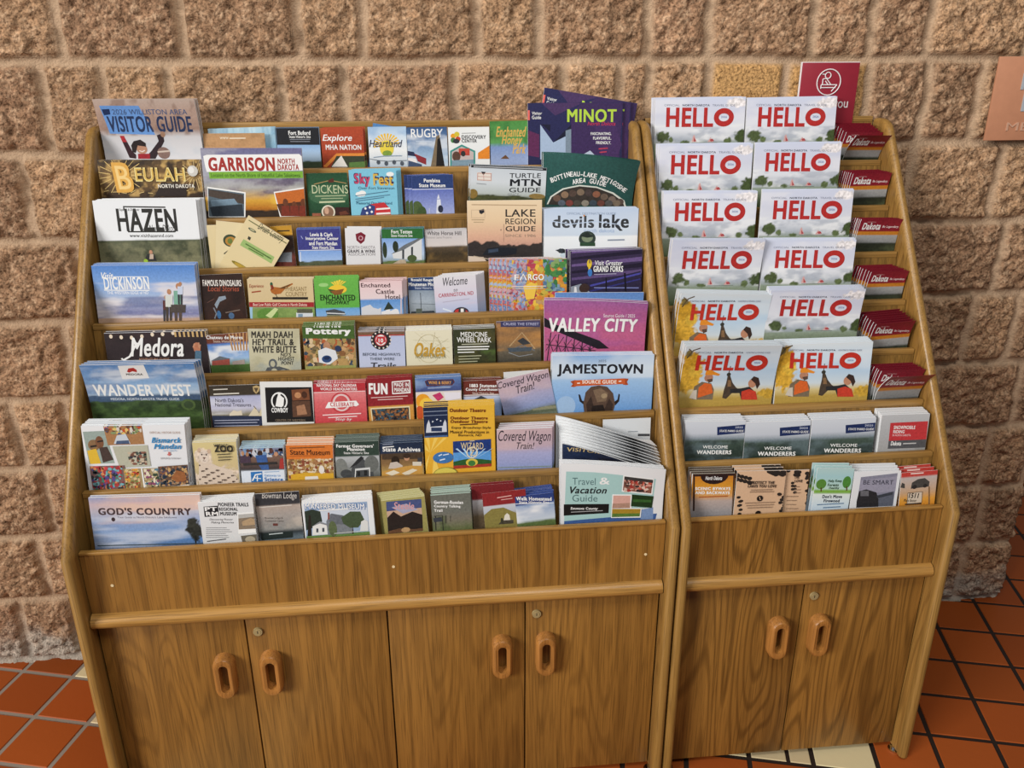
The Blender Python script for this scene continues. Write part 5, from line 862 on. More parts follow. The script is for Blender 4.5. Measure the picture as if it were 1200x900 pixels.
 [["g",[2712,"#9a5f9a"],[2342,"#b5608f"],[1872,"#c0628a"],[1202,"#b55a84"]],["n",2712,1299,"#a05a9a",0.4,20,50],["p",[-1169,2281,-888,2116,109,1728,340,1531,66,1528,-707,1883,-1156,2077],"#201c24"],["l",[-999,1935,-1090,1244],23,"#2c2430"],["l",[-820,1894,-900,1237],23,"#2c2430"],["l",[-640,1854,-709,1230],23,"#2c2430"],["l",[-459,1813,-518,1223],23,"#2c2430"],["l",[-278,1772,-327,1215],23,"#2c2430"],["l",[-97,1731,-134,1208],23,"#2c2430"],["l",[-1113,1524,-887,1887],14,"#3a2c3c"],["l",[-923,1518,-707,1827],14,"#3a2c3c"],["l",[-733,1512,-527,1768],14,"#3a2c3c"],["l",[-543,1506,-346,1708],14,"#3a2c3c"],["l",[-353,1501,-163,1647],14,"#3a2c3c"],["l",[-161,1496,19,1586],14,"#3a2c3c"],["l",[-1067,1800,-886,1330],14,"#3a2c3c"],["l",[-887,1758,-704,1324],14,"#3a2c3c"],["l",[-706,1716,-523,1318],14,"#3a2c3c"],["l",[-526,1675,-342,1311],14,"#3a2c3c"],["l",[-345,1633,-158,1305],14,"#3a2c3c"],["l",[-162,1591,24,1298],14,"#3a2c3c"],["l",[-1113,1663,21,1491],18,"#2c2430"],["t","Source Guide / 2025",178,2332,890,2343,86,"#f0dce8",0.02,0.0],["t","VALLEY CITY",-1045,2110,964,2102,326,"#f2f2f0",0.045,0.12]]),
(dict(u=0,k=4,nm='guide_booklet',ct='booklet',lb='plain blue guide behind the VALLEY CITY guides',sh='plain blue guides',p=[2105,-1275,300],w=2035,h=2716,r=-0.0247,n=1,T=0,t=40,dx=0,ds=0,e='#e9ecef',wp=None),
 [["g",[2735,"#5d84c0"],[2438,"#7096cc"]]]),
(dict(u=0,k=5,nm='guide_booklet',ct='booklet',lb='WANDER WEST guide with white letters over badlands and clouds',sh='blue WANDER WEST guides',p=[-7762,-1280,120],w=2275,h=2782,r=-0.0176,n=4,T=240,t=40,dx=65,ds=0,e='#e9ecef',wp=(0,0,0.035)),
 [["g",[2814,"#5487c4"],[2346,"#8fb4dc"],[2088,"#b3c9de"],[2023,"#3f5470"],[1827,"#33452c"],[1653,"#4c5c36"]],["n",2772,2088,"#e8edf2",0.7,16,45],["n",2517,2088,"#5d7fae",0.6,20,60],["h",2036,55,"#39506e","#4a617e"],["h",1906,46,"#2d4026","#55703a"],["n",1914,1565,"#1c2a18",0.7,40,60],["t","WANDER WEST",-1003,2188,978,2140,277,"#f2f2f0",0.035,0],["t","MEDORA, NORTH DAKOTA TRAVEL GUIDE",-699,1968,691,1933,65,"#e3e8ee",0.01,0],["p",[-381,2758,134,2769,177,2448,-364,2439],"#f2f2f0"],["p",[-232,2615,-184,2691,-83,2705,-30,2653,-37,2594,-121,2621,-196,2589],"#b8342c"],["t","MEDORA",-264,2550,68,2542,51,"#33302e",0.05,0],["e",712,1937,1009,1666,"#4c6034"],["e",767,1883,960,1711,"#35462a"]]),
(dict(u=0,k=5,nm='brochure',ct='brochure',lb="North Dakota's National Treasures brochure with white tents",sh='National Treasures brochures',p=[-5885,-1296,60],w=1075,h=2202,r=-0.0077,n=1,T=0,t=16,dx=0,ds=0,e='#e9ecef',wp=None),
 [["g",[2242,"#3a332c"],[1972,"#3d3529"],[1954,"#b0b4d2"],[1687,"#c3c2d6"],[1553,"#8a8268"],[1440,"#2d3550"]],["n",1910,1553,"#dcdce6",0.6,20,50],["l",[-452,2115,-154,2119],22,"#d9d4c8"],["l",[-454,2014,77,2018],27,"#d9d4c8"],["p",[371,2154,453,2183,521,2150,495,2048,432,1992,379,2052],"#b9a070"],["p",[394,2127,489,2124,434,2019],"#5a4a34"],["t","North Dakota's",-434,1880,153,1859,90,"#4a4656",0.005,0],["t","National Treasures",-445,1777,302,1751,81,"#4a4656",0.005,0],["p",[-166,1565,-75,1643,6,1613,91,1637,102,1524,-170,1520],"#d9cdb8"],["p",[225,1497,382,1708,477,1497],"#d6c9ae"],["p",[409,1445,538,1720,659,1413],"#cdbf9f"],["l",[350,1727,406,1648],13,"#5a4c3c"],["p",[-585,1536,645,1490,617,1164,-618,1211],"#27304a"],["l",[-493,1424,448,1407],18,"#a9aec4"],["l",[-498,1366,401,1350],18,"#a9aec4"],["l",[-505,1298,437,1280],18,"#a9aec4"]]),
(dict(u=0,k=5,nm='brochure',ct='brochure',lb='white-bordered black cowboy museum brochure with brown photos',sh='white-bordered black cowboy brochures',p=[-4858,-1282,40],w=1105,h=2229,r=-0.0321,n=1,T=0,t=16,dx=0,ds=0,e='#e9ecef',wp=None),
 [["g",[2238,"#e4e4e2"],[1318,"#dededb"]],["p",[-448,2104,530,2104,554,1319,-454,1314],"#1b191a"],["o",-338,1996,8,1589,31,"#f2f2f0"],["p",[-374,1661,29,1656,20,1498,-383,1503],"#1b191a"],["p",[-251,1682,-212,1861,-172,1972,-113,1905,-61,1860,-83,1689,-127,1658],"#f2f2f0"],["e",-188,1995,-125,1923,"#f2f2f0"],["t","COWBOY",-340,1593,8,1589,107,"#f2f2f0",0.05,0],["p",[104,2046,470,2069,483,1818,112,1804],"#7a4a30"],["p",[103,1791,482,1800,492,1447,101,1429],"#5d4030"],["e",164,1992,304,1856,"#c08a60"],["e",311,2012,430,1855,"#4a2c1e"],["p",[190,1677,360,1720,413,1493,201,1473],"#a5785a"],["t","CENTER OF WESTERN",-270,1364,364,1355,49,"#8a7a68",0.01,0]]),
(dict(u=0,k=5,nm='brochure',ct='brochure',lb='red and pink brochure with a round ribbon emblem',sh='red and pink ribbon-emblem brochures',p=[-3699,-1295,60],w=1122,h=2158,r=-0.0085,n=3,T=200,t=16,dx=0,ds=0,e='#e9ecef',wp=None),
 [["g",[2175,"#b8323a"],[1961,"#b8323a"],[1952,"#e0888a"],[1727,"#d8686c"],[1295,"#c9484e"]],["t","NATIONAL DAY CALENDAR",-471,2121,374,2094,66,"#f2f2f0",0.03,0],["t","WORLD HEADQUARTERS",-401,2032,378,2006,70,"#f2f2f0",0.03,0],["l",[-549,1960,563,1960],18,"#f0d0d0"],["o",-195,1949,255,1480,26,"#c23a40"],["e",-155,1911,214,1518,"#e3c9c8"],["e",-114,1874,174,1556,"#cf5a5c"],["p",[-323,1601,-251,1734,347,1750,406,1657,349,1623,-259,1599],"#f2f2f0"],["t","CELEBRATE",-211,1683,308,1665,97,"#c23a40",0.03,0],["l",[-389,1444,438,1455],22,"#f3dede"],["l",[-273,1385,349,1394],22,"#f3dede"],["t","Stop by",-126,1336,238,1323,75,"#f2f2f0",0.01,0.3]]),
(dict(u=0,k=5,nm='brochure',ct='brochure',lb='red FUN made in Mandan brochure',sh='red FUN brochures',p=[-2574,-1293,60],w=976,h=2237,r=0.0138,n=3,T=140,t=16,dx=0,ds=0,e='#a8624a',wp=None),
 [["g",[2264,"#8a2228"],[1610,"#8f262c"],[1597,"#d09a4a"],[1244,"#c98a3a"]],["t","FUN",-455,2006,-41,1983,254,"#f2f2f0",0.07,0.08],["p",[54,2144,454,2158,446,1860,48,1856],"#f2f2f0"],["p",[72,2121,432,2132,426,1888,70,1882],"#8a2228"],["t","MADE IN",99,2072,414,2054,92,"#f2f2f0",0.035,0],["t","MANDAN",100,1957,416,1939,96,"#f2f2f0",0.035,0],["l",[-415,1801,380,1800],18,"#e3c4c0"],["l",[-273,1747,271,1743],18,"#e3c4c0"],["p",[-445,1566,407,1570,408,1215,-433,1253],"#e6d9b0"],["p",[-421,1537,386,1539,384,1217,-407,1251],"#3a3432"],["m",-413,1527,376,1231,["#5a4a40","#8a5a3a","#2c2c34","#3d5a6a","#a06a3a"],53]]),
(dict(u=0,k=5,nm='brochure',ct='brochure',lb='brochure with blue header and bright fruit colours on the sixth tier',sh='blue and fruit-coloured brochures',p=[-1540,-1298,80],w=996,h=2198,r=0.0035,n=3,T=160,t=16,dx=0,ds=0,e='#e9ecef',wp=None),
 [["g",[2221,"#5d7fb4"],[1995,"#4d5f94"],[1881,"#3f4d80"],[1868,"#e0d8d4"],[1262,"#e6c86a"]],["n",2221,1877,"#9ab4d8",0.6,20,40],["p",[-289,2121,-225,2150,331,2143,364,2078,305,2003,-253,2006],"#5a2c30"],["p",[-266,2106,-214,2131,314,2125,337,2074,294,2022,-230,2028],"#2f3a60"],["t","WINE & BERRY",-207,2086,288,2063,70,"#e0a050",0.03,0],["l",[-233,1960,264,1960],18,"#a9b8d8"],["e",-509,1837,-190,1501,"#e8a02c"],["e",-428,1742,-112,1405,"#f0c84a"],["p",[-137,1796,32,1857,110,1739,-19,1653],"#c23a6a"],["p",[115,1853,488,1835,484,1698,148,1645],"#e6e2ea"],["e",-529,1563,-325,1253,"#c9582c"]]),
(dict(u=0,k=5,nm='brochure',ct='brochure',lb='brown County Courthouse brochure behind the tilted pink card',sh='brown County Courthouse brochures',p=[-575,-1299,140],w=839,h=2071,r=0.0024,n=3,T=180,t=16,dx=0,ds=0,e='#ded6d0',wp=None),
 [["g",[2093,"#6a2f26"],[1727,"#6e3228"],[1704,"#c9cfe0"],[1519,"#8fa6cf"]],["p",[-228,1622,-32,1714,161,1613],"#3a3f48"],["t","1883 Stutsman",-278,1960,318,1933,79,"#f2f2f0",0.04,0],["t","County Courthouse",-366,1870,339,1838,83,"#f2f2f0",0.04,0],["t","State Historic Site",-223,1785,251,1764,48,"#e6d0c4",0.01,0],["l",[-431,1742,405,1732],18,"#e6dcd6"]]),
(dict(u=0,k=5,nm='brochure',ct='brochure',lb='white brochure showing only its top edge behind the tilted pink card',sh='white brochures',p=[471,-1285,340],w=985,h=2163,r=0.0314,n=1,T=0,t=16,dx=0,ds=0,e='#e9ecef',wp=None),
 [["g",[2221,"#dcdcda"],[1712,"#d0d0ce"]]]),
(dict(u=0,k=5,nm='brochure',ct='brochure',lb='tilted pink and lilac Covered Wagon Train brochure on the sixth tier',sh='pink Covered Wagon Train brochures',p=[727,-1182,40],w=1170,h=2121,r=0.2034,n=1,T=0,t=16,dx=0,ds=0,e='#e9ecef',wp=None),
 [["g",[2312,"#c9adb2"],[1868,"#b9a4b4"],[1598,"#a4a4c4"],[1372,"#8d9ac4"],[1235,"#6a7466"]],["n",2268,1598,"#d3b8b8",0.5,14,40],["p",[-64,1275,215,1301,611,1273,599,1122,-564,1282],"#5d6652"],["p",[32,1299,395,1289,606,1246,580,1185,69,1256],"#8a8a70"],["u","Covered Wagon",-589,1883,562,1879,203,"#2c2630",0.004,0.3],["u","Train!",-195,1723,225,1741,185,"#2c2630",0.004,0.3]]),
(dict(u=0,k=5,nm='guide_booklet',ct='booklet',lb='blue JAMESTOWN SOURCE GUIDE with a bison head',sh='blue JAMESTOWN guides',p=[2060,-1276,60],w=2285,h=2545,r=-0.021,n=4,T=220,t=40,dx=0,ds=0,e='#e9ecef',wp=None),
 [["g",[2586,"#7ea9dc"],[2245,"#c3d6e8"],[1924,"#9cc0e6"],[1224,"#6a9cd8"]],["n",2564,2016,"#dfe8f0",0.6,8,10],["e",-1037,1621,-596,1145,"#a0bfe2"],["l",[-457,2426,-457,2421],4,"#8888aa"],["t","2025",-118,2416,61,2413,54,"#5a5a62",0.0,0],["t","JAMESTOWN",-1029,2218,900,2184,286,"#23242a",0.045,0],["p",[-728,1956,-622,1991,-567,1944,-564,1852,-639,1826,-716,1837,-673,1896],"#a84a24"],["p",[584,1996,479,2007,459,1952,463,1860,545,1849,581,1857,551,1923],"#a84a24"],["p",[-644,1982,493,2007,508,1877,-635,1844],"#c95c2c"],["t","SOURCE GUIDE",-464,1944,315,1929,85,"#f6e6da",0.045,0],["l",[-575,1912,-512,1915],27,"#f6e6da"],["l",[360,1940,423,1944],27,"#f6e6da"],["p",[-424,1422,-508,1494,-540,1657,-503,1647,-454,1507,-372,1477],"#26201e"],["p",[264,1454,352,1517,373,1657,401,1628,390,1475,312,1383],"#26201e"],["p",[-395,1234,-424,1422,-379,1700,-258,1827,-79,1856,103,1820,245,1664,302,1406,264,1219],"#5a463a"],["p",[-327,1233,-356,1421,-250,1605,-146,1228],"#3a2c26"],["p",[36,1224,160,1550,256,1407,242,1219],"#3c2e28"],["p",[-210,1743,-31,1795,132,1667,94,1481,-109,1462],"#7a6450"],["p",[-219,1380,29,1403,91,1223,-236,1231],"#241c1a"],["e",-26,1670,114,1551,"#a08a6c"]]),
(dict(u=0,k=6,nm='guide_booklet',ct='booklet',lb='white Bismarck Mandan guide with a photo collage, in a thick stack',sh='white Bismarck Mandan guides',p=[-7917,-1270,40],w=2048,h=2631,r=-0.029,n=7,T=348,t=50,dx=18,ds=0,e='#e9ecef',wp=None),
 [["g",[2666,"#e9eaec"],[1165,"#e2e3e6"]],["p",[-999,2510,-558,2524,-442,1808,-955,1801],"#9aa8a0"],["e",-931,2335,-705,2091,"#8a6a4a"],["e",-778,2411,-614,2133,"#7a5238"],["p",[-959,2096,-779,2136,-718,1805,-935,1801],"#e0b83a"],["p",[-717,2157,-558,2176,-461,1888,-676,1826],"#4a3a34"],["l",[-890,2182,-763,2201],41,"#2c2420"],["l",[-741,2288,-622,2308],32,"#2c2420"],["p",[-585,2632,176,2632,194,2218,-535,2206],"#a87a50"],["m",-574,2632,165,2446,["#c2502c","#3c5a8a","#e0c070","#6a4a3a","#8a9a6a","#d8d0c4"],73],["p",[-414,2238,-336,2420,-156,2452,-81,2232],"#c9d0d8"],["p",[-349,2303,-112,2311,-100,2232,-376,2229],"#4a5a78"],["p",[-451,2187,251,2199,276,1729,-354,1708],"#b9b8a4"],["m",-159,2058,208,1762,["#6a4a3a","#3c3a40","#8a5a4a","#c9b8a0","#4a5a50"],60],["t","OFFICIAL VISITOR GUIDE",318,2474,930,2463,46,"#b0907c",0.0,0],["t","Bismarck",341,2307,935,2296,119,"#2f8ac4",0.03,0.3],["t","Mandan",374,2168,930,2157,115,"#2f8ac4",0.03,0.3],["p",[653,2041,692,2040,692,1996,716,1996,665,1952,620,1989,649,1997],"#c9706a"],["t","NORTH DAKOTA",556,2070,834,2064,28,"#5a9ac8",0.0,0],["t","BISMARCK MANDAN",492,1903,883,1894,37,"#8a8a8c",0.0,0],["p",[-948,1757,-249,1763,-285,1236,-942,1230],"#7a5a58"],["m",-940,1757,-301,1236,["#c2404a","#3f8a7a","#5a4a8a","#d88a5a","#33363c","#7ab0b8","#a83a3a"],69],["p",[-285,1684,400,1691,437,1240,-265,1235],"#a9926a"],["m",-269,1688,28,1241,["#c23a34","#7a8a4a","#d8c090","#8a5a3a","#e0a040"],64],["m",120,1679,417,1241,["#5a8aa0","#c9b890","#8a4a6a","#3a4a3a","#e6d8c0"],64],["l",[88,1689,107,1239],28,"#f2f2f0"],["p",[419,1726,1104,1756,1171,1312,473,1275],"#6a5040"],["m",435,1726,1128,1291,["#8a5a3c","#3c3a3a","#a8886a","#5a4a5a","#c9a06a","#2c3a4a"],60],["p",[659,1461,796,1637,953,1589,976,1408,771,1368],"#9a6038"],["p",[520,1261,1171,1312,1166,1258,555,1214],"#f2f2f0"]]),
(dict(u=0,k=6,nm='brochure',ct='brochure',lb='zoo brochure with a spotted leopard',sh='leopard zoo brochures',p=[-6300,-1293,60],w=894,h=2203,r=-0.0156,n=6,T=332,t=60,dx=-18,ds=0,e='#e2dcc4',wp=None),
 [["g",[2231,"#d9c890"],[1988,"#d6c48c"],[1630,"#cdb88a"],[1224,"#a89a7a"]],["d",0,1402,492,277,"#d9c6b4"],["d",-233,1884,188,206,"#dccab6"],["e",-353,2080,-286,1975,"#cdb096"],["e",-159,2055,-83,1954,"#cdb096"],["p",[-353,1754,-161,1778,21,1664,282,1572,425,1340,431,1212,-399,1246],"#dac8b6"],["e",-334,2035,-133,1741,"#e2d2c2"],["e",-289,1953,-259,1916,"#3a2c24"],["e",-198,1945,-167,1908,"#3a2c24"],["p",[-266,1872,-197,1869,-236,1826],"#6a4a40"],["l",[-236,1826,-266,1791,-205,1789],9,"#5a4038"],["e",-356,1714,-325,1677,"#54423a"],["e",-139,1539,-99,1510,"#54423a"],["e",79,1363,104,1330,"#54423a"],["e",-228,1493,-197,1455,"#54423a"],["e",-9,1316,31,1287,"#54423a"],["e",-316,1446,-292,1414,"#54423a"],["e",-97,1270,-65,1232,"#54423a"],["e",381,1369,406,1341,"#54423a"],["e",72,1499,104,1466,"#54423a"],["e",292,1322,332,1284,"#54423a"],["e",-234,1628,-196,1591,"#54423a"],["e",-16,1453,9,1425,"#54423a"],["e",204,1276,236,1242,"#54423a"],["e",-322,1582,-291,1549,"#54423a"],["e",-105,1406,-65,1369,"#54423a"],["e",-193,1360,-162,1327,"#54423a"],["e",284,1459,308,1422,"#54423a"],["e",-282,1314,-258,1285,"#54423a"],["e",-24,1589,9,1560,"#54423a"],["e",196,1413,235,1379,"#54423a"],["e",-370,1267,-332,1229,"#54423a"],["e",-112,1543,-88,1505,"#54423a"],["e",107,1366,140,1338,"#54423a"],["e",-200,1496,-162,1463,"#54423a"],["e",19,1320,43,1282,"#54423a"],["e",-288,1450,-257,1422,"#54423a"],["e",-70,1273,-31,1240,"#54423a"],["e",-378,1404,-354,1366,"#54423a"],["e",99,1503,140,1474,"#54423a"],["e",320,1326,345,1293,"#54423a"],["e",-207,1632,-183,1599,"#54423a"],["e",11,1456,43,1419,"#54423a"],["e",232,1279,271,1250,"#54423a"],["e",-296,1586,-256,1557,"#54423a"],["e",-77,1410,-54,1377,"#54423a"],["e",-165,1363,-127,1335,"#54423a"],["e",312,1463,344,1430,"#54423a"],["e",-255,1317,-223,1279,"#54423a"],["e",4,1592,43,1555,"#54423a"],["e",223,1416,249,1388,"#54423a"],["e",-343,1271,-319,1238,"#54423a"],["e",-85,1546,-54,1513,"#54423a"],["e",135,1370,173,1332,"#54423a"],["e",-173,1500,-149,1472,"#54423a"],["e",46,1323,77,1290,"#54423a"],["e",-262,1453,-223,1416,"#54423a"],["e",-43,1277,-19,1248,"#54423a"],["e",-318,2007,-308,1994,"#54423a"],["e",-259,1956,-249,1943,"#54423a"],["e",-192,1976,-181,1962,"#54423a"],["e",-300,2002,-289,1989,"#54423a"],["e",-240,1951,-230,1937,"#54423a"],["e",-173,1971,-163,1957,"#54423a"],["e",-281,1997,-271,1983,"#54423a"],["e",-221,1946,-211,1932,"#54423a"],["e",-155,1966,-145,1952,"#54423a"],["t","ZOO",-2,2065,379,2052,156,"#2c2a24",0.06,0],["t","DAKOTA",-6,2156,282,2146,36,"#4a463c",0.03,0],["l",[44,1932,319,1940],22,"#5a5440"],["l",[58,1869,326,1877],22,"#5a5440"],["l",[53,1806,301,1815],22,"#5a5440"]]),
(dict(u=0,k=6,nm='brochure',ct='brochure',lb='blue and white science brochure with children at a table',sh='blue and white science brochures',p=[-5354,-1292,40],w=901,h=2034,r=-0.0171,n=6,T=346,t=62,dx=0,ds=0,e='#b5d2dc',wp=None),
 [["g",[2063,"#7a90b4"],[1907,"#8a6a58"],[1547,"#3a3538"],[1511,"#dfe6f0"],[1184,"#d3deea"]],["m",-427,2055,459,1823,["#9ab0cc","#3a4a6a","#c9ccd4","#5a3a34","#7a9ac0"],97],["e",-78,1976,27,1852,"#3a2a22"],["p",[-124,1866,102,1880,137,1541,-16,1537,-97,1708],"#3d5f9a"],["e",-415,1975,-348,1874,"#b98a6a"],["p",[-479,1870,-236,1870,-229,1712,-456,1707],"#4a3a4a"],["e",258,1942,345,1840,"#c08f70"],["p",[379,1780,492,1799,486,1550,345,1555],"#a83a34"],["p",[-398,1705,299,1716,315,1661,-383,1651],"#33302f"],["e",-323,1954,-257,1853,"#a87a5a"],["p",[-393,1524,514,1526,528,1252,-385,1233],"#dde5f0"],["p",[-252,1501,-10,1510,-11,1273,-255,1264],"#2f74b8"],["l",[-229,1300,-156,1438,-29,1456],27,"#f2f2f0"],["l",[-129,1287,-119,1414],22,"#f2f2f0"],["l",[-198,1372,-48,1343],18,"#f2f2f0"],["t","Gateway to",29,1408,362,1396,71,"#5f93cc",0.015,0],["t","Science",24,1327,409,1311,88,"#2f6ab0",0.05,0],["l",[34,1490,342,1497],18,"#9ab4d4"]]),
(dict(u=0,k=6,nm='brochure',ct='brochure',lb='orange State Museum brochure in the row of thick stacks',sh='orange State Museum brochures',p=[-4370,-1287,40],w=973,h=2052,r=-0.0259,n=7,T=357,t=54,dx=0,ds=0,e='#e8d6c0',wp=None),
 [["g",[2122,"#d97a34"],[1740,"#d87830"],[1717,"#c9a070"],[1536,"#a98558"],[1262,"#c9a040"]],["m",-465,1737,500,1293,["#a87a50","#d8c09a","#7a5a3c","#e0d0b4","#b08a4a","#8a4a34"],70],["t","State Museum",-407,1894,422,1874,114,"#4a2818",0.015,0],["l",[-410,1988,317,1998],22,"#7a4a28"],["l",[-421,1809,308,1809],13,"#a85a28"],["p",[-425,1387,-117,1424,475,1395,498,1256,-411,1263],"#d8a832"],["e",175,1576,290,1391,"#e6e0d8"],["p",[-122,1333,144,1340,161,1257,-126,1255],"#e8e4dc"]]),
(dict(u=0,k=6,nm='brochure',ct='brochure',lb="dark green Former Governors' Mansion brochure with a grey house photo",sh="Former Governors' Mansion brochures",p=[-3347,-1296,40],w=927,h=2082,r=-0.0092,n=7,T=357,t=54,dx=0,ds=0,e='#6f8078',wp=None),
 [["g",[2104,"#2f4038"],[1757,"#33443a"],[1743,"#b9bcbe"],[1493,"#8a8d8c"],[1273,"#5d605c"]],["t","Former Governors'",-426,2004,358,1973,78,"#f2f2f0",0.045,0],["t","Mansion",-203,1921,166,1906,74,"#f2f2f0",0.045,0],["t","State Historic Site",-278,1840,250,1819,52,"#f2f2f0",0.02,0],["p",[-176,1278,-120,1519,-8,1652,101,1716,200,1597,324,1524,324,1271],"#4a4d4f"],["p",[-186,1476,-6,1674,82,1753,143,1705,10,1583],"#2a2c2e"],["e",145,1759,443,1381,"#6a6d6a"],["e",-494,1717,-218,1271,"#7d807c"],["e",-375,1462,-134,1267,"#45484a"],["p",[-60,1471,259,1490,256,1444,-62,1425],"#d0d2d2"],["p",[-21,1410,43,1407,37,1297,-27,1300],"#232526"],["p",[128,1422,191,1419,185,1300,122,1302],"#232526"],["l",[-70,1274,-49,1438],17,"#f2f2f0"],["l",[240,1288,248,1453],17,"#f2f2f0"]]),
(dict(u=0,k=6,nm='brochure',ct='brochure',lb='navy State Archives brochure with a woman reading',sh='navy State Archives brochures',p=[-2383,-1299,40],w=905,h=2017,r=0.0012,n=6,T=354,t=58,dx=0,ds=0,e='#4a5a70',wp=None),
 [["g",[2040,"#1f2c44"],[1777,"#223048"],[1768,"#6a543c"],[1540,"#8a6a44"],[1263,"#c9a860"]],["t","State Archives",-401,1886,399,1845,100,"#f2f2f0",0.045,0],["l",[-399,1933,-157,1939],22,"#f2f2f0"],["l",[-395,1992,-175,1999],13,"#a9b4c8"],["p",[-416,1780,442,1767,436,1630,-423,1652],"#4a3a2c"],["e",-232,1724,-54,1495,"#2c2018"],["p",[-302,1439,-253,1574,-113,1590,9,1492,-16,1424],"#c9bcb0"],["e",43,1742,161,1599,"#c08f70"],["e",22,1766,185,1657,"#3a2a20"],["p",[-438,1378,-56,1458,431,1515,420,1248,-444,1276],"#c9984a"],["p",[-377,1337,-186,1401,-62,1334,-235,1274],"#e6dcc4"],["p",[-21,1318,217,1412,321,1374,82,1257],"#e2d8c0"],["p",[334,1659,437,1653,431,1515,328,1521],"#3a3a42"],["p",[224,1572,412,1562,408,1471,220,1481],"#d8d0c0"]]),
(dict(u=0,k=6,nm='brochure',ct='brochure',lb='yellow Outdoor Theatre brochure with a blue musical poster',sh='yellow Outdoor Theatre brochures',p=[-1126,-1298,20],w=1514,h=2797,r=0.003,n=5,T=300,t=30,dx=9,ds=0,e='#e8c25c',wp=None),
 [["g",[2863,"#e6b53c"],[2080,"#e8b43a"],[1253,"#e2a830"]],["p",[-642,1770,-734,2116,-649,2111],"#f2cc62"],["p",[-642,1770,-546,2106,-461,2102],"#f2cc62"],["p",[-642,1770,-357,2096,-272,2092],"#f2cc62"],["p",[-760,1981,-642,1770,-766,1845],"#f2cc62"],["p",[-779,1525,-642,1770,-787,1341],"#f2cc62"],["p",[-620,1285,-561,1743,-451,1276],"#f2cc62"],["p",[-753,2797,-235,2799,-243,2113,-754,2117],"#1d2a48"],["l",[-745,2699,-239,2701],17,"#8a96ac"],["l",[-749,2610,-242,2612],13,"#8a96ac"],["p",[-716,2228,-691,2406,-644,2516,-615,2403,-617,2358,-347,2367,-336,2433,-299,2508,-272,2430,-271,2228],"#d3d8e2"],["p",[-599,2343,-369,2332,-373,2242,-603,2253],"#2a3a5c"],["p",[-752,2153,-258,2155,-259,2119,-754,2117],"#4a6a9a"],["l",[-573,2459,-551,2489],26,"#d3d8e2"],["l",[-487,2508,-453,2524],26,"#d3d8e2"],["l",[-406,2477,-380,2489],26,"#d3d8e2"],["t","Outdoor Theatre",-196,2710,574,2674,82,"#7a3a18",0.06,0.1],["t","Outdoor Theatre",-186,2538,611,2499,69,"#7a3a18",0.06,0.1],["t","Outdoor Theatre",-188,2458,609,2419,69,"#7a3a18",0.06,0.1],["l",[11,2376,391,2375],26,"#5a341c"],["t","Enjoy Broadway-Style",-168,2313,674,2271,69,"#4a2c1a",0.01,0.1],["t","Musical Productions in",-205,2224,629,2182,69,"#4a2c1a",0.01,0.1],["t","Bismarck, ND",-31,2139,467,2114,61,"#4a2c1a",0.01,0.1],["p",[-149,2004,669,2021,663,1390,-158,1375],"#1f3a7a"],["p",[-154,1744,667,1746,666,1516,-153,1514],"#5a9ad8"],["p",[-152,1537,71,1580,242,1599,454,1569,666,1530,663,1390,-158,1380],"#2c5a2c"],["p",[-156,1445,665,1455,663,1390,-158,1375],"#a83a2c"],["p",[248,1538,-99,1833,-58,1844],"#bcdcf4"],["p",[248,1538,53,1825,94,1836],"#bcdcf4"],["p",[248,1538,205,1817,248,1828],"#bcdcf4"],["p",[248,1538,358,1809,402,1820],"#bcdcf4"],["p",[248,1538,511,1801,555,1812],"#bcdcf4"],["p",[248,1538,664,1793,707,1804],"#bcdcf4"],["e",113,1592,374,1416,"#d8c04a"],["e",163,1552,322,1419,"#3f7a3c"],["o",130,1866,379,1601,26,"#e2d8c0"],["l",[211,1995,316,1998],13,"#e8dcc0"],["t","WIZARD",17,1898,504,1872,152,"#d8c8a4",0.015,0],["t","Z",203,1730,313,1724,139,"#d8c8a4",0.02,0],["e",-593,1781,-153,1514,"#3f74b0"],["l",[-469,1692,-393,1725],26,"#dfe8f4"],["l",[-372,1705,-245,1726],22,"#dfe8f4"],["l",[-447,1590,-332,1616],26,"#dfe8f4"],["e",-595,1423,-74,1114,"#d8c85a"],["o",-595,1423,-74,1114,13,"#6a7a3a"]]),
(dict(u=0,k=6,nm='brochure',ct='brochure',lb='pink and lilac Covered Wagon Train brochure standing upright on the seventh tier',sh='pink Covered Wagon Train brochures upright',p=[262,-1297,40],w=1207,h=2210,r=-0.0051,n=4,T=300,t=62,dx=92,ds=0,e='#e9ecef',wp=None),
 [["g",[2253,"#c9adb2"],[1818,"#c0a8b4"],[1634,"#a9aad0"],[1308,"#8f9ccb"],[1214,"#6a7a5c"]],["n",2230,1726,"#d6babb",0.5,14,40],["t","Covered Wagon",-572,2033,575,1984,318,"#2c2630",0.004,0.3],["t","Train!",-174,1826,215,1809,157,"#2c2630",0.004,0.3],["l",[-588,1335,588,1318],17,"#7a8a6c"]]),
(dict(u=0,k=6,nm='guide_booklet',ct='booklet',lb='navy visitor guide drooping below a thick fan of white booklets',sh='navy visitor guides',p=[2167,-1300,20],w=2136,h=1836,r=0.0,n=1,T=0,t=40,dx=0,ds=0,e='#f1f2f2',wp=(0.06,1.15,0.06)),
 [["g",[2141,"#2a3a5e"],[1864,"#22314f"],[1396,"#1d2944"]],["n",2141,1396,"#41557c",0.4,30,30],["t","VISITOR",-964,1716,-277,1856,106,"#c9b07a",0.02,0.1]]),
(dict(u=0,k=6,nm='guide_booklet',ct='booklet',lb='front one of the thick fan of white-topped booklets flopping forward',sh='fanned white-topped booklets',p=[2164,-1300,85],w=2141,h=1876,r=0.0,n=9,T=309,t=35,dx=-87,ds=449,e='#f1f2f2',wp=(0.06,1.15,0.06)),
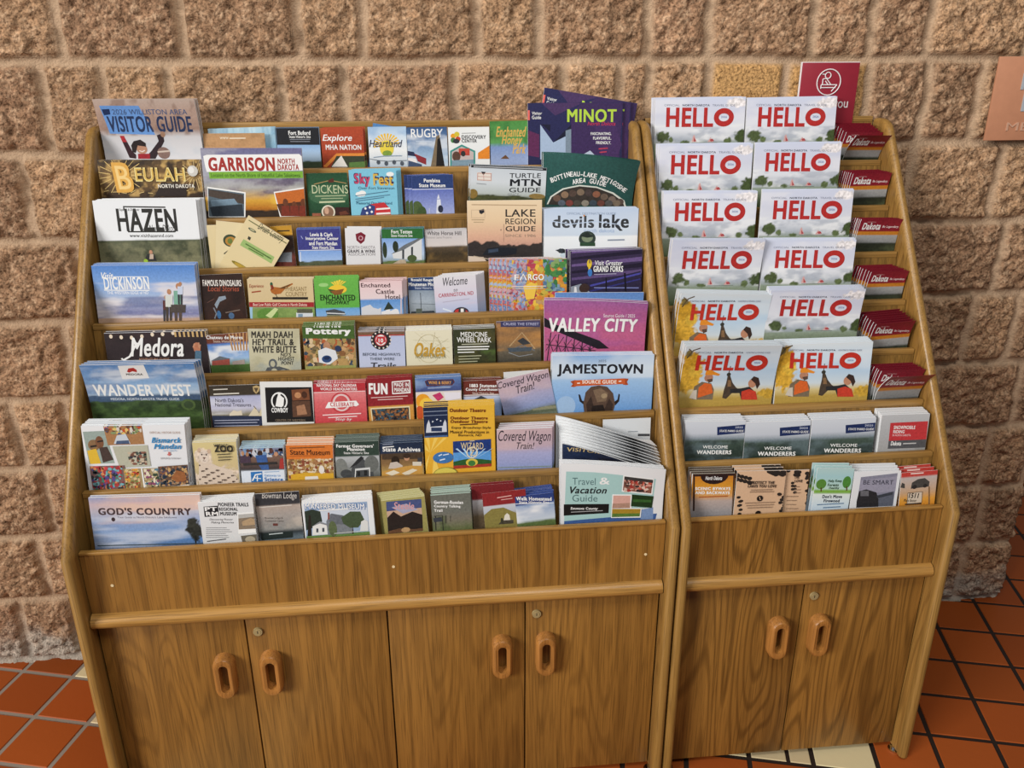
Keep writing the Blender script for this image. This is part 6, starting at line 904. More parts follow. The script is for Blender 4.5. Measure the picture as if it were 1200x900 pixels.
 [["g",[2159,"#eceeef"],[1187,"#dfe2e6"]],["n",2159,1187,"#c9ced4",0.3,60,6]]),
(dict(u=0,k=6,nm='brochure',ct='brochure',lb='white brochure standing behind the flopped navy guides',sh='white brochures behind the navy guides',p=[2607,-1299,400],w=1084,h=2181,r=-0.0018,n=1,T=0,t=16,dx=0,ds=0,e='#e9ecef',wp=None),
 [["g",[2227,"#d9dcdf"],[1590,"#c3c8cc"]],["l",[30,1874,257,1873],22,"#8a9098"],["p",[259,1816,533,1804,535,1747,261,1759],"#3a3c40"]]),
(dict(u=0,k=7,nm='guide_booklet',ct='booklet',lb="GOD'S COUNTRY guide with a lone tree against evening clouds",sh="GOD'S COUNTRY guides",p=[-7680,-1275,120],w=2195,h=2321,r=-0.0231,n=2,T=80,t=40,dx=0,ds=0,e='#e9ecef',wp=None),
 [["g",[2360,"#8d9cc4"],[2162,"#c9b4bc"],[1985,"#b9b6c4"],[1762,"#8fa4cc"],[1538,"#7fa0cf"],[1312,"#5a82b8"],[1130,"#5f78a0"]],["n",2339,1718,"#e8c4ae",0.8,8,35],["n",1985,1176,"#d3d8e4",0.7,7,45],["n",1718,1130,"#4a6a9c",0.6,7,45],["t","GOD'S COUNTRY",-940,2016,896,1953,163,"#4a3a3c",0.05,0],["t","Your Guide to North Dakota's Lake Sakakawea",-577,1874,598,1833,45,"#5a5468",0.0,0],["e",-703,1874,-627,1782,"#3a2c30"],["l",[-385,2183,402,2184],23,"#d8b8b8"],["d",937,1523,200,272,"#2a2c28"],["d",904,1682,114,136,"#33352f"],["l",[935,1409,921,1171],32,"#1f1f1c"],["l",[-1045,1248,1071,1220],23,"#3a4a52"]]),
(dict(u=0,k=7,nm='brochure',ct='brochure',lb='white PIONEER TRAILS REGIONAL MUSEUM brochure',sh='white PIONEER TRAILS museum brochures',p=[-5992,-1293,58],w=1103,h=2173,r=0.0125,n=4,T=260,t=53,dx=-20,ds=0,e='#e9ecef',wp=None),
 [["g",[2255,"#e6e7e8"],[1178,"#dadbdc"]],["p",[-444,2081,-153,2083,-156,1854,-449,1848],"#222226"],["t","PT",-427,2026,-181,2009,89,"#f2f2f0",0.05,0],["t","RM",-416,1918,-170,1901,89,"#f2f2f0",0.05,0],["t","PIONEER TRAILS",-150,2108,460,2065,84,"#2c2c30",0.045,0],["t","REGIONAL",-142,2004,236,1978,75,"#2c2c30",0.045,0],["t","MUSEUM",-130,1902,197,1879,80,"#2c2c30",0.045,0],["t","Discovering Pioneer",-361,1781,110,1748,58,"#5a5a5e",0.0,0.3],["t","Making Memories",-337,1712,122,1679,58,"#5a5a5e",0.0,0.3],["l",[-451,1604,-39,1575],13,"#8a8a8c"],["l",[-456,1561,18,1527],13,"#8a8a8c"],["l",[-462,1518,56,1480],13,"#8a8a8c"],["l",[-467,1475,-72,1446],13,"#8a8a8c"],["l",[-472,1431,-29,1399],13,"#8a8a8c"],["l",[-478,1388,-18,1354],13,"#8a8a8c"],["l",[-469,1296,-82,1322],22,"#5a5a5e"],["p",[214,1891,630,1898,616,1422,185,1421],"#f4f4f2"],["p",[231,1859,606,1864,593,1515,204,1520],"#8a7a68"],["p",[231,1859,606,1864,602,1787,224,1769],"#b9b8b4"],["p",[285,1697,475,1765,571,1721,571,1608,294,1596],"#b59a78"],["p",[228,1372,637,1388,651,1212,250,1205],"#6a6458"],["e",307,1353,515,1199,"#b3a890"]]),
(dict(u=0,k=7,nm='brochure',ct='brochure',lb='dark grey Bowman Lodge brochure',sh='dark grey Lodge brochures',p=[-4942,-1291,160],w=905,h=2253,r=0.0193,n=1,T=0,t=16,dx=0,ds=0,e='#e9ecef',wp=None),
 [["g",[2300,"#2c2c30"],[1987,"#3a3a3e"],[1956,"#b3a398"],[1739,"#a8a09a"],[1420,"#8a8a88"],[1352,"#2c3236"],[1145,"#7a8a94"]],["n",1965,1420,"#d3c4b4",0.5,18,40],["t","Bowman Lodge",-310,2189,400,2136,175,"#cfcac4",0.005,0.2],["l",[-395,1947,278,1950],18,"#d9d4cc"],["t","Bowman Lodge &",-301,1694,65,1665,53,"#4a4440",0.015,0],["t","Convention Center",-307,1633,79,1603,48,"#4a4440",0.0,0],["p",[-151,1563,-50,1555,-56,1500,-157,1509],"#6a3a34"],["p",[-421,1354,238,1357,231,1209,-431,1193],"#27302f"],["l",[-260,1318,29,1328],22,"#c9d0d0"]]),
(dict(u=0,k=7,nm='brochure',ct='brochure',lb='white-bordered MANFRED MUSEUM brochure with a white house',sh='MANFRED MUSEUM brochures',p=[-3704,-1282,58],w=1461,h=2034,r=0.0245,n=6,T=336,t=58,dx=-37,ds=0,e='#eceeef',wp=None),
 [["g",[2119,"#eceeef"],[1071,"#e6e8ea"]],["p",[-674,1984,622,1979,613,1220,-712,1227],"#9ab0cc"],["p",[-687,1858,611,1843,605,1522,-698,1562],"#cfd8e4"],["p",[-687,1858,-520,1890,-362,1831,-343,1601,-521,1479,-692,1424],"#2f3a30"],["p",[-607,1761,-567,1757,-596,1231,-692,1225],"#2a241f"],["p",[-706,1287,618,1290,620,1206,-705,1217],"#6a8a4a"],["p",[-580,1299,-551,1504,-395,1583,-235,1524,-249,1294],"#e9e9e6"],["p",[-581,1493,-392,1606,-219,1518,-230,1491,-397,1560],"#8a8d92"],["p",[-261,1595,-163,1760,119,1678,249,1506,249,1275,-259,1281],"#7d8288"],["p",[-141,1768,101,1702,269,1495,-104,1508,-212,1590],"#686d74"],["p",[-209,1796,-176,1793,-191,1635,-224,1637],"#8a4a3c"],["e",-228,1592,-55,1231,"#5d6a48"],["p",[55,1660,253,1781,459,1764,526,1575,386,1402,219,1407,84,1520],"#46563c"],["p",[270,1504,282,1272,248,1265],"#3a3028"],["p",[419,1307,460,1534,546,1573,605,1522,594,1301],"#dfe0de"],["p",[-482,1452,-441,1449,-450,1357,-491,1361],"#4a505a"],["p",[-358,1456,-317,1452,-326,1361,-367,1364],"#4a505a"],["l",[-123,1306,587,1316],13,"#d8d8d0"],["t","MANFRED MUSEUM",-675,1975,572,1874,147,"#5f86c0",0.05,0],["t","MANFRED MUSEUM",-663,1974,559,1875,121,"#f2f2f0",0.02,0],["l",[-379,1860,217,1848],26,"#f2f2f0"]]),
(dict(u=0,k=7,nm='brochure',ct='brochure',lb='olive Steele brochure with a dark sunset photo',sh='olive Steele brochures',p=[-2250,-1268,58],w=912,h=2009,r=0.0673,n=6,T=334,t=60,dx=-93,ds=0,e='#c9c693',wp=None),
 [["g",[2076,"#a59c5e"],[1209,"#9a9256"]],["p",[-354,1977,383,1954,340,1222,-398,1242],"#3c4a7a"],["p",[-371,1759,371,1753,359,1569,-372,1611],"#c9a890"],["p",[-354,1977,383,1954,372,1762,-368,1786],"#4a5684"],["p",[-372,1611,-229,1740,-85,1605,164,1688,366,1592,340,1222,-398,1242],"#2a221f"],["p",[-259,1836,65,1885,287,1718,-38,1668],"#a8a8c0"],["p",[-391,1297,-155,1335,161,1279,346,1282,339,1217,-399,1237],"#6a4a34"],["e",-114,1344,74,1225,"#c09a6c"],["t","Steele",-215,1872,217,1815,164,"#d8a0a4",0.02,0.3]]),
(dict(u=0,k=7,nm='brochure',ct='brochure',lb='grey-green Country Talking Trail brochure',sh='grey-green Talking Trail brochures',p=[-1323,-1287,58],w=845,h=2069,r=0.0287,n=6,T=336,t=58,dx=10,ds=0,e='#a9c0b4',wp=None),
 [["g",[2130,"#6a6c62"],[1673,"#70726a"],[1488,"#7a7466"],[1256,"#6a7048"]],["n",1581,1232,"#4a5a34",0.6,60,30],["t","German-Russian",-357,1916,257,1859,77,"#f2f2f0",0.05,0],["t","Country Talking",-361,1818,194,1766,73,"#f2f2f0",0.05,0],["t","Trail",-368,1726,-190,1710,65,"#f2f2f0",0.05,0],["l",[-376,1591,-202,1597,-203,1248],17,"#2c2c28"],["l",[-346,1588,-358,1263],22,"#2c2c28"],["p",[-398,1546,-223,1562,-211,1458,-385,1452],"#3a3f48"],["l",[-126,1590,-135,1405],17,"#3a3a34"],["l",[-30,1571,-37,1442],13,"#4a4a40"]]),
(dict(u=0,k=7,nm='brochure',ct='brochure',lb='red-headed brochure at the back left of the prairie church one',sh='red-headed brochures at the back',p=[-417,-1288,220],w=911,h=2164,r=0.0245,n=2,T=100,t=16,dx=0,ds=0,e='#9a4a44',wp=None),
 [["g",[2206,"#7a2428"],[1837,"#7d262a"],[1813,"#c0c0c4"],[1440,"#6a5a44"]]]),
(dict(u=0,k=7,nm='brochure',ct='brochure',lb='red-headed brochure with a small white church on a prairie hill',sh='red-headed prairie church brochures',p=[-118,-1270,60],w=931,h=2054,r=0.0637,n=1,T=0,t=16,dx=0,ds=0,e='#9a4a44',wp=None),
 [["g",[2099,"#8f2a2c"],[1764,"#8f2a2c"],[1746,"#c9ccd4"],[1593,"#b9c0cc"],[1501,"#9a8a4a"],[1244,"#8a7a40"]],["p",[-508,1557,-292,1680,-34,1686,254,1511,232,1221,-519,1277],"#8a7f44"],["l",[-152,1924,157,1942],22,"#e0b0a8"],["l",[-71,1868,174,1875],17,"#e0b0a8"],["p",[-60,1361,-23,1498,32,1547,80,1495,91,1352],"#e3ddd0"],["p",[-172,1304,-101,1390,157,1372,151,1288],"#4a4438"],["e",-117,1453,-63,1315,"#3a3a2c"]]),
(dict(u=0,k=7,nm='brochure',ct='brochure',lb='blue Homestead State Historic Site brochure under clouds',sh='blue Homestead brochures',p=[544,-1267,58],w=830,h=1943,r=0.0739,n=5,T=326,t=68,dx=10,ds=0,e='#3c5090',wp=None),
 [["g",[2015,"#2c3f7a"],[1738,"#2f4280"],[1720,"#8fa6c9"],[1366,"#c9d2de"],[1295,"#6a7a4a"]],["n",1701,1319,"#f0f2f4",0.9,16,40],["h",1319,17,"#4a5f34","#6a7a48"],["t","Welk Homestead",-390,1903,369,1796,87,"#f2f2f0",0.05,0],["t","State Historic Site",-333,1811,308,1721,61,"#f2f2f0",0.03,0.0],["l",[-435,1779,410,1697],17,"#dfe4ee"]]),
(dict(u=0,k=7,nm='guide_booklet',ct='booklet',lb='Travel & Vacation Guide of Emmons County drooping over the bottom tier',sh='Travel & Vacation guides',p=[2107,-1300,58],w=2240,h=2656,r=0.0,n=3,T=180,t=40,dx=0,ds=0,e='#e9ecef',wp=(0.02,1.3,0.015)),
 [["g",[2769,"#eaebec"],[1152,"#e0e2e6"]],["p",[-1015,2472,-389,2467,245,2420,928,2369,888,1571,629,1554,638,1237,-1052,1312],"#a9cdca"],["p",[-1052,1312,1001,1404,965,1190,-1052,1241],"#3f5f9a"],["p",[652,1526,909,1581,919,1246,637,1263],"#7a94bf"],["t","Travel",-880,2245,-377,2244,167,"#5d7a7c",0.0,0],["t","&",-292,2261,-69,2264,171,"#f2f2f0",0.015,0],["t","Vacation",-930,2042,-128,2032,167,"#23282a",0.03,0.3],["t","Guide",-878,1852,-328,1838,162,"#5d7a7c",0.0,0],["p",[-1063,1712,-71,1693,-76,1465,-1061,1444],"#161616"],["t","Emmons County",-910,1602,-316,1578,79,"#f2f2f0",0.03,0.1],["l",[-905,1521,-205,1530],18,"#a9a9a9"],["p",[215,2434,885,2378,872,1929,195,2007],"#f2f2f0"],["p",[241,2401,860,2345,846,1966,220,2037],"#8a5a4a"],["m",247,2346,853,1998,["#a83a34","#d8a090","#5a4038","#e0c8b8","#c25a48","#3a3030"],70],["p",[241,2401,860,2345,863,2262,243,2321],"#3c3a38"],["p",[-8,1938,419,1935,427,1576,651,1569,636,1316,-22,1342],"#f2f2f0"],["p",[15,1908,393,1905,392,1588,8,1591],"#d8a89a"],["p",[6,1701,390,1716,392,1578,-1,1581],"#b08a78"],["p",[-1,1571,629,1548,614,1349,-5,1362],"#a8862c"],["p",[-3,1452,620,1433,614,1349,-5,1362],"#5a7a34"],["p",[426,1935,899,1892,874,1571,409,1628],"#1f3a1c"],["p",[451,1817,860,1786,853,1722,453,1740],"#35602c"]]),
(dict(u=1,k=0,nm='guide_booklet',ct='booklet',lb='white-sky HELLO guide at the left end of the top tier',sh='white-sky HELLO guides on the left of the top tier',p=[5003,-1295,40],w=2229,h=2801,r=0.0043,n=3,T=160,t=45,dx=-36,ds=0,e='#dce8f2',wp=None),
 [["g",[2801,"#d6dcf0"],[2385,"#d9dbea"],[2049,"#e6e7ed"],[1858,"#b9bfc9"],[1709,"#8d9a86"],[1324,"#5a6a45"]],["n",2760,2175,"#eeeef4",0.6,12,24],["n",2175,1752,"#f2f2f4",0.8,26,60],["n",2112,1752,"#a3aab8",0.6,30,70],["d",897,2666,304,117,"#f2ecec"],["d",-906,1905,176,145,"#4f5c38"],["d",1081,1884,234,164,"#46542f"],["d",-701,1828,70,70,"#5f6d45"],["d",-339,1769,117,47,"#5c6a44"],["d",722,1794,94,82,"#5f6d45"],["p",[-182,1777,-154,1904,-123,1946,-59,1775],"#d9a8a4"],["p",[-131,1882,-71,1796,-127,1776],"#b04a4e"],["p",[213,1770,287,1876,361,1768],"#d9a8a4"],["p",[267,1823,335,1843,383,1789,292,1780],"#b04a4e"],["l",[-181,1756,452,1752],9,"#5f6a58"],["t","OFFICIAL",-888,2630,-510,2625,47,"#8a90a4",0.0,0],["t","NORTH DAKOTA",-443,2624,227,2616,47,"#3c4456",0.03,0],["t","TRAVEL GUIDE",294,2615,857,2608,47,"#8a90a4",0.0,0],["t","HELL",-834,2355,331,2339,445,"#b8302e",0.05,0],["o",343,2548,841,2121,122,"#b8302e"],["t","2026",522,2344,670,2342,44,"#5a7ab4",0.0,0]]),
(dict(u=1,k=0,nm='guide_booklet',ct='booklet',lb='white-sky HELLO guide beside the topmost dark red leaflets',sh='white-sky HELLO guides on the right of the top tier',p=[7293,-1290,30],w=2256,h=2785,r=0.0089,n=3,T=160,t=45,dx=0,ds=0,e='#dce8f2',wp=None),
 [["g",[2785,"#d6dcf0"],[2368,"#d9dbea"],[2031,"#e6e7ed"],[1839,"#b9bfc9"],[1690,"#8d9a86"],[1303,"#5a6a45"]],["n",2743,2157,"#eeeef4",0.6,12,24],["n",2157,1733,"#f2f2f4",0.8,26,60],["n",2094,1733,"#a3aab8",0.6,30,70],["d",912,2645,313,121,"#f2ecec"],["d",-893,1891,181,149,"#4f5c38"],["d",1119,1860,241,169,"#46542f"],["d",-684,1812,72,72,"#5f6d45"],["d",-315,1752,121,48,"#5c6a44"],["d",758,1772,96,84,"#5f6d45"],["p",[-157,1759,-133,1886,-101,1928,-31,1756],"#d9a8a4"],["p",[-108,1864,-44,1778,-100,1758],"#b04a4e"],["p",[244,1751,316,1856,394,1747],"#d9a8a4"],["p",[297,1803,365,1823,414,1768,324,1760],"#b04a4e"],["l",[-155,1738,487,1730],10,"#5f6a58"],["t","OFFICIAL",-895,2617,-512,2611,48,"#8a90a4",0.0,0],["t","NORTH DAKOTA",-444,2610,235,2598,48,"#3c4456",0.03,0],["t","TRAVEL GUIDE",303,2597,873,2587,48,"#8a90a4",0.0,0],["t","HELL",-832,2342,348,2320,458,"#b8302e",0.05,0],["o",354,2529,870,2099,125,"#b8302e"],["t","2026",541,2324,690,2321,46,"#5a7ab4",0.0,0]]),
(dict(u=1,k=1,nm='guide_booklet',ct='booklet',lb='white-sky HELLO guide at the left of the second tier',sh='white-sky HELLO guides on the left of the second tier',p=[4995,-1299,40],w=2268,h=2787,r=-0.0009,n=3,T=140,t=45,dx=-39,ds=0,e='#dce8f2',wp=None),
 [["g",[2787,"#d6dcf0"],[2355,"#d9dbea"],[2005,"#e6e7ed"],[1807,"#b9bfc9"],[1652,"#8d9a86"],[1251,"#5a6a45"]],["n",2744,2137,"#eeeef4",0.6,12,24],["n",2137,1696,"#f2f2f4",0.8,26,60],["n",2071,1696,"#a3aab8",0.6,30,70],["d",913,2647,308,119,"#f2ecec"],["d",-915,1855,178,147,"#4f5c38"],["d",1108,1834,237,166,"#46542f"],["d",-707,1775,71,71,"#5f6d45"],["d",-337,1714,119,47,"#5c6a44"],["d",743,1740,95,83,"#5f6d45"],["p",[-178,1722,-150,1854,-118,1898,-52,1720],"#d9a8a4"],["p",[-126,1832,-65,1743,-120,1721],"#b04a4e"],["p",[225,1716,300,1825,376,1713],"#d9a8a4"],["p",[280,1770,349,1791,397,1735,306,1725],"#b04a4e"],["l",[-176,1700,469,1696],9,"#5f6a58"],["t","OFFICIAL",-903,2608,-518,2604,47,"#8a90a4",0.0,0],["t","NORTH DAKOTA",-450,2603,232,2594,47,"#3c4456",0.03,0],["t","TRAVEL GUIDE",301,2594,873,2587,47,"#8a90a4",0.0,0],["t","HELL",-845,2323,341,2307,450,"#b8302e",0.05,0],["o",351,2524,861,2081,123,"#b8302e"],["t","2026",535,2312,684,2310,45,"#5a7ab4",0.0,0]]),
(dict(u=1,k=1,nm='guide_booklet',ct='booklet',lb='white-sky HELLO guide at the right of the second tier',sh='white-sky HELLO guides on the right of the second tier',p=[7248,-1300,30],w=2145,h=2787,r=-0.0001,n=3,T=140,t=45,dx=38,ds=0,e='#dce8f2',wp=None),
 [["g",[2787,"#d6dcf0"],[2383,"#d9dbea"],[2056,"#e6e7ed"],[1870,"#b9bfc9"],[1726,"#8d9a86"],[1351,"#5a6a45"]],["n",2747,2179,"#eeeef4",0.6,12,24],["n",2179,1767,"#f2f2f4",0.8,26,60],["n",2117,1767,"#a3aab8",0.6,30,70],["d",868,2656,297,114,"#f2ecec"],["d",-839,1916,171,142,"#4f5c38"],["d",1074,1895,228,160,"#46542f"],["d",-639,1841,69,69,"#5f6d45"],["d",-287,1784,114,46,"#5c6a44"],["d",732,1808,91,80,"#5f6d45"],["p",[-137,1791,-115,1915,-86,1955,-18,1789],"#d9a8a4"],["p",[-92,1894,-31,1810,-83,1791],"#b04a4e"],["p",[244,1785,312,1887,385,1783],"#d9a8a4"],["p",[294,1836,358,1855,405,1803,320,1794],"#b04a4e"],["l",[-135,1771,475,1767],9,"#5f6a58"],["t","OFFICIAL",-848,2621,-485,2616,46,"#8a90a4",0.0,0],["t","NORTH DAKOTA",-420,2616,225,2607,46,"#3c4456",0.03,0],["t","TRAVEL GUIDE",290,2606,832,2599,46,"#8a90a4",0.0,0],["t","HELL",-785,2354,337,2338,434,"#b8302e",0.05,0],["o",340,2541,834,2126,119,"#b8302e"],["t","2026",520,2342,660,2340,43,"#5a7ab4",0.0,0]]),
(dict(u=1,k=2,nm='guide_booklet',ct='booklet',lb='white-sky HELLO guide at the left of the third tier',sh='white-sky HELLO guides on the left of the third tier',p=[4926,-1288,40],w=2252,h=2769,r=-0.0106,n=3,T=180,t=45,dx=0,ds=0,e='#dce8f2',wp=None),
 [["g",[2769,"#d6dcf0"],[2345,"#d9dbea"],[2002,"#e6e7ed"],[1808,"#b9bfc9"],[1656,"#8d9a86"],[1263,"#5a6a45"]],["n",2727,2131,"#eeeef4",0.6,12,24],["n",2131,1700,"#f2f2f4",0.8,26,60],["n",2067,1700,"#a3aab8",0.6,30,70],["d",909,2635,301,116,"#f2ecec"],["d",-900,1852,174,144,"#4f5c38"],["d",1110,1839,231,162,"#46542f"],["d",-692,1774,69,69,"#5f6d45"],["d",-324,1715,116,46,"#5c6a44"],["d",748,1746,93,81,"#5f6d45"],["p",[-165,1724,-139,1854,-109,1896,-40,1723],"#d9a8a4"],["p",[-116,1832,-53,1745,-109,1724],"#b04a4e"],["p",[235,1719,308,1827,383,1718],"#d9a8a4"],["p",[289,1773,356,1794,405,1739,315,1729],"#b04a4e"],["l",[-164,1703,477,1701],9,"#5f6a58"],["t","OFFICIAL",-893,2590,-512,2587,45,"#8a90a4",0.0,0],["t","NORTH DAKOTA",-445,2586,232,2581,45,"#3c4456",0.03,0],["t","TRAVEL GUIDE",301,2581,868,2576,45,"#8a90a4",0.0,0],["t","HELL",-834,2310,343,2300,431,"#b8302e",0.05,0],["o",351,2512,861,2080,120,"#b8302e"],["t","2026",536,2305,684,2304,43,"#5a7ab4",0.0,0]]),
(dict(u=1,k=2,nm='guide_booklet',ct='booklet',lb='white-sky HELLO guide at the right of the third tier',sh='white-sky HELLO guides on the right of the third tier',p=[7287,-1291,30],w=2246,h=2766,r=-0.008,n=3,T=180,t=45,dx=60,ds=0,e='#dce8f2',wp=None),
 [["g",[2766,"#d6dcf0"],[2348,"#d9dbea"],[2010,"#e6e7ed"],[1819,"#b9bfc9"],[1669,"#8d9a86"],[1281,"#5a6a45"]],["n",2724,2137,"#eeeef4",0.6,12,24],["n",2137,1712,"#f2f2f4",0.8,26,60],["n",2074,1712,"#a3aab8",0.6,30,70],["d",911,2632,306,118,"#f2ecec"],["d",-869,1864,177,146,"#4f5c38"],["d",1136,1847,236,165,"#46542f"],["d",-659,1786,71,71,"#5f6d45"],["d",-291,1728,118,47,"#5c6a44"],["d",778,1755,94,82,"#5f6d45"],["p",[-133,1736,-111,1864,-81,1906,-8,1735],"#d9a8a4"],["p",[-87,1842,-21,1756,-76,1736],"#b04a4e"],["p",[267,1731,336,1836,415,1729],"#d9a8a4"],["p",[319,1783,384,1804,436,1750,346,1740],"#b04a4e"],["l",[-131,1715,509,1712],9,"#5f6a58"],["t","OFFICIAL",-886,2592,-505,2588,46,"#8a90a4",0.0,0],["t","NORTH DAKOTA",-438,2587,238,2580,46,"#3c4456",0.03,0],["t","TRAVEL GUIDE",306,2580,873,2574,46,"#8a90a4",0.0,0],["t","HELL",-818,2316,357,2302,439,"#b8302e",0.05,0],["o",358,2512,880,2085,122,"#b8302e"],["t","2026",549,2307,697,2306,44,"#5a7ab4",0.0,0]]),
(dict(u=1,k=3,nm='guide_booklet',ct='booklet',lb='white-sky HELLO guide directly above the half-hidden orange-cap one',sh='white-sky HELLO guides on the left of the fourth tier',p=[4882,-1274,40],w=2166,h=2783,r=-0.023,n=3,T=200,t=45,dx=0,ds=0,e='#dce8f2',wp=(0,0,0.02)),
 [["g",[2783,"#d6dcf0"],[2356,"#d9dbea"],[2011,"#e6e7ed"],[1815,"#b9bfc9"],[1662,"#8d9a86"],[1265,"#5a6a45"]],["n",2741,2141,"#eeeef4",0.6,12,24],["n",2141,1706,"#f2f2f4",0.8,26,60],["n",2076,1706,"#a3aab8",0.6,30,70],["d",874,2655,306,118,"#f2ecec"],["d",-852,1853,176,146,"#4f5c38"],["d",1079,1854,235,165,"#46542f"],["d",-651,1776,71,71,"#5f6d45"],["d",-297,1719,118,47,"#5c6a44"],["d",733,1757,94,82,"#5f6d45"],["p",[-146,1729,-122,1860,-93,1903,-25,1728],"#d9a8a4"],["p",[-98,1838,-37,1750,-91,1729],"#b04a4e"],["p",[240,1727,308,1836,384,1726],"#d9a8a4"],["p",[290,1781,356,1803,404,1748,317,1737],"#b04a4e"],["l",[-144,1707,472,1710],9,"#5f6a58"],["t","OFFICIAL",-857,2597,-490,2597,45,"#8a90a4",0.0,0],["t","NORTH DAKOTA",-427,2597,226,2596,45,"#3c4456",0.03,0],["t","TRAVEL GUIDE",291,2596,837,2595,45,"#8a90a4",0.0,0],["t","HELL",-796,2316,336,2313,429,"#b8302e",0.05,0],["o",340,2527,838,2095,122,"#b8302e"],["t","2026",521,2320,664,2319,43,"#5a7ab4",0.0,0]]),
(dict(u=1,k=3,nm='guide_booklet',ct='booklet',lb='white-sky HELLO guide at the right of the fourth tier',sh='white-sky HELLO guides on the right of the fourth tier',p=[7124,-1274,30],w=2224,h=2717,r=-0.0229,n=3,T=200,t=45,dx=60,ds=0,e='#dce8f2',wp=None),
 [["g",[2717,"#d6dcf0"],[2308,"#d9dbea"],[1977,"#e6e7ed"],[1789,"#b9bfc9"],[1642,"#8d9a86"],[1262,"#5a6a45"]],["n",2676,2101,"#eeeef4",0.6,12,24],["n",2101,1684,"#f2f2f4",0.8,26,60],["n",2039,1684,"#a3aab8",0.6,30,70],["d",902,2594,300,115,"#f2ecec"],["d",-847,1825,173,143,"#4f5c38"],["d",1137,1826,231,161,"#46542f"],["d",-638,1751,69,69,"#5f6d45"],["d",-272,1697,115,46,"#5c6a44"],["d",785,1733,92,81,"#5f6d45"],["p",[-117,1706,-97,1832,-68,1873,7,1706],"#d9a8a4"],["p",[-72,1811,-6,1727,-60,1706],"#b04a4e"],["p",[279,1704,346,1809,426,1704],"#d9a8a4"],["p",[329,1756,395,1777,445,1724,357,1714],"#b04a4e"],["l",[-114,1685,518,1688],9,"#5f6a58"],["t","OFFICIAL",-874,2538,-497,2538,44,"#8a90a4",0.0,0],["t","NORTH DAKOTA",-431,2538,238,2537,44,"#3c4456",0.03,0],["t","TRAVEL GUIDE",305,2537,865,2537,44,"#8a90a4",0.0,0],["t","HELL",-802,2268,360,2266,421,"#b8302e",0.05,0],["o",358,2472,881,2057,120,"#b8302e"],["t","2026",549,2273,696,2272,42,"#5a7ab4",0.0,0]]),
(dict(u=1,k=4,nm='guide_booklet',ct='booklet',lb='half-hidden orange-cap hunter HELLO guide on the left of the fifth tier',sh='orange-cap HELLO guides on the left of the fifth tier',p=[4851,-1247,40],w=2104,h=2677,r=-0.0475,n=4,T=353,t=45,dx=0,ds=0,e='#dce8f2',wp=(0,0,0.02)),
 [["g",[2677,"#dfe6ea"],[2383,"#cfe0ee"],[1988,"#b9d3ea"],[1688,"#d3dfe6"],[1526,"#d8c48a"],[1364,"#b99a4a"]],["n",2482,1688,"#e8eef2",0.5,8,20],["d",-883,2171,298,366,"#c9982c"],["d",-931,1773,366,298,"#d8a83a"],["d",-743,2035,160,160,"#e3b844"],["d",-949,2464,92,92,"#7a6a3a"],["d",973,1497,275,137,"#c9a03a"],["l",[-983,2346,-874,2544,-734,2605],27,"#5a4a34"],["l",[-983,2581,-891,2504],23,"#5a4a34"],["p",[-724,1314,-709,1636,-551,1759,-336,1722,-257,1562,-255,1319],"#7a6a55"],["p",[-600,1356,-602,1618,-484,1730,-334,1702,-270,1481],"#d8662c"],["p",[-792,1354,-722,1536,-638,1557,-617,1315],"#cfc4b4"],["e",-516,1959,-318,1762,"#b98468"],["p",[-450,1820,-326,1842,-320,1772,-400,1731],"#5d463a"],["p",[-514,1929,-503,2038,-411,2070,-310,2012,-177,1954,-205,1914,-313,1932],"#e8912c"],["p",[-45,1362,-33,1565,-9,1746,-5,1927,49,1927,130,1748,229,1629,321,1570,157,1487,44,1343],"#4d4034"],["e",-33,1996,62,1908,"#3a3a34"],["l",[10,1987,13,2166],18,"#5a4a3a"],["p",[18,1807,82,1808,118,1648,34,1646],"#8a6a4a"],["p",[104,1587,358,1610,526,1653,668,1533,734,1331,389,1327,329,1489,114,1486],"#2c2c2e"],["p",[367,1530,533,1593,690,1534,756,1331,389,1327],"#c9402c"],["e",482,1854,678,1635,"#c08a6c"],["p",[528,1834,584,1915,694,1877,756,1717,705,1595,645,1735],"#3c2c26"],["t","OFFICIAL",-827,2490,-472,2496,41,"#8a90a4",0.0,0],["t","NORTH DAKOTA",-410,2498,222,2509,41,"#3c4456",0.03,0],["t","HUNTING & FISHING GUIDE",285,2510,814,2520,41,"#8a90a4",0.0,0],["t","HELL",-763,2232,334,2250,387,"#c23326",0.05,0],["o",335,2448,824,2059,119,"#c23326"],["t","2026",514,2260,652,2263,39,"#5a7ab4",0.0,0]]),
(dict(u=1,k=4,nm='guide_booklet',ct='booklet',lb='lowest white-sky HELLO guide, beside the half-hidden orange-cap one',sh='white-sky HELLO guides on the right of the fifth tier',p=[7069,-1285,30],w=2239,h=2748,r=-0.0134,n=4,T=363,t=45,dx=60,ds=0,e='#dce8f2',wp=(0,0,0.02)),
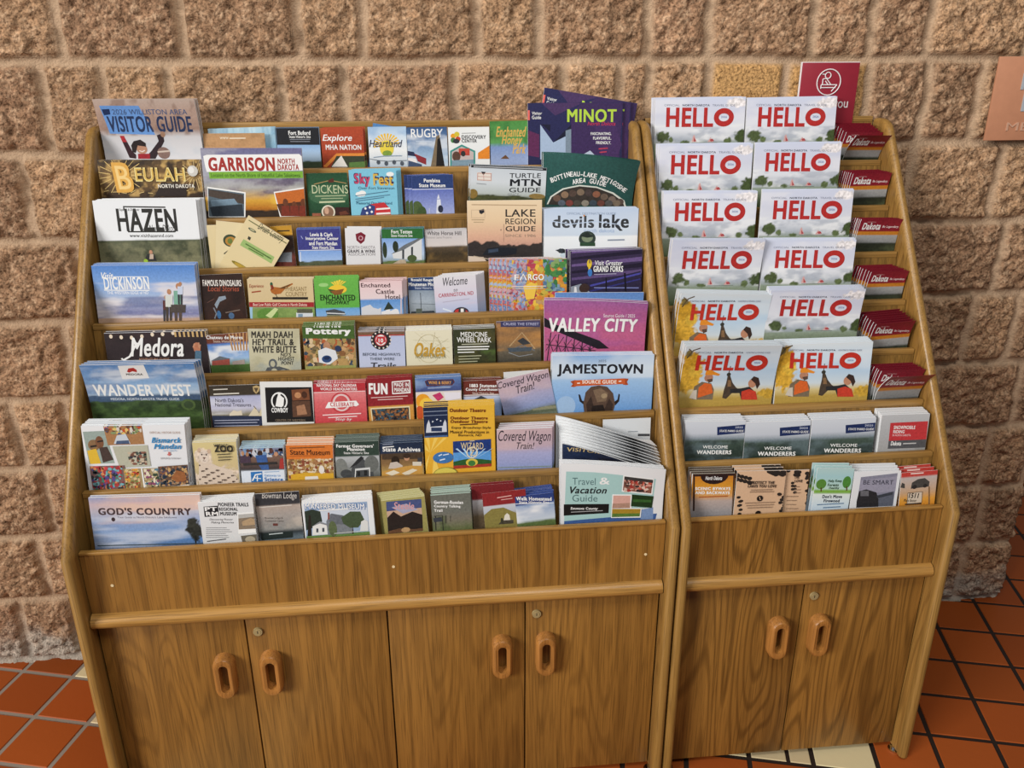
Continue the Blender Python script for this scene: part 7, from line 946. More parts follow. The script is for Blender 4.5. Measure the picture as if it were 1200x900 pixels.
 [["g",[2748,"#d6dcf0"],[2355,"#d9dbea"],[2038,"#e6e7ed"],[1858,"#b9bfc9"],[1717,"#8d9a86"],[1353,"#5a6a45"]],["n",2709,2157,"#eeeef4",0.6,12,24],["n",2157,1757,"#f2f2f4",0.8,26,60],["n",2098,1757,"#a3aab8",0.6,30,70],["d",909,2616,307,118,"#f2ecec"],["d",-865,1907,177,146,"#4f5c38"],["d",1136,1877,236,165,"#46542f"],["d",-655,1833,71,71,"#5f6d45"],["d",-287,1776,118,47,"#5c6a44"],["d",778,1794,94,83,"#5f6d45"],["p",[-130,1782,-109,1902,-80,1941,-6,1780],"#d9a8a4"],["p",[-85,1881,-19,1800,-75,1781],"#b04a4e"],["p",[268,1774,337,1873,416,1771],"#d9a8a4"],["p",[319,1823,385,1842,437,1791,347,1782],"#b04a4e"],["l",[-128,1762,509,1755],9,"#5f6a58"],["t","OFFICIAL",-883,2591,-504,2584,42,"#8a90a4",0.0,0],["t","NORTH DAKOTA",-437,2583,237,2572,42,"#3c4456",0.03,0],["t","TRAVEL GUIDE",305,2571,870,2562,42,"#8a90a4",0.0,0],["t","HELL",-816,2331,357,2310,399,"#b8302e",0.05,0],["o",357,2507,879,2102,123,"#b8302e"],["t","2026",549,2314,696,2311,40,"#5a7ab4",0.0,0]]),
(dict(u=1,k=5,nm='guide_booklet',ct='booklet',lb='full orange-cap hunter HELLO guide at the left of the sixth tier',sh='orange-cap HELLO guides on the left of the sixth tier',p=[4891,-1267,40],w=2184,h=2726,r=-0.0283,n=5,T=353,t=45,dx=13,ds=0,e='#dce8f2',wp=(0,0,0.03)),
 [["g",[2726,"#dfe6ea"],[2438,"#cfe0ee"],[2050,"#b9d3ea"],[1756,"#d3dfe6"],[1598,"#d8c48a"],[1439,"#b99a4a"]],["n",2534,1756,"#e8eef2",0.5,8,20],["d",-928,2255,309,380,"#c9982c"],["d",-989,1868,380,309,"#d8a83a"],["d",-789,2118,166,166,"#e3b844"],["d",-993,2543,95,95,"#7a6a3a"],["d",987,1545,285,142,"#c9a03a"],["l",[-1028,2429,-912,2619,-764,2675],28,"#5a4a34"],["l",[-1022,2658,-931,2581],24,"#5a4a34"],["p",[-782,1413,-761,1728,-593,1843,-370,1801,-291,1643,-295,1405],"#7a6a55"],["p",[-652,1450,-649,1707,-525,1813,-369,1781,-307,1564],"#d8662c"],["p",[-851,1453,-776,1630,-689,1648,-672,1411],"#cfc4b4"],["e",-553,2037,-352,1840,"#b98468"],["p",[-488,1900,-357,1918,-352,1850,-438,1812],"#5d463a"],["p",[-551,2008,-537,2115,-440,2143,-337,2084,-200,2024,-231,1985,-342,2006],"#e8912c"],["p",[-76,1442,-59,1639,-29,1816,-22,1992,33,1991,115,1814,214,1695,308,1634,137,1557,15,1420],"#4d4034"],["e",-49,2061,46,1972,"#3a3a34"],["l",[-5,2050,3,2225],19,"#5a4a3a"],["p",[-1,1874,65,1874,101,1716,12,1717],"#8a6a4a"],["p",[84,1657,350,1673,524,1710,669,1589,733,1389,374,1395,316,1555,93,1558],"#2c2c2e"],["p",[356,1594,529,1651,692,1589,755,1389,374,1395],"#c9402c"],["e",484,1907,682,1688,"#c08a6c"],["p",[530,1887,590,1965,705,1924,765,1766,709,1648,651,1787],"#3c2c26"],["t","OFFICIAL",-865,2565,-495,2562,39,"#8a90a4",0.0,0],["t","NORTH DAKOTA",-430,2561,227,2555,39,"#3c4456",0.03,0],["t","HUNTING & FISHING GUIDE",293,2555,844,2550,39,"#8a90a4",0.0,0],["t","HELL",-803,2311,337,2299,374,"#c23326",0.05,0],["o",342,2493,844,2099,123,"#c23326"],["t","2026",524,2304,669,2303,37,"#5a7ab4",0.0,0]]),
(dict(u=1,k=5,nm='guide_booklet',ct='booklet',lb='full orange-cap hunter HELLO guide at the right of the sixth tier',sh='orange-cap HELLO guides on the right of the sixth tier',p=[7195,-1299,30],w=2223,h=2671,r=-0.0007,n=5,T=363,t=45,dx=60,ds=0,e='#dce8f2',wp=None),
 [["g",[2671,"#dfe6ea"],[2396,"#cfe0ee"],[2026,"#b9d3ea"],[1745,"#d3dfe6"],[1595,"#d8c48a"],[1443,"#b99a4a"]],["n",2488,1745,"#e8eef2",0.5,8,20],["d",-945,2248,300,369,"#c9982c"],["d",-1004,1881,369,300,"#d8a83a"],["d",-800,2114,162,162,"#e3b844"],["d",-1011,2524,92,92,"#7a6a3a"],["d",1015,1520,277,139,"#c9a03a"],["l",[-1047,2416,-929,2594,-779,2643],28,"#5a4a34"],["l",[-1042,2635,-948,2559],23,"#5a4a34"],["p",[-789,1443,-769,1742,-599,1847,-371,1800,-290,1648,-292,1422],"#7a6a55"],["p",[-657,1475,-655,1718,-529,1816,-369,1782,-305,1573],"#d8662c"],["p",[-859,1483,-783,1649,-695,1664,-676,1438],"#cfc4b4"],["e",-559,2031,-352,1837,"#b98468"],["p",[-492,1898,-359,1912,-353,1846,-439,1812],"#5d463a"],["p",[-557,2003,-543,2104,-445,2128,-339,2068,-199,2008,-230,1972,-344,1995],"#e8912c"],["p",[-68,1451,-52,1638,-23,1805,-17,1973,40,1971,124,1800,225,1683,322,1623,148,1555,24,1428],"#4d4034"],["e",-46,2039,53,1952,"#3a3a34"],["l",[0,2028,7,2194],18,"#5a4a3a"],["p",[5,1860,73,1858,110,1707,20,1710],"#8a6a4a"],["p",[93,1651,364,1659,542,1689,690,1571,756,1379,390,1394,329,1548,102,1557],"#2c2c2e"],["p",[371,1584,547,1633,713,1570,779,1378,390,1394],"#c9402c"],["e",499,1878,703,1664,"#c08a6c"],["p",[547,1858,607,1930,724,1888,786,1736,730,1626,670,1759],"#3c2c26"],["t","OFFICIAL",-880,2542,-503,2528,38,"#8a90a4",0.0,0],["t","NORTH DAKOTA",-436,2526,234,2502,38,"#3c4456",0.03,0],["t","HUNTING & FISHING GUIDE",301,2500,863,2480,38,"#8a90a4",0.0,0],["t","HELL",-816,2298,348,2255,364,"#c23326",0.05,0],["o",352,2439,865,2051,120,"#c23326"],["t","2026",539,2255,686,2249,36,"#5a7ab4",0.0,0]]),
(dict(u=1,k=0,nm='leaflet',ct='leaflet',lb='front dark red Dakota leaflet of the topmost leaflet stack at the right side',sh='dark red Dakota leaflets in the topmost stack',p=[9114,-1294,20],w=902,h=1874,r=-0.0115,n=1,T=0,t=22,dx=0,ds=0,e='#8a2030',wp=(0,0,0.058)),
 [["g",[1874,"#8a2030"],[1610,"#8e2230"],[1601,"#c9822c"],[1539,"#c9822c"],[1530,"#a9a9a8"],[1379,"#8d8f90"],[1344,"#30362a"],[1076,"#4f5a3c"]],["n",1362,806,"#1f241a",0.7,40,60],["t","NORTH",-300,1808,-120,1808,32,"#d8a8a8",0.0,0],["t","Dakota",-380,1720,17,1720,158,"#f2f2f0",0.045,0.15],["t","Be Legendary.",56,1704,418,1704,68,"#f0dcdc",0.03,0.2]]),
(dict(u=1,k=0,nm='leaflet',ct='leaflet',lb='dark red Dakota leaflet just behind the curled front one of the topmost stack',sh='dark red Dakota leaflets in the topmost stack',p=[9091,-1294,120],w=948,h=1944,r=-0.011,n=6,T=310,t=22,dx=-178,ds=186,e='#8a2030',wp=(0,0,0.025)),
 [["g",[1944,"#8a2030"],[1666,"#8e2230"],[1657,"#c9822c"],[1592,"#c9822c"],[1582,"#a9a9a8"],[1424,"#8d8f90"],[1386,"#30362a"],[1104,"#4f5a3c"]],["n",1405,820,"#1f241a",0.7,40,60],["t","NORTH",-315,1875,-126,1874,33,"#d8a8a8",0.0,0],["t","Dakota",-400,1782,18,1782,163,"#f2f2f0",0.045,0.15],["t","Be Legendary.",57,1766,438,1765,71,"#f0dcdc",0.03,0.2]]),
(dict(u=1,k=1,nm='leaflet',ct='leaflet',lb='front dark red Dakota leaflet of the second leaflet stack at the right side',sh='dark red Dakota leaflets in the second stack',p=[9078,-1296,20],w=974,h=2059,r=0.0085,n=7,T=410,t=22,dx=-124,ds=33,e='#8a2030',wp=(0,0,0.022)),
 [["g",[2047,"#8a2030"],[1756,"#8e2230"],[1746,"#c9822c"],[1678,"#c9822c"],[1668,"#a9a9a8"],[1502,"#8d8f90"],[1463,"#30362a"],[1168,"#4f5a3c"]],["n",1483,870,"#1f241a",0.7,40,60],["t","NORTH",-324,1983,-130,1978,33,"#d8a8a8",0.0,0],["t","Dakota",-413,1889,17,1877,167,"#f2f2f0",0.045,0.15],["t","Be Legendary.",58,1859,450,1849,72,"#f0dcdc",0.03,0.2]]),
(dict(u=1,k=2,nm='leaflet',ct='leaflet',lb='front dark red Dakota leaflet of the third leaflet stack at the right side',sh='dark red Dakota leaflets in the third stack',p=[9049,-1289,20],w=1032,h=2071,r=-0.0207,n=7,T=410,t=22,dx=-17,ds=-33,e='#8a2030',wp=(0,0,0.022)),
 [["g",[2071,"#8a2030"],[1774,"#8e2230"],[1764,"#c9822c"],[1695,"#c9822c"],[1685,"#a9a9a8"],[1515,"#8d8f90"],[1476,"#30362a"],[1174,"#4f5a3c"]],["n",1496,870,"#1f241a",0.7,40,60],["t","NORTH",-342,1997,-136,1997,33,"#d8a8a8",0.0,0],["t","Dakota",-432,1898,22,1898,167,"#f2f2f0",0.045,0.15],["t","Be Legendary.",66,1881,481,1880,73,"#f0dcdc",0.03,0.2]]),
(dict(u=1,k=3,nm='leaflet',ct='leaflet',lb='front dark red Dakota leaflet of the fourth leaflet stack at the right side',sh='dark red Dakota leaflets in the fourth stack',p=[9101,-1298,20],w=927,h=1982,r=0.0037,n=7,T=410,t=22,dx=-194,ds=67,e='#8a2030',wp=(0,0,0.022)),
 [["g",[1967,"#8a2030"],[1682,"#8e2230"],[1672,"#c9822c"],[1605,"#c9822c"],[1596,"#a9a9a8"],[1432,"#8d8f90"],[1394,"#30362a"],[1104,"#4f5a3c"]],["n",1413,811,"#1f241a",0.7,40,60],["t","NORTH",-308,1906,-122,1900,32,"#d8a8a8",0.0,0],["t","Dakota",-391,1815,19,1801,158,"#f2f2f0",0.045,0.15],["t","Be Legendary.",58,1783,432,1770,68,"#f0dcdc",0.03,0.2]]),
(dict(u=1,k=4,nm='leaflet',ct='leaflet',lb='front dark red Dakota leaflet of the fifth leaflet stack at the right side',sh='dark red Dakota leaflets in the fifth stack',p=[9090,-1272,20],w=952,h=1947,r=0.056,n=7,T=410,t=22,dx=-164,ds=163,e='#8a2030',wp=(0,0,0.03)),
 [["g",[1901,"#8a2030"],[1600,"#8e2230"],[1590,"#c9822c"],[1519,"#c9822c"],[1509,"#a9a9a8"],[1336,"#8d8f90"],[1296,"#30362a"],[989,"#4f5a3c"]],["n",1316,679,"#1f241a",0.7,40,60],["t","NORTH",-320,1857,-128,1839,33,"#d8a8a8",0.0,0],["t","Dakota",-409,1766,13,1726,163,"#f2f2f0",0.045,0.15],["t","Be Legendary.",53,1705,438,1667,71,"#f0dcdc",0.03,0.2]]),
(dict(u=1,k=5,nm='leaflet',ct='leaflet',lb='front dark red Dakota leaflet of the lowest leaflet stack at the right side',sh='dark red Dakota leaflets in the lowest stack',p=[9036,-1290,20],w=1058,h=1989,r=0.0182,n=1,T=0,t=22,dx=0,ds=0,e='#8a2030',wp=(0,0,0.06)),
 [["g",[1956,"#8a2030"],[1617,"#8e2230"],[1606,"#c9822c"],[1526,"#c9822c"],[1515,"#a9a9a8"],[1320,"#8d8f90"],[1274,"#30362a"],[928,"#4f5a3c"]],["n",1297,578,"#1f241a",0.7,40,60],["t","NORTH",-352,1894,-138,1881,37,"#d8a8a8",0.0,0],["t","Dakota",-446,1789,23,1759,184,"#f2f2f0",0.045,0.15],["t","Be Legendary.",68,1736,496,1709,80,"#f0dcdc",0.03,0.2]]),
(dict(u=1,k=5,nm='leaflet',ct='leaflet',lb='dark red Dakota leaflet just behind the curled front one of the lowest stack',sh='dark red Dakota leaflets in the lowest stack',p=[9038,-1298,120],w=1054,h=2004,r=0.0044,n=6,T=310,t=22,dx=-131,ds=53,e='#8a2030',wp=(0,0,0.025)),
 [["g",[1979,"#8a2030"],[1644,"#8e2230"],[1632,"#c9822c"],[1553,"#c9822c"],[1542,"#a9a9a8"],[1350,"#8d8f90"],[1304,"#30362a"],[961,"#4f5a3c"]],["n",1327,615,"#1f241a",0.7,40,60],["t","NORTH",-349,1913,-137,1903,36,"#d8a8a8",0.0,0],["t","Dakota",-443,1806,24,1784,179,"#f2f2f0",0.045,0.15],["t","Be Legendary.",69,1762,495,1742,77,"#f0dcdc",0.03,0.2]]),
(dict(u=1,k=6,nm='guide_booklet',ct='booklet',lb='WELCOME WANDERERS parks guide at the left of its tier',sh='WELCOME WANDERERS parks guides at the left of their tier',p=[4479,-1282,40],w=1359,h=2175,r=-0.0246,n=5,T=358,t=40,dx=11,ds=0,e='#e9ecef',wp=None),
 [["g",[2143,"#d5dae2"],[1890,"#c9ced8"],[1770,"#8a96a0"],[1710,"#48584e"],[1514,"#3a4a42"],[1241,"#2c3a34"]],["n",1770,1241,"#6f8088",0.5,14,50],["n",1725,1241,"#222e28",0.6,40,60],["p",[35,2038,688,2083,705,1889,50,1844],"#1f2f5c"],["t","2025",447,2021,625,2017,44,"#c9d0e2",0.02,0],["t","STATE PARKS GUIDE",97,1944,646,1931,51,"#f2f2f0",0.03,0.05],["t","WELCOME",-258,1575,319,1560,73,"#f2f2f0",0.015,0],["t","WANDERERS",-386,1454,413,1433,95,"#f2f2f0",0.045,0]]),
(dict(u=1,k=6,nm='guide_booklet',ct='booklet',lb='WELCOME WANDERERS parks guide in the middle of its tier',sh='WELCOME WANDERERS parks guides at the middle of their tier',p=[5939,-1290,40],w=1502,h=2112,r=-0.0133,n=5,T=358,t=40,dx=21,ds=0,e='#e9ecef',wp=None),
 [["g",[2070,"#d5dae2"],[1807,"#c9ced8"],[1683,"#8a96a0"],[1621,"#48584e"],[1417,"#3a4a42"],[1133,"#2c3a34"]],["n",1683,1133,"#6f8088",0.5,14,50],["n",1636,1133,"#222e28",0.6,40,60],["p",[41,1961,763,1999,784,1797,60,1760],"#1f2f5c"],["t","2025",497,1939,694,1932,46,"#c9d0e2",0.02,0],["t","STATE PARKS GUIDE",111,1862,719,1842,54,"#f2f2f0",0.03,0.05],["t","WELCOME",-278,1484,361,1461,77,"#f2f2f0",0.015,0],["t","WANDERERS",-418,1360,466,1328,100,"#f2f2f0",0.045,0]]),
(dict(u=1,k=6,nm='guide_booklet',ct='booklet',lb='WELCOME WANDERERS parks guide beside the snowmobile brochure',sh='WELCOME WANDERERS parks guides at the right of their tier',p=[7479,-1294,40],w=1499,h=2110,r=-0.0086,n=5,T=358,t=40,dx=60,ds=0,e='#e9ecef',wp=None),
 [["g",[2065,"#d5dae2"],[1805,"#c9ced8"],[1682,"#8a96a0"],[1620,"#48584e"],[1419,"#3a4a42"],[1139,"#2c3a34"]],["n",1682,1139,"#6f8088",0.5,14,50],["n",1636,1139,"#222e28",0.6,40,60],["p",[44,1957,764,1991,789,1791,67,1758],"#1f2f5c"],["t","2025",499,1932,697,1925,47,"#c9d0e2",0.02,0],["t","STATE PARKS GUIDE",116,1859,723,1836,54,"#f2f2f0",0.03,0.05],["t","WELCOME",-266,1487,373,1461,78,"#f2f2f0",0.015,0],["t","WANDERERS",-404,1365,480,1329,101,"#f2f2f0",0.045,0]]),
(dict(u=1,k=6,nm='brochure',ct='brochure',lb='grey snowmobile riding brochure with a red label',sh='grey snowmobile brochures',p=[8919,-1293,40],w=1143,h=2145,r=-0.0124,n=5,T=340,t=72,dx=39,ds=0,e='#e9ecef',wp=None),
 [["g",[2200,"#c3c4c6"],[1894,"#b9babc"],[1272,"#a8a8a8"],[1209,"#d0d0d0"]],["p",[-347,1955,549,1968,570,1530,-333,1524],"#c23a3e"],["p",[-333,1524,570,1530,580,1330,-332,1332],"#55565a"],["t","SNOWMOBILE",-253,1845,262,1828,84,"#f2f2f0",0.03,0],["t","RIDING",-252,1744,18,1734,77,"#f2f2f0",0.03,0],["t","IN NORTH DAKOTA",-259,1658,178,1643,51,"#f0d0d0",0.02,0],["t","Dakota",-275,1461,-23,1451,103,"#f2f2f0",0.045,0.15],["l",[21,1444,335,1445],26,"#c9c9c9"],["p",[321,1327,569,1318,580,1243,332,1252],"#9a9a98"]]),
(dict(u=1,k=7,nm='brochure',ct='brochure',lb='orange and brown SCENIC BYWAYS AND BACKWAYS brochure',sh='SCENIC BYWAYS brochures',p=[4278,-1283,58],w=956,h=2231,r=-0.0312,n=4,T=300,t=62,dx=0,ds=0,e='#8a8478',wp=None),
 [["g",[2248,"#4a2a20"],[2163,"#c9802c"],[1935,"#d8962f"],[1706,"#d8a060"],[1591,"#b9a8a0"],[1331,"#9a9698"]],["p",[-469,2230,479,2231,545,1346,505,1347,435,2175,-427,2173,-367,1361,-408,1362],"#33201c"],["e",-303,2395,324,1985,"#2c1c1a"],["t","North Dakota",-187,2133,186,2124,88,"#f2f2f0",0.03,0.2],["t","SCENIC BYWAYS",-397,1892,397,1872,71,"#f2f2f0",0.05,0],["t","AND BACKWAYS",-389,1795,390,1774,71,"#f2f2f0",0.05,0],["l",[-300,1687,358,1698],27,"#b0602c"]]),
(dict(u=1,k=7,nm='brochure',ct='brochure',lb='peach PROTECT THE LAKES YOU LOVE brochure with black leaves',sh='peach PROTECT THE LAKES brochures',p=[5357,-1284,58],w=1109,h=2246,r=-0.0275,n=3,T=280,t=16,dx=0,ds=0,e='#e8e6e2',wp=None),
 [["g",[2277,"#dcb795"],[1210,"#d8b391"]],["e",-614,2208,-502,2120,"#2c2622"],["e",-322,2024,-209,1936,"#2c2622"],["e",-413,2049,-301,1961,"#2c2622"],["e",-504,2075,-392,1986,"#2c2622"],["e",-594,2100,-482,2011,"#2c2622"],["e",-320,2115,-207,2027,"#2c2622"],["e",-411,2140,-300,2052,"#2c2622"],["e",-501,2165,-390,2077,"#2c2622"],["e",-592,2190,-480,2102,"#2c2622"],["e",-300,2006,-187,1918,"#2c2622"],["e",108,2274,231,2180,"#2c2622"],["e",260,2265,385,2171,"#2c2622"],["e",413,2255,538,2161,"#2c2622"],["e",146,2256,271,2162,"#2c2622"],["e",299,2247,423,2152,"#2c2622"],["e",450,2237,576,2143,"#2c2622"],["e",183,2238,308,2144,"#2c2622"],["e",336,2229,461,2134,"#2c2622"],["e",490,2219,615,2125,"#2c2622"],["e",223,2220,347,2126,"#2c2622"],["e",376,2211,500,2116,"#2c2622"],["e",528,2201,654,2107,"#2c2622"],["e",261,2202,386,2108,"#2c2622"],["e",414,2193,540,2098,"#2c2622"],["e",-520,1664,-430,1603,"#2c2622"],["e",-474,1564,-385,1504,"#2c2622"],["e",-492,1467,-403,1406,"#2c2622"],["e",-447,1367,-357,1306,"#2c2622"],["e",-464,1269,-375,1208,"#2c2622"],["e",-454,1575,-365,1515,"#2c2622"],["e",-472,1478,-383,1417,"#2c2622"],["e",399,1723,491,1652,"#2c2622"],["e",471,1588,562,1516,"#2c2622"],["e",543,1453,636,1380,"#2c2622"],["e",482,1321,574,1248,"#2c2622"],["e",506,1651,598,1579,"#2c2622"],["e",446,1520,539,1447,"#2c2622"],["e",519,1384,611,1311,"#2c2622"],["e",410,1717,501,1645,"#2c2622"],["t","PROTECT THE",-230,1979,310,1964,73,"#3a302c",0.045,0],["t","LAKES YOU LOVE",-290,1898,362,1880,67,"#3a302c",0.045,0],["l",[-213,1804,285,1802],17,"#8a705c"],["l",[-235,1759,322,1754],17,"#8a705c"],["e",-60,1667,80,1531,"#1f1a18"],["l",[-4,1637,25,1561],17,"#dcb795"],["l",[-316,1496,369,1499],17,"#8a705c"],["l",[-285,1437,348,1441],17,"#8a705c"],["l",[-254,1378,327,1384],17,"#8a705c"],["e",-61,1303,64,1193,"#1f1a18"]]),
(dict(u=1,k=7,nm='brochure',ct='brochure',lb='second peach brochure showing only the words THE LOVE',sh='peach brochures behind',p=[6244,-1295,140],w=528,h=2188,r=-0.0148,n=1,T=0,t=16,dx=0,ds=0,e='#e9ecef',wp=None),
 [["g",[2200,"#dcb795"],[1120,"#d8b391"]],["e",-268,2223,-166,2138,"#2c2622"],["e",-14,2177,89,2093,"#2c2622"],["e",241,2132,343,2047,"#2c2622"],["e",-27,2109,76,2024,"#2c2622"],["e",228,2064,332,1978,"#2c2622"],["e",-52,2185,49,2100,"#2c2622"],["e",203,2139,305,2054,"#2c2622"],["e",-65,2117,36,2032,"#2c2622"],["e",190,2071,292,1986,"#2c2622"],["e",-91,2192,11,2108,"#2c2622"],["e",163,2147,267,2062,"#2c2622"],["e",-103,2124,-2,2039,"#2c2622"],["e",175,2020,268,1947,"#2c2622"],["e",217,1920,310,1846,"#2c2622"],["e",260,1820,352,1746,"#2c2622"],["e",207,1724,299,1650,"#2c2622"],["e",249,1623,341,1548,"#2c2622"],["e",291,1522,385,1447,"#2c2622"],["e",238,1425,332,1350,"#2c2622"],["e",281,1323,374,1248,"#2c2622"],["e",260,1924,352,1850,"#2c2622"],["e",-138,1919,-57,1857,"#2c2622"],["e",-80,1841,2,1779,"#2c2622"],["e",-125,1768,-44,1706,"#2c2622"],["e",-67,1690,16,1628,"#2c2622"],["e",-132,1849,-51,1788,"#2c2622"],["e",-73,1771,8,1710,"#2c2622"],["t","THE",-71,2022,42,2017,63,"#3a302c",0.045,0],["t","LOVE",-54,1935,127,1927,63,"#3a302c",0.045,0],["l",[-42,1799,75,1793],14,"#8a705c"],["l",[-36,1726,105,1720],14,"#8a705c"],["l",[-30,1653,113,1647],14,"#8a705c"],["l",[-213,1575,66,1561],14,"#8a705c"],["l",[-206,1477,43,1465],14,"#8a705c"],["l",[-198,1379,32,1368],14,"#8a705c"],["l",[-189,1281,95,1267],14,"#8a705c"]]),
(dict(u=1,k=7,nm='brochure',ct='brochure',lb='white and green firewood brochure with two round trees',sh='white and green firewood brochures',p=[6983,-1273,58],w=857,h=2208,r=-0.0575,n=3,T=240,t=16,dx=0,ds=0,e='#e9ecef',wp=None),
 [["g",[2239,"#b9d4d0"],[2010,"#a9d0d4"],[1711,"#bcd9cc"],[1687,"#7fb04a"],[1618,"#7fb04a"],[1595,"#e4ece8"],[1256,"#c9dcea"]],["e",-405,1951,-169,1710,"#5a8a3a"],["e",202,2023,397,1735,"#4f8a3a"],["p",[-291,1750,-261,1750,-247,1652,-277,1652],"#5a4028"],["p",[299,1781,330,1781,345,1677,315,1677],"#5a4028"],["t","Help Keep",-135,1900,180,1902,81,"#2c4a2c",0.05,0],["t","Forests",-133,1814,121,1815,69,"#2c4a2c",0.05,0],["t","Healthy",-91,1733,143,1734,69,"#2c4a2c",0.05,0],["t","Don't Move",-216,1536,243,1537,81,"#1f2a3a",0.05,0],["t","Firewood",-171,1434,201,1434,75,"#1f2a3a",0.05,0],["l",[-311,1337,313,1373],23,"#5a7a9a"],["l",[-159,1267,247,1291],23,"#5a7a9a"]]),
(dict(u=1,k=7,nm='brochure',ct='brochure',lb='white BE SMART brochure with a boat photo',sh='white BE SMART brochures',p=[8030,-1283,58],w=1083,h=2091,r=-0.0306,n=4,T=364,t=30,dx=60,ds=0,e='#e9ecef',wp=None),
 [["g",[2137,"#e9ebee"],[1201,"#e2e4e8"]],["p",[-383,1961,464,2041,470,1251,-394,1227],"#8a8a9c"],["p",[-384,1886,464,1965,474,1604,-371,1555],"#9a98aa"],["p",[-23,1499,445,1605,470,1251,-43,1241],"#5d6270"],["p",[-405,1392,-381,1625,-217,1667,33,1586,104,1408,129,1237,-394,1227],"#2a2a2e"],["p",[-349,1636,-155,1631,-137,1502,-331,1507],"#6a6a70"],["p",[34,1498,418,1594,418,1524,98,1449],"#3a3f48"],["t","BE SMART",-309,1838,395,1822,107,"#3a3c4a",0.005,0]]),
(dict(u=1,k=7,nm='brochure',ct='brochure',lb='1511 brochure with a red band and an orange sunset pickup',sh='sunset pickup brochures',p=[9141,-1285,58],w=848,h=2038,r=0.0346,n=3,T=300,t=16,dx=0,ds=0,e='#d8c0b8',wp=None),
 [["g",[2088,"#c2423a"],[1936,"#c2423a"],[1912,"#c4b8b4"],[1558,"#c9a888"],[1379,"#e0a040"],[1169,"#d88a2c"]],["l",[-206,2002,96,1998],30,"#f0d8d0"],["p",[-173,1636,-159,1782,-28,1857,136,1872,256,1773,251,1656],"#4a4744"],["p",[-427,1689,-392,1803,-323,1767,-314,1661],"#4a4744"],["e",-143,1722,-34,1624,"#2c2a2a"],["e",111,1728,208,1637,"#2c2a2a"],["p",[-236,1524,95,1541,120,1284,-225,1275],"#d8c8b4"],["f",-238,1548,121,1266,12,"#5a5048"],["t","1511",-209,1475,37,1452,122,"#3a3430",0.05,0.2],["t","Plots Better",-315,1366,-8,1338,73,"#4a3a2c",0.02,0.2],["l",[-279,1268,111,1255],36,"#4a3a2c"],["p",[240,1657,274,1654,319,1176,285,1179],"#8a6a4a"]]),
]

build_printed(BROCHURES)

# ------------------------------------------------------------------ signs on the wall
def flat_text(name, txt, x, y, z, w, h, mat, parent, bold=0.0, depth=0.0012):
    v, f = text_mesh(txt, 0.0, 0.0); v = v[:, :2]; lo, hi = v.min(0), v.max(0)
    u = (v - lo) / (hi - lo)
    m = MB(); m.v = [(x + q[0] * w, y, z + q[1] * h) for q in u]; m.f = f
    import bmesh
    me = bpy.data.meshes.new(name); me.from_pydata(m.v, [], m.f)
    bm = bmesh.new(); bm.from_mesh(me)
    bmesh.ops.remove_doubles(bm, verts=bm.verts, dist=1e-6)
    r = bmesh.ops.extrude_face_region(bm, geom=bm.faces[:])
    bmesh.ops.translate(bm, verts=[q for q in r['geom'] if isinstance(q, bmesh.types.BMVert)], vec=(0, -depth, 0))
    bmesh.ops.recalc_face_normals(bm, faces=bm.faces); bm.to_mesh(me); bm.free()
    return link(name, me, parent, mat)

M_RED = plain('sign_red', '#8f1f30', 0.45)
M_WHITE = plain('sign_white', '#e9e4e4', 0.5)
M_TAN = plain('sign_terracotta', '#bd8464', 0.55)
M_GREY = plain('sign_grey', '#a8aeb4', 0.5)
M_TANL = plain('sign_raised_letters', '#c79c82', 0.55)

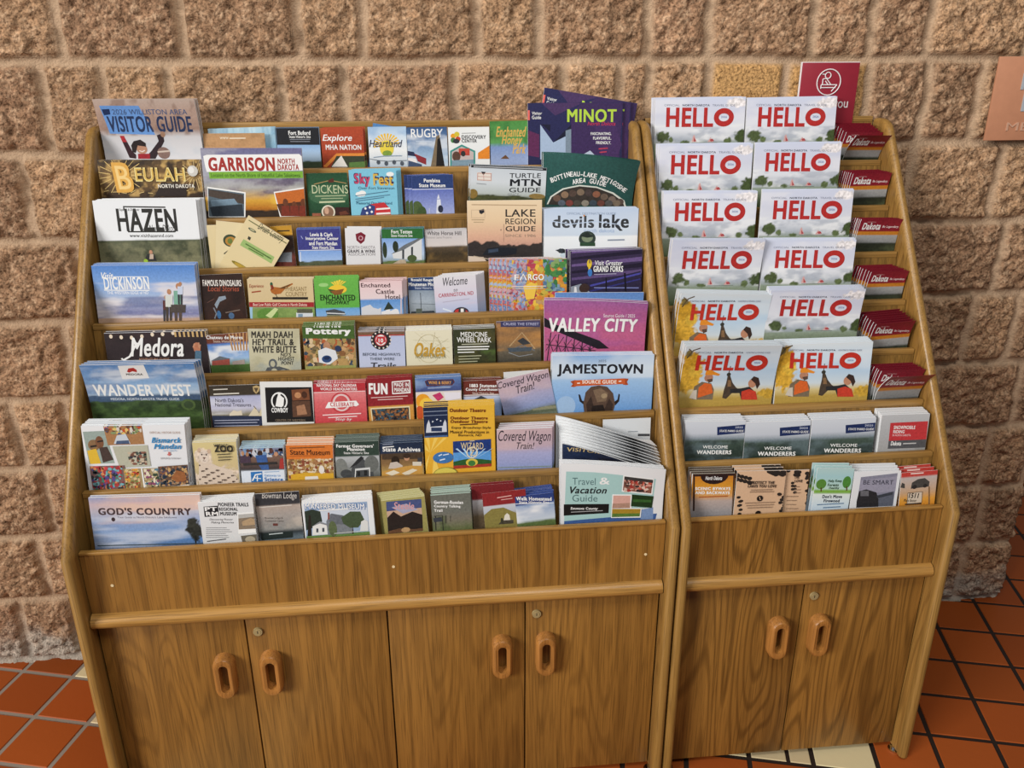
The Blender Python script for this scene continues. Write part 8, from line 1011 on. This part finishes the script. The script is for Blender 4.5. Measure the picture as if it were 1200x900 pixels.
s = empty('wall_sign', (0, 0, 0), 'red sign with a white circle pictogram on the wall behind the right rack', 'sign')
m = MB(); m.box(0.7555, 0.904, -0.004, 0.0, 1.418, 1.619); m.build('sign_edge', M_WHITE, s)
m = MB(); m.box(0.7580, 0.9035, -0.0065, -0.0038, 1.418, 1.6175); m.build('sign_board', M_RED, s, bevel=0.001)
cx, cz, r = 0.8285, 1.5725, 0.030
m = MB()
def seg(a, b, w):
    a = Vector((cx + a[0] * r, -0.0078, cz + a[1] * r)); b = Vector((cx + b[0] * r, -0.0078, cz + b[1] * r)); m.tube(a, b, w, w, 6)
def circ(c, q, w, n=28):
    for i in range(n):
        t0, t1 = 2 * math.pi * i / n, 2 * math.pi * (i + 1) / n
        seg((c[0] + q * math.cos(t0), c[1] + q * math.sin(t0)), (c[0] + q * math.cos(t1), c[1] + q * math.sin(t1)), w)
circ((0, 0), 1.0, 0.0013); circ((-0.12, 0.52), 0.24, 0.0012, 16)
for a, b in (((-0.62, -0.42), (0.62, -0.42)), ((-0.62, -0.2), (-0.62, -0.5)), ((-0.62, -0.2), (0.72, -0.2)), ((-0.52, -0.2), (-0.52, 0.25)), ((-0.52, 0.25), (-0.22, 0.28)), ((-0.22, 0.28), (0.2, -0.18)), ((-0.4, 0.6), (-0.62, 0.62)), ((-0.3, 0.1), (-0.05, -0.18)), ((0.3, -0.72), (0.72, -0.2))):
    seg(a, b, 0.0012)
m.build('pictogram', M_WHITE, s)
flat_text('lettering', 'Thank you', 0.772, -0.0066, 1.505, 0.113, 0.030, M_WHITE, s, 0.02)

s = empty('wall_sign', (0, 0, 0), 'terracotta MEN sign with raised letters at the right edge of the wall', 'sign')
m = MB(); m.box(1.264, 1.464, -0.007, 0.0, 1.429, 1.630); m.build('sign_board', M_TAN, s, bevel=0.0015)
flat_text('lettering', 'MEN', 1.316, -0.0066, 1.453, 0.096, 0.020, M_TANL, s, 0.0, 0.0022)
m = MB(); px = 1.364
m.tube((px, -0.0066, 1.612), (px, -0.0090, 1.612), 0.010, 0.0095, 20)
m.prism([(px - 0.026, 1.596), (px + 0.026, 1.596), (px + 0.030, 1.590), (px + 0.030, 1.552), (px + 0.023, 1.552), (px + 0.021, 1.582), (px + 0.018, 1.582), (px + 0.018, 1.500), (px + 0.002, 1.500), (px + 0.002, 1.545), (px - 0.002, 1.545), (px - 0.002, 1.500), (px - 0.018, 1.500), (px - 0.018, 1.582), (px - 0.021, 1.582), (px - 0.023, 1.552), (px - 0.030, 1.552), (px - 0.030, 1.590)], 'y', -0.0090, -0.0066)
m.build('pictogram', M_GREY, s)
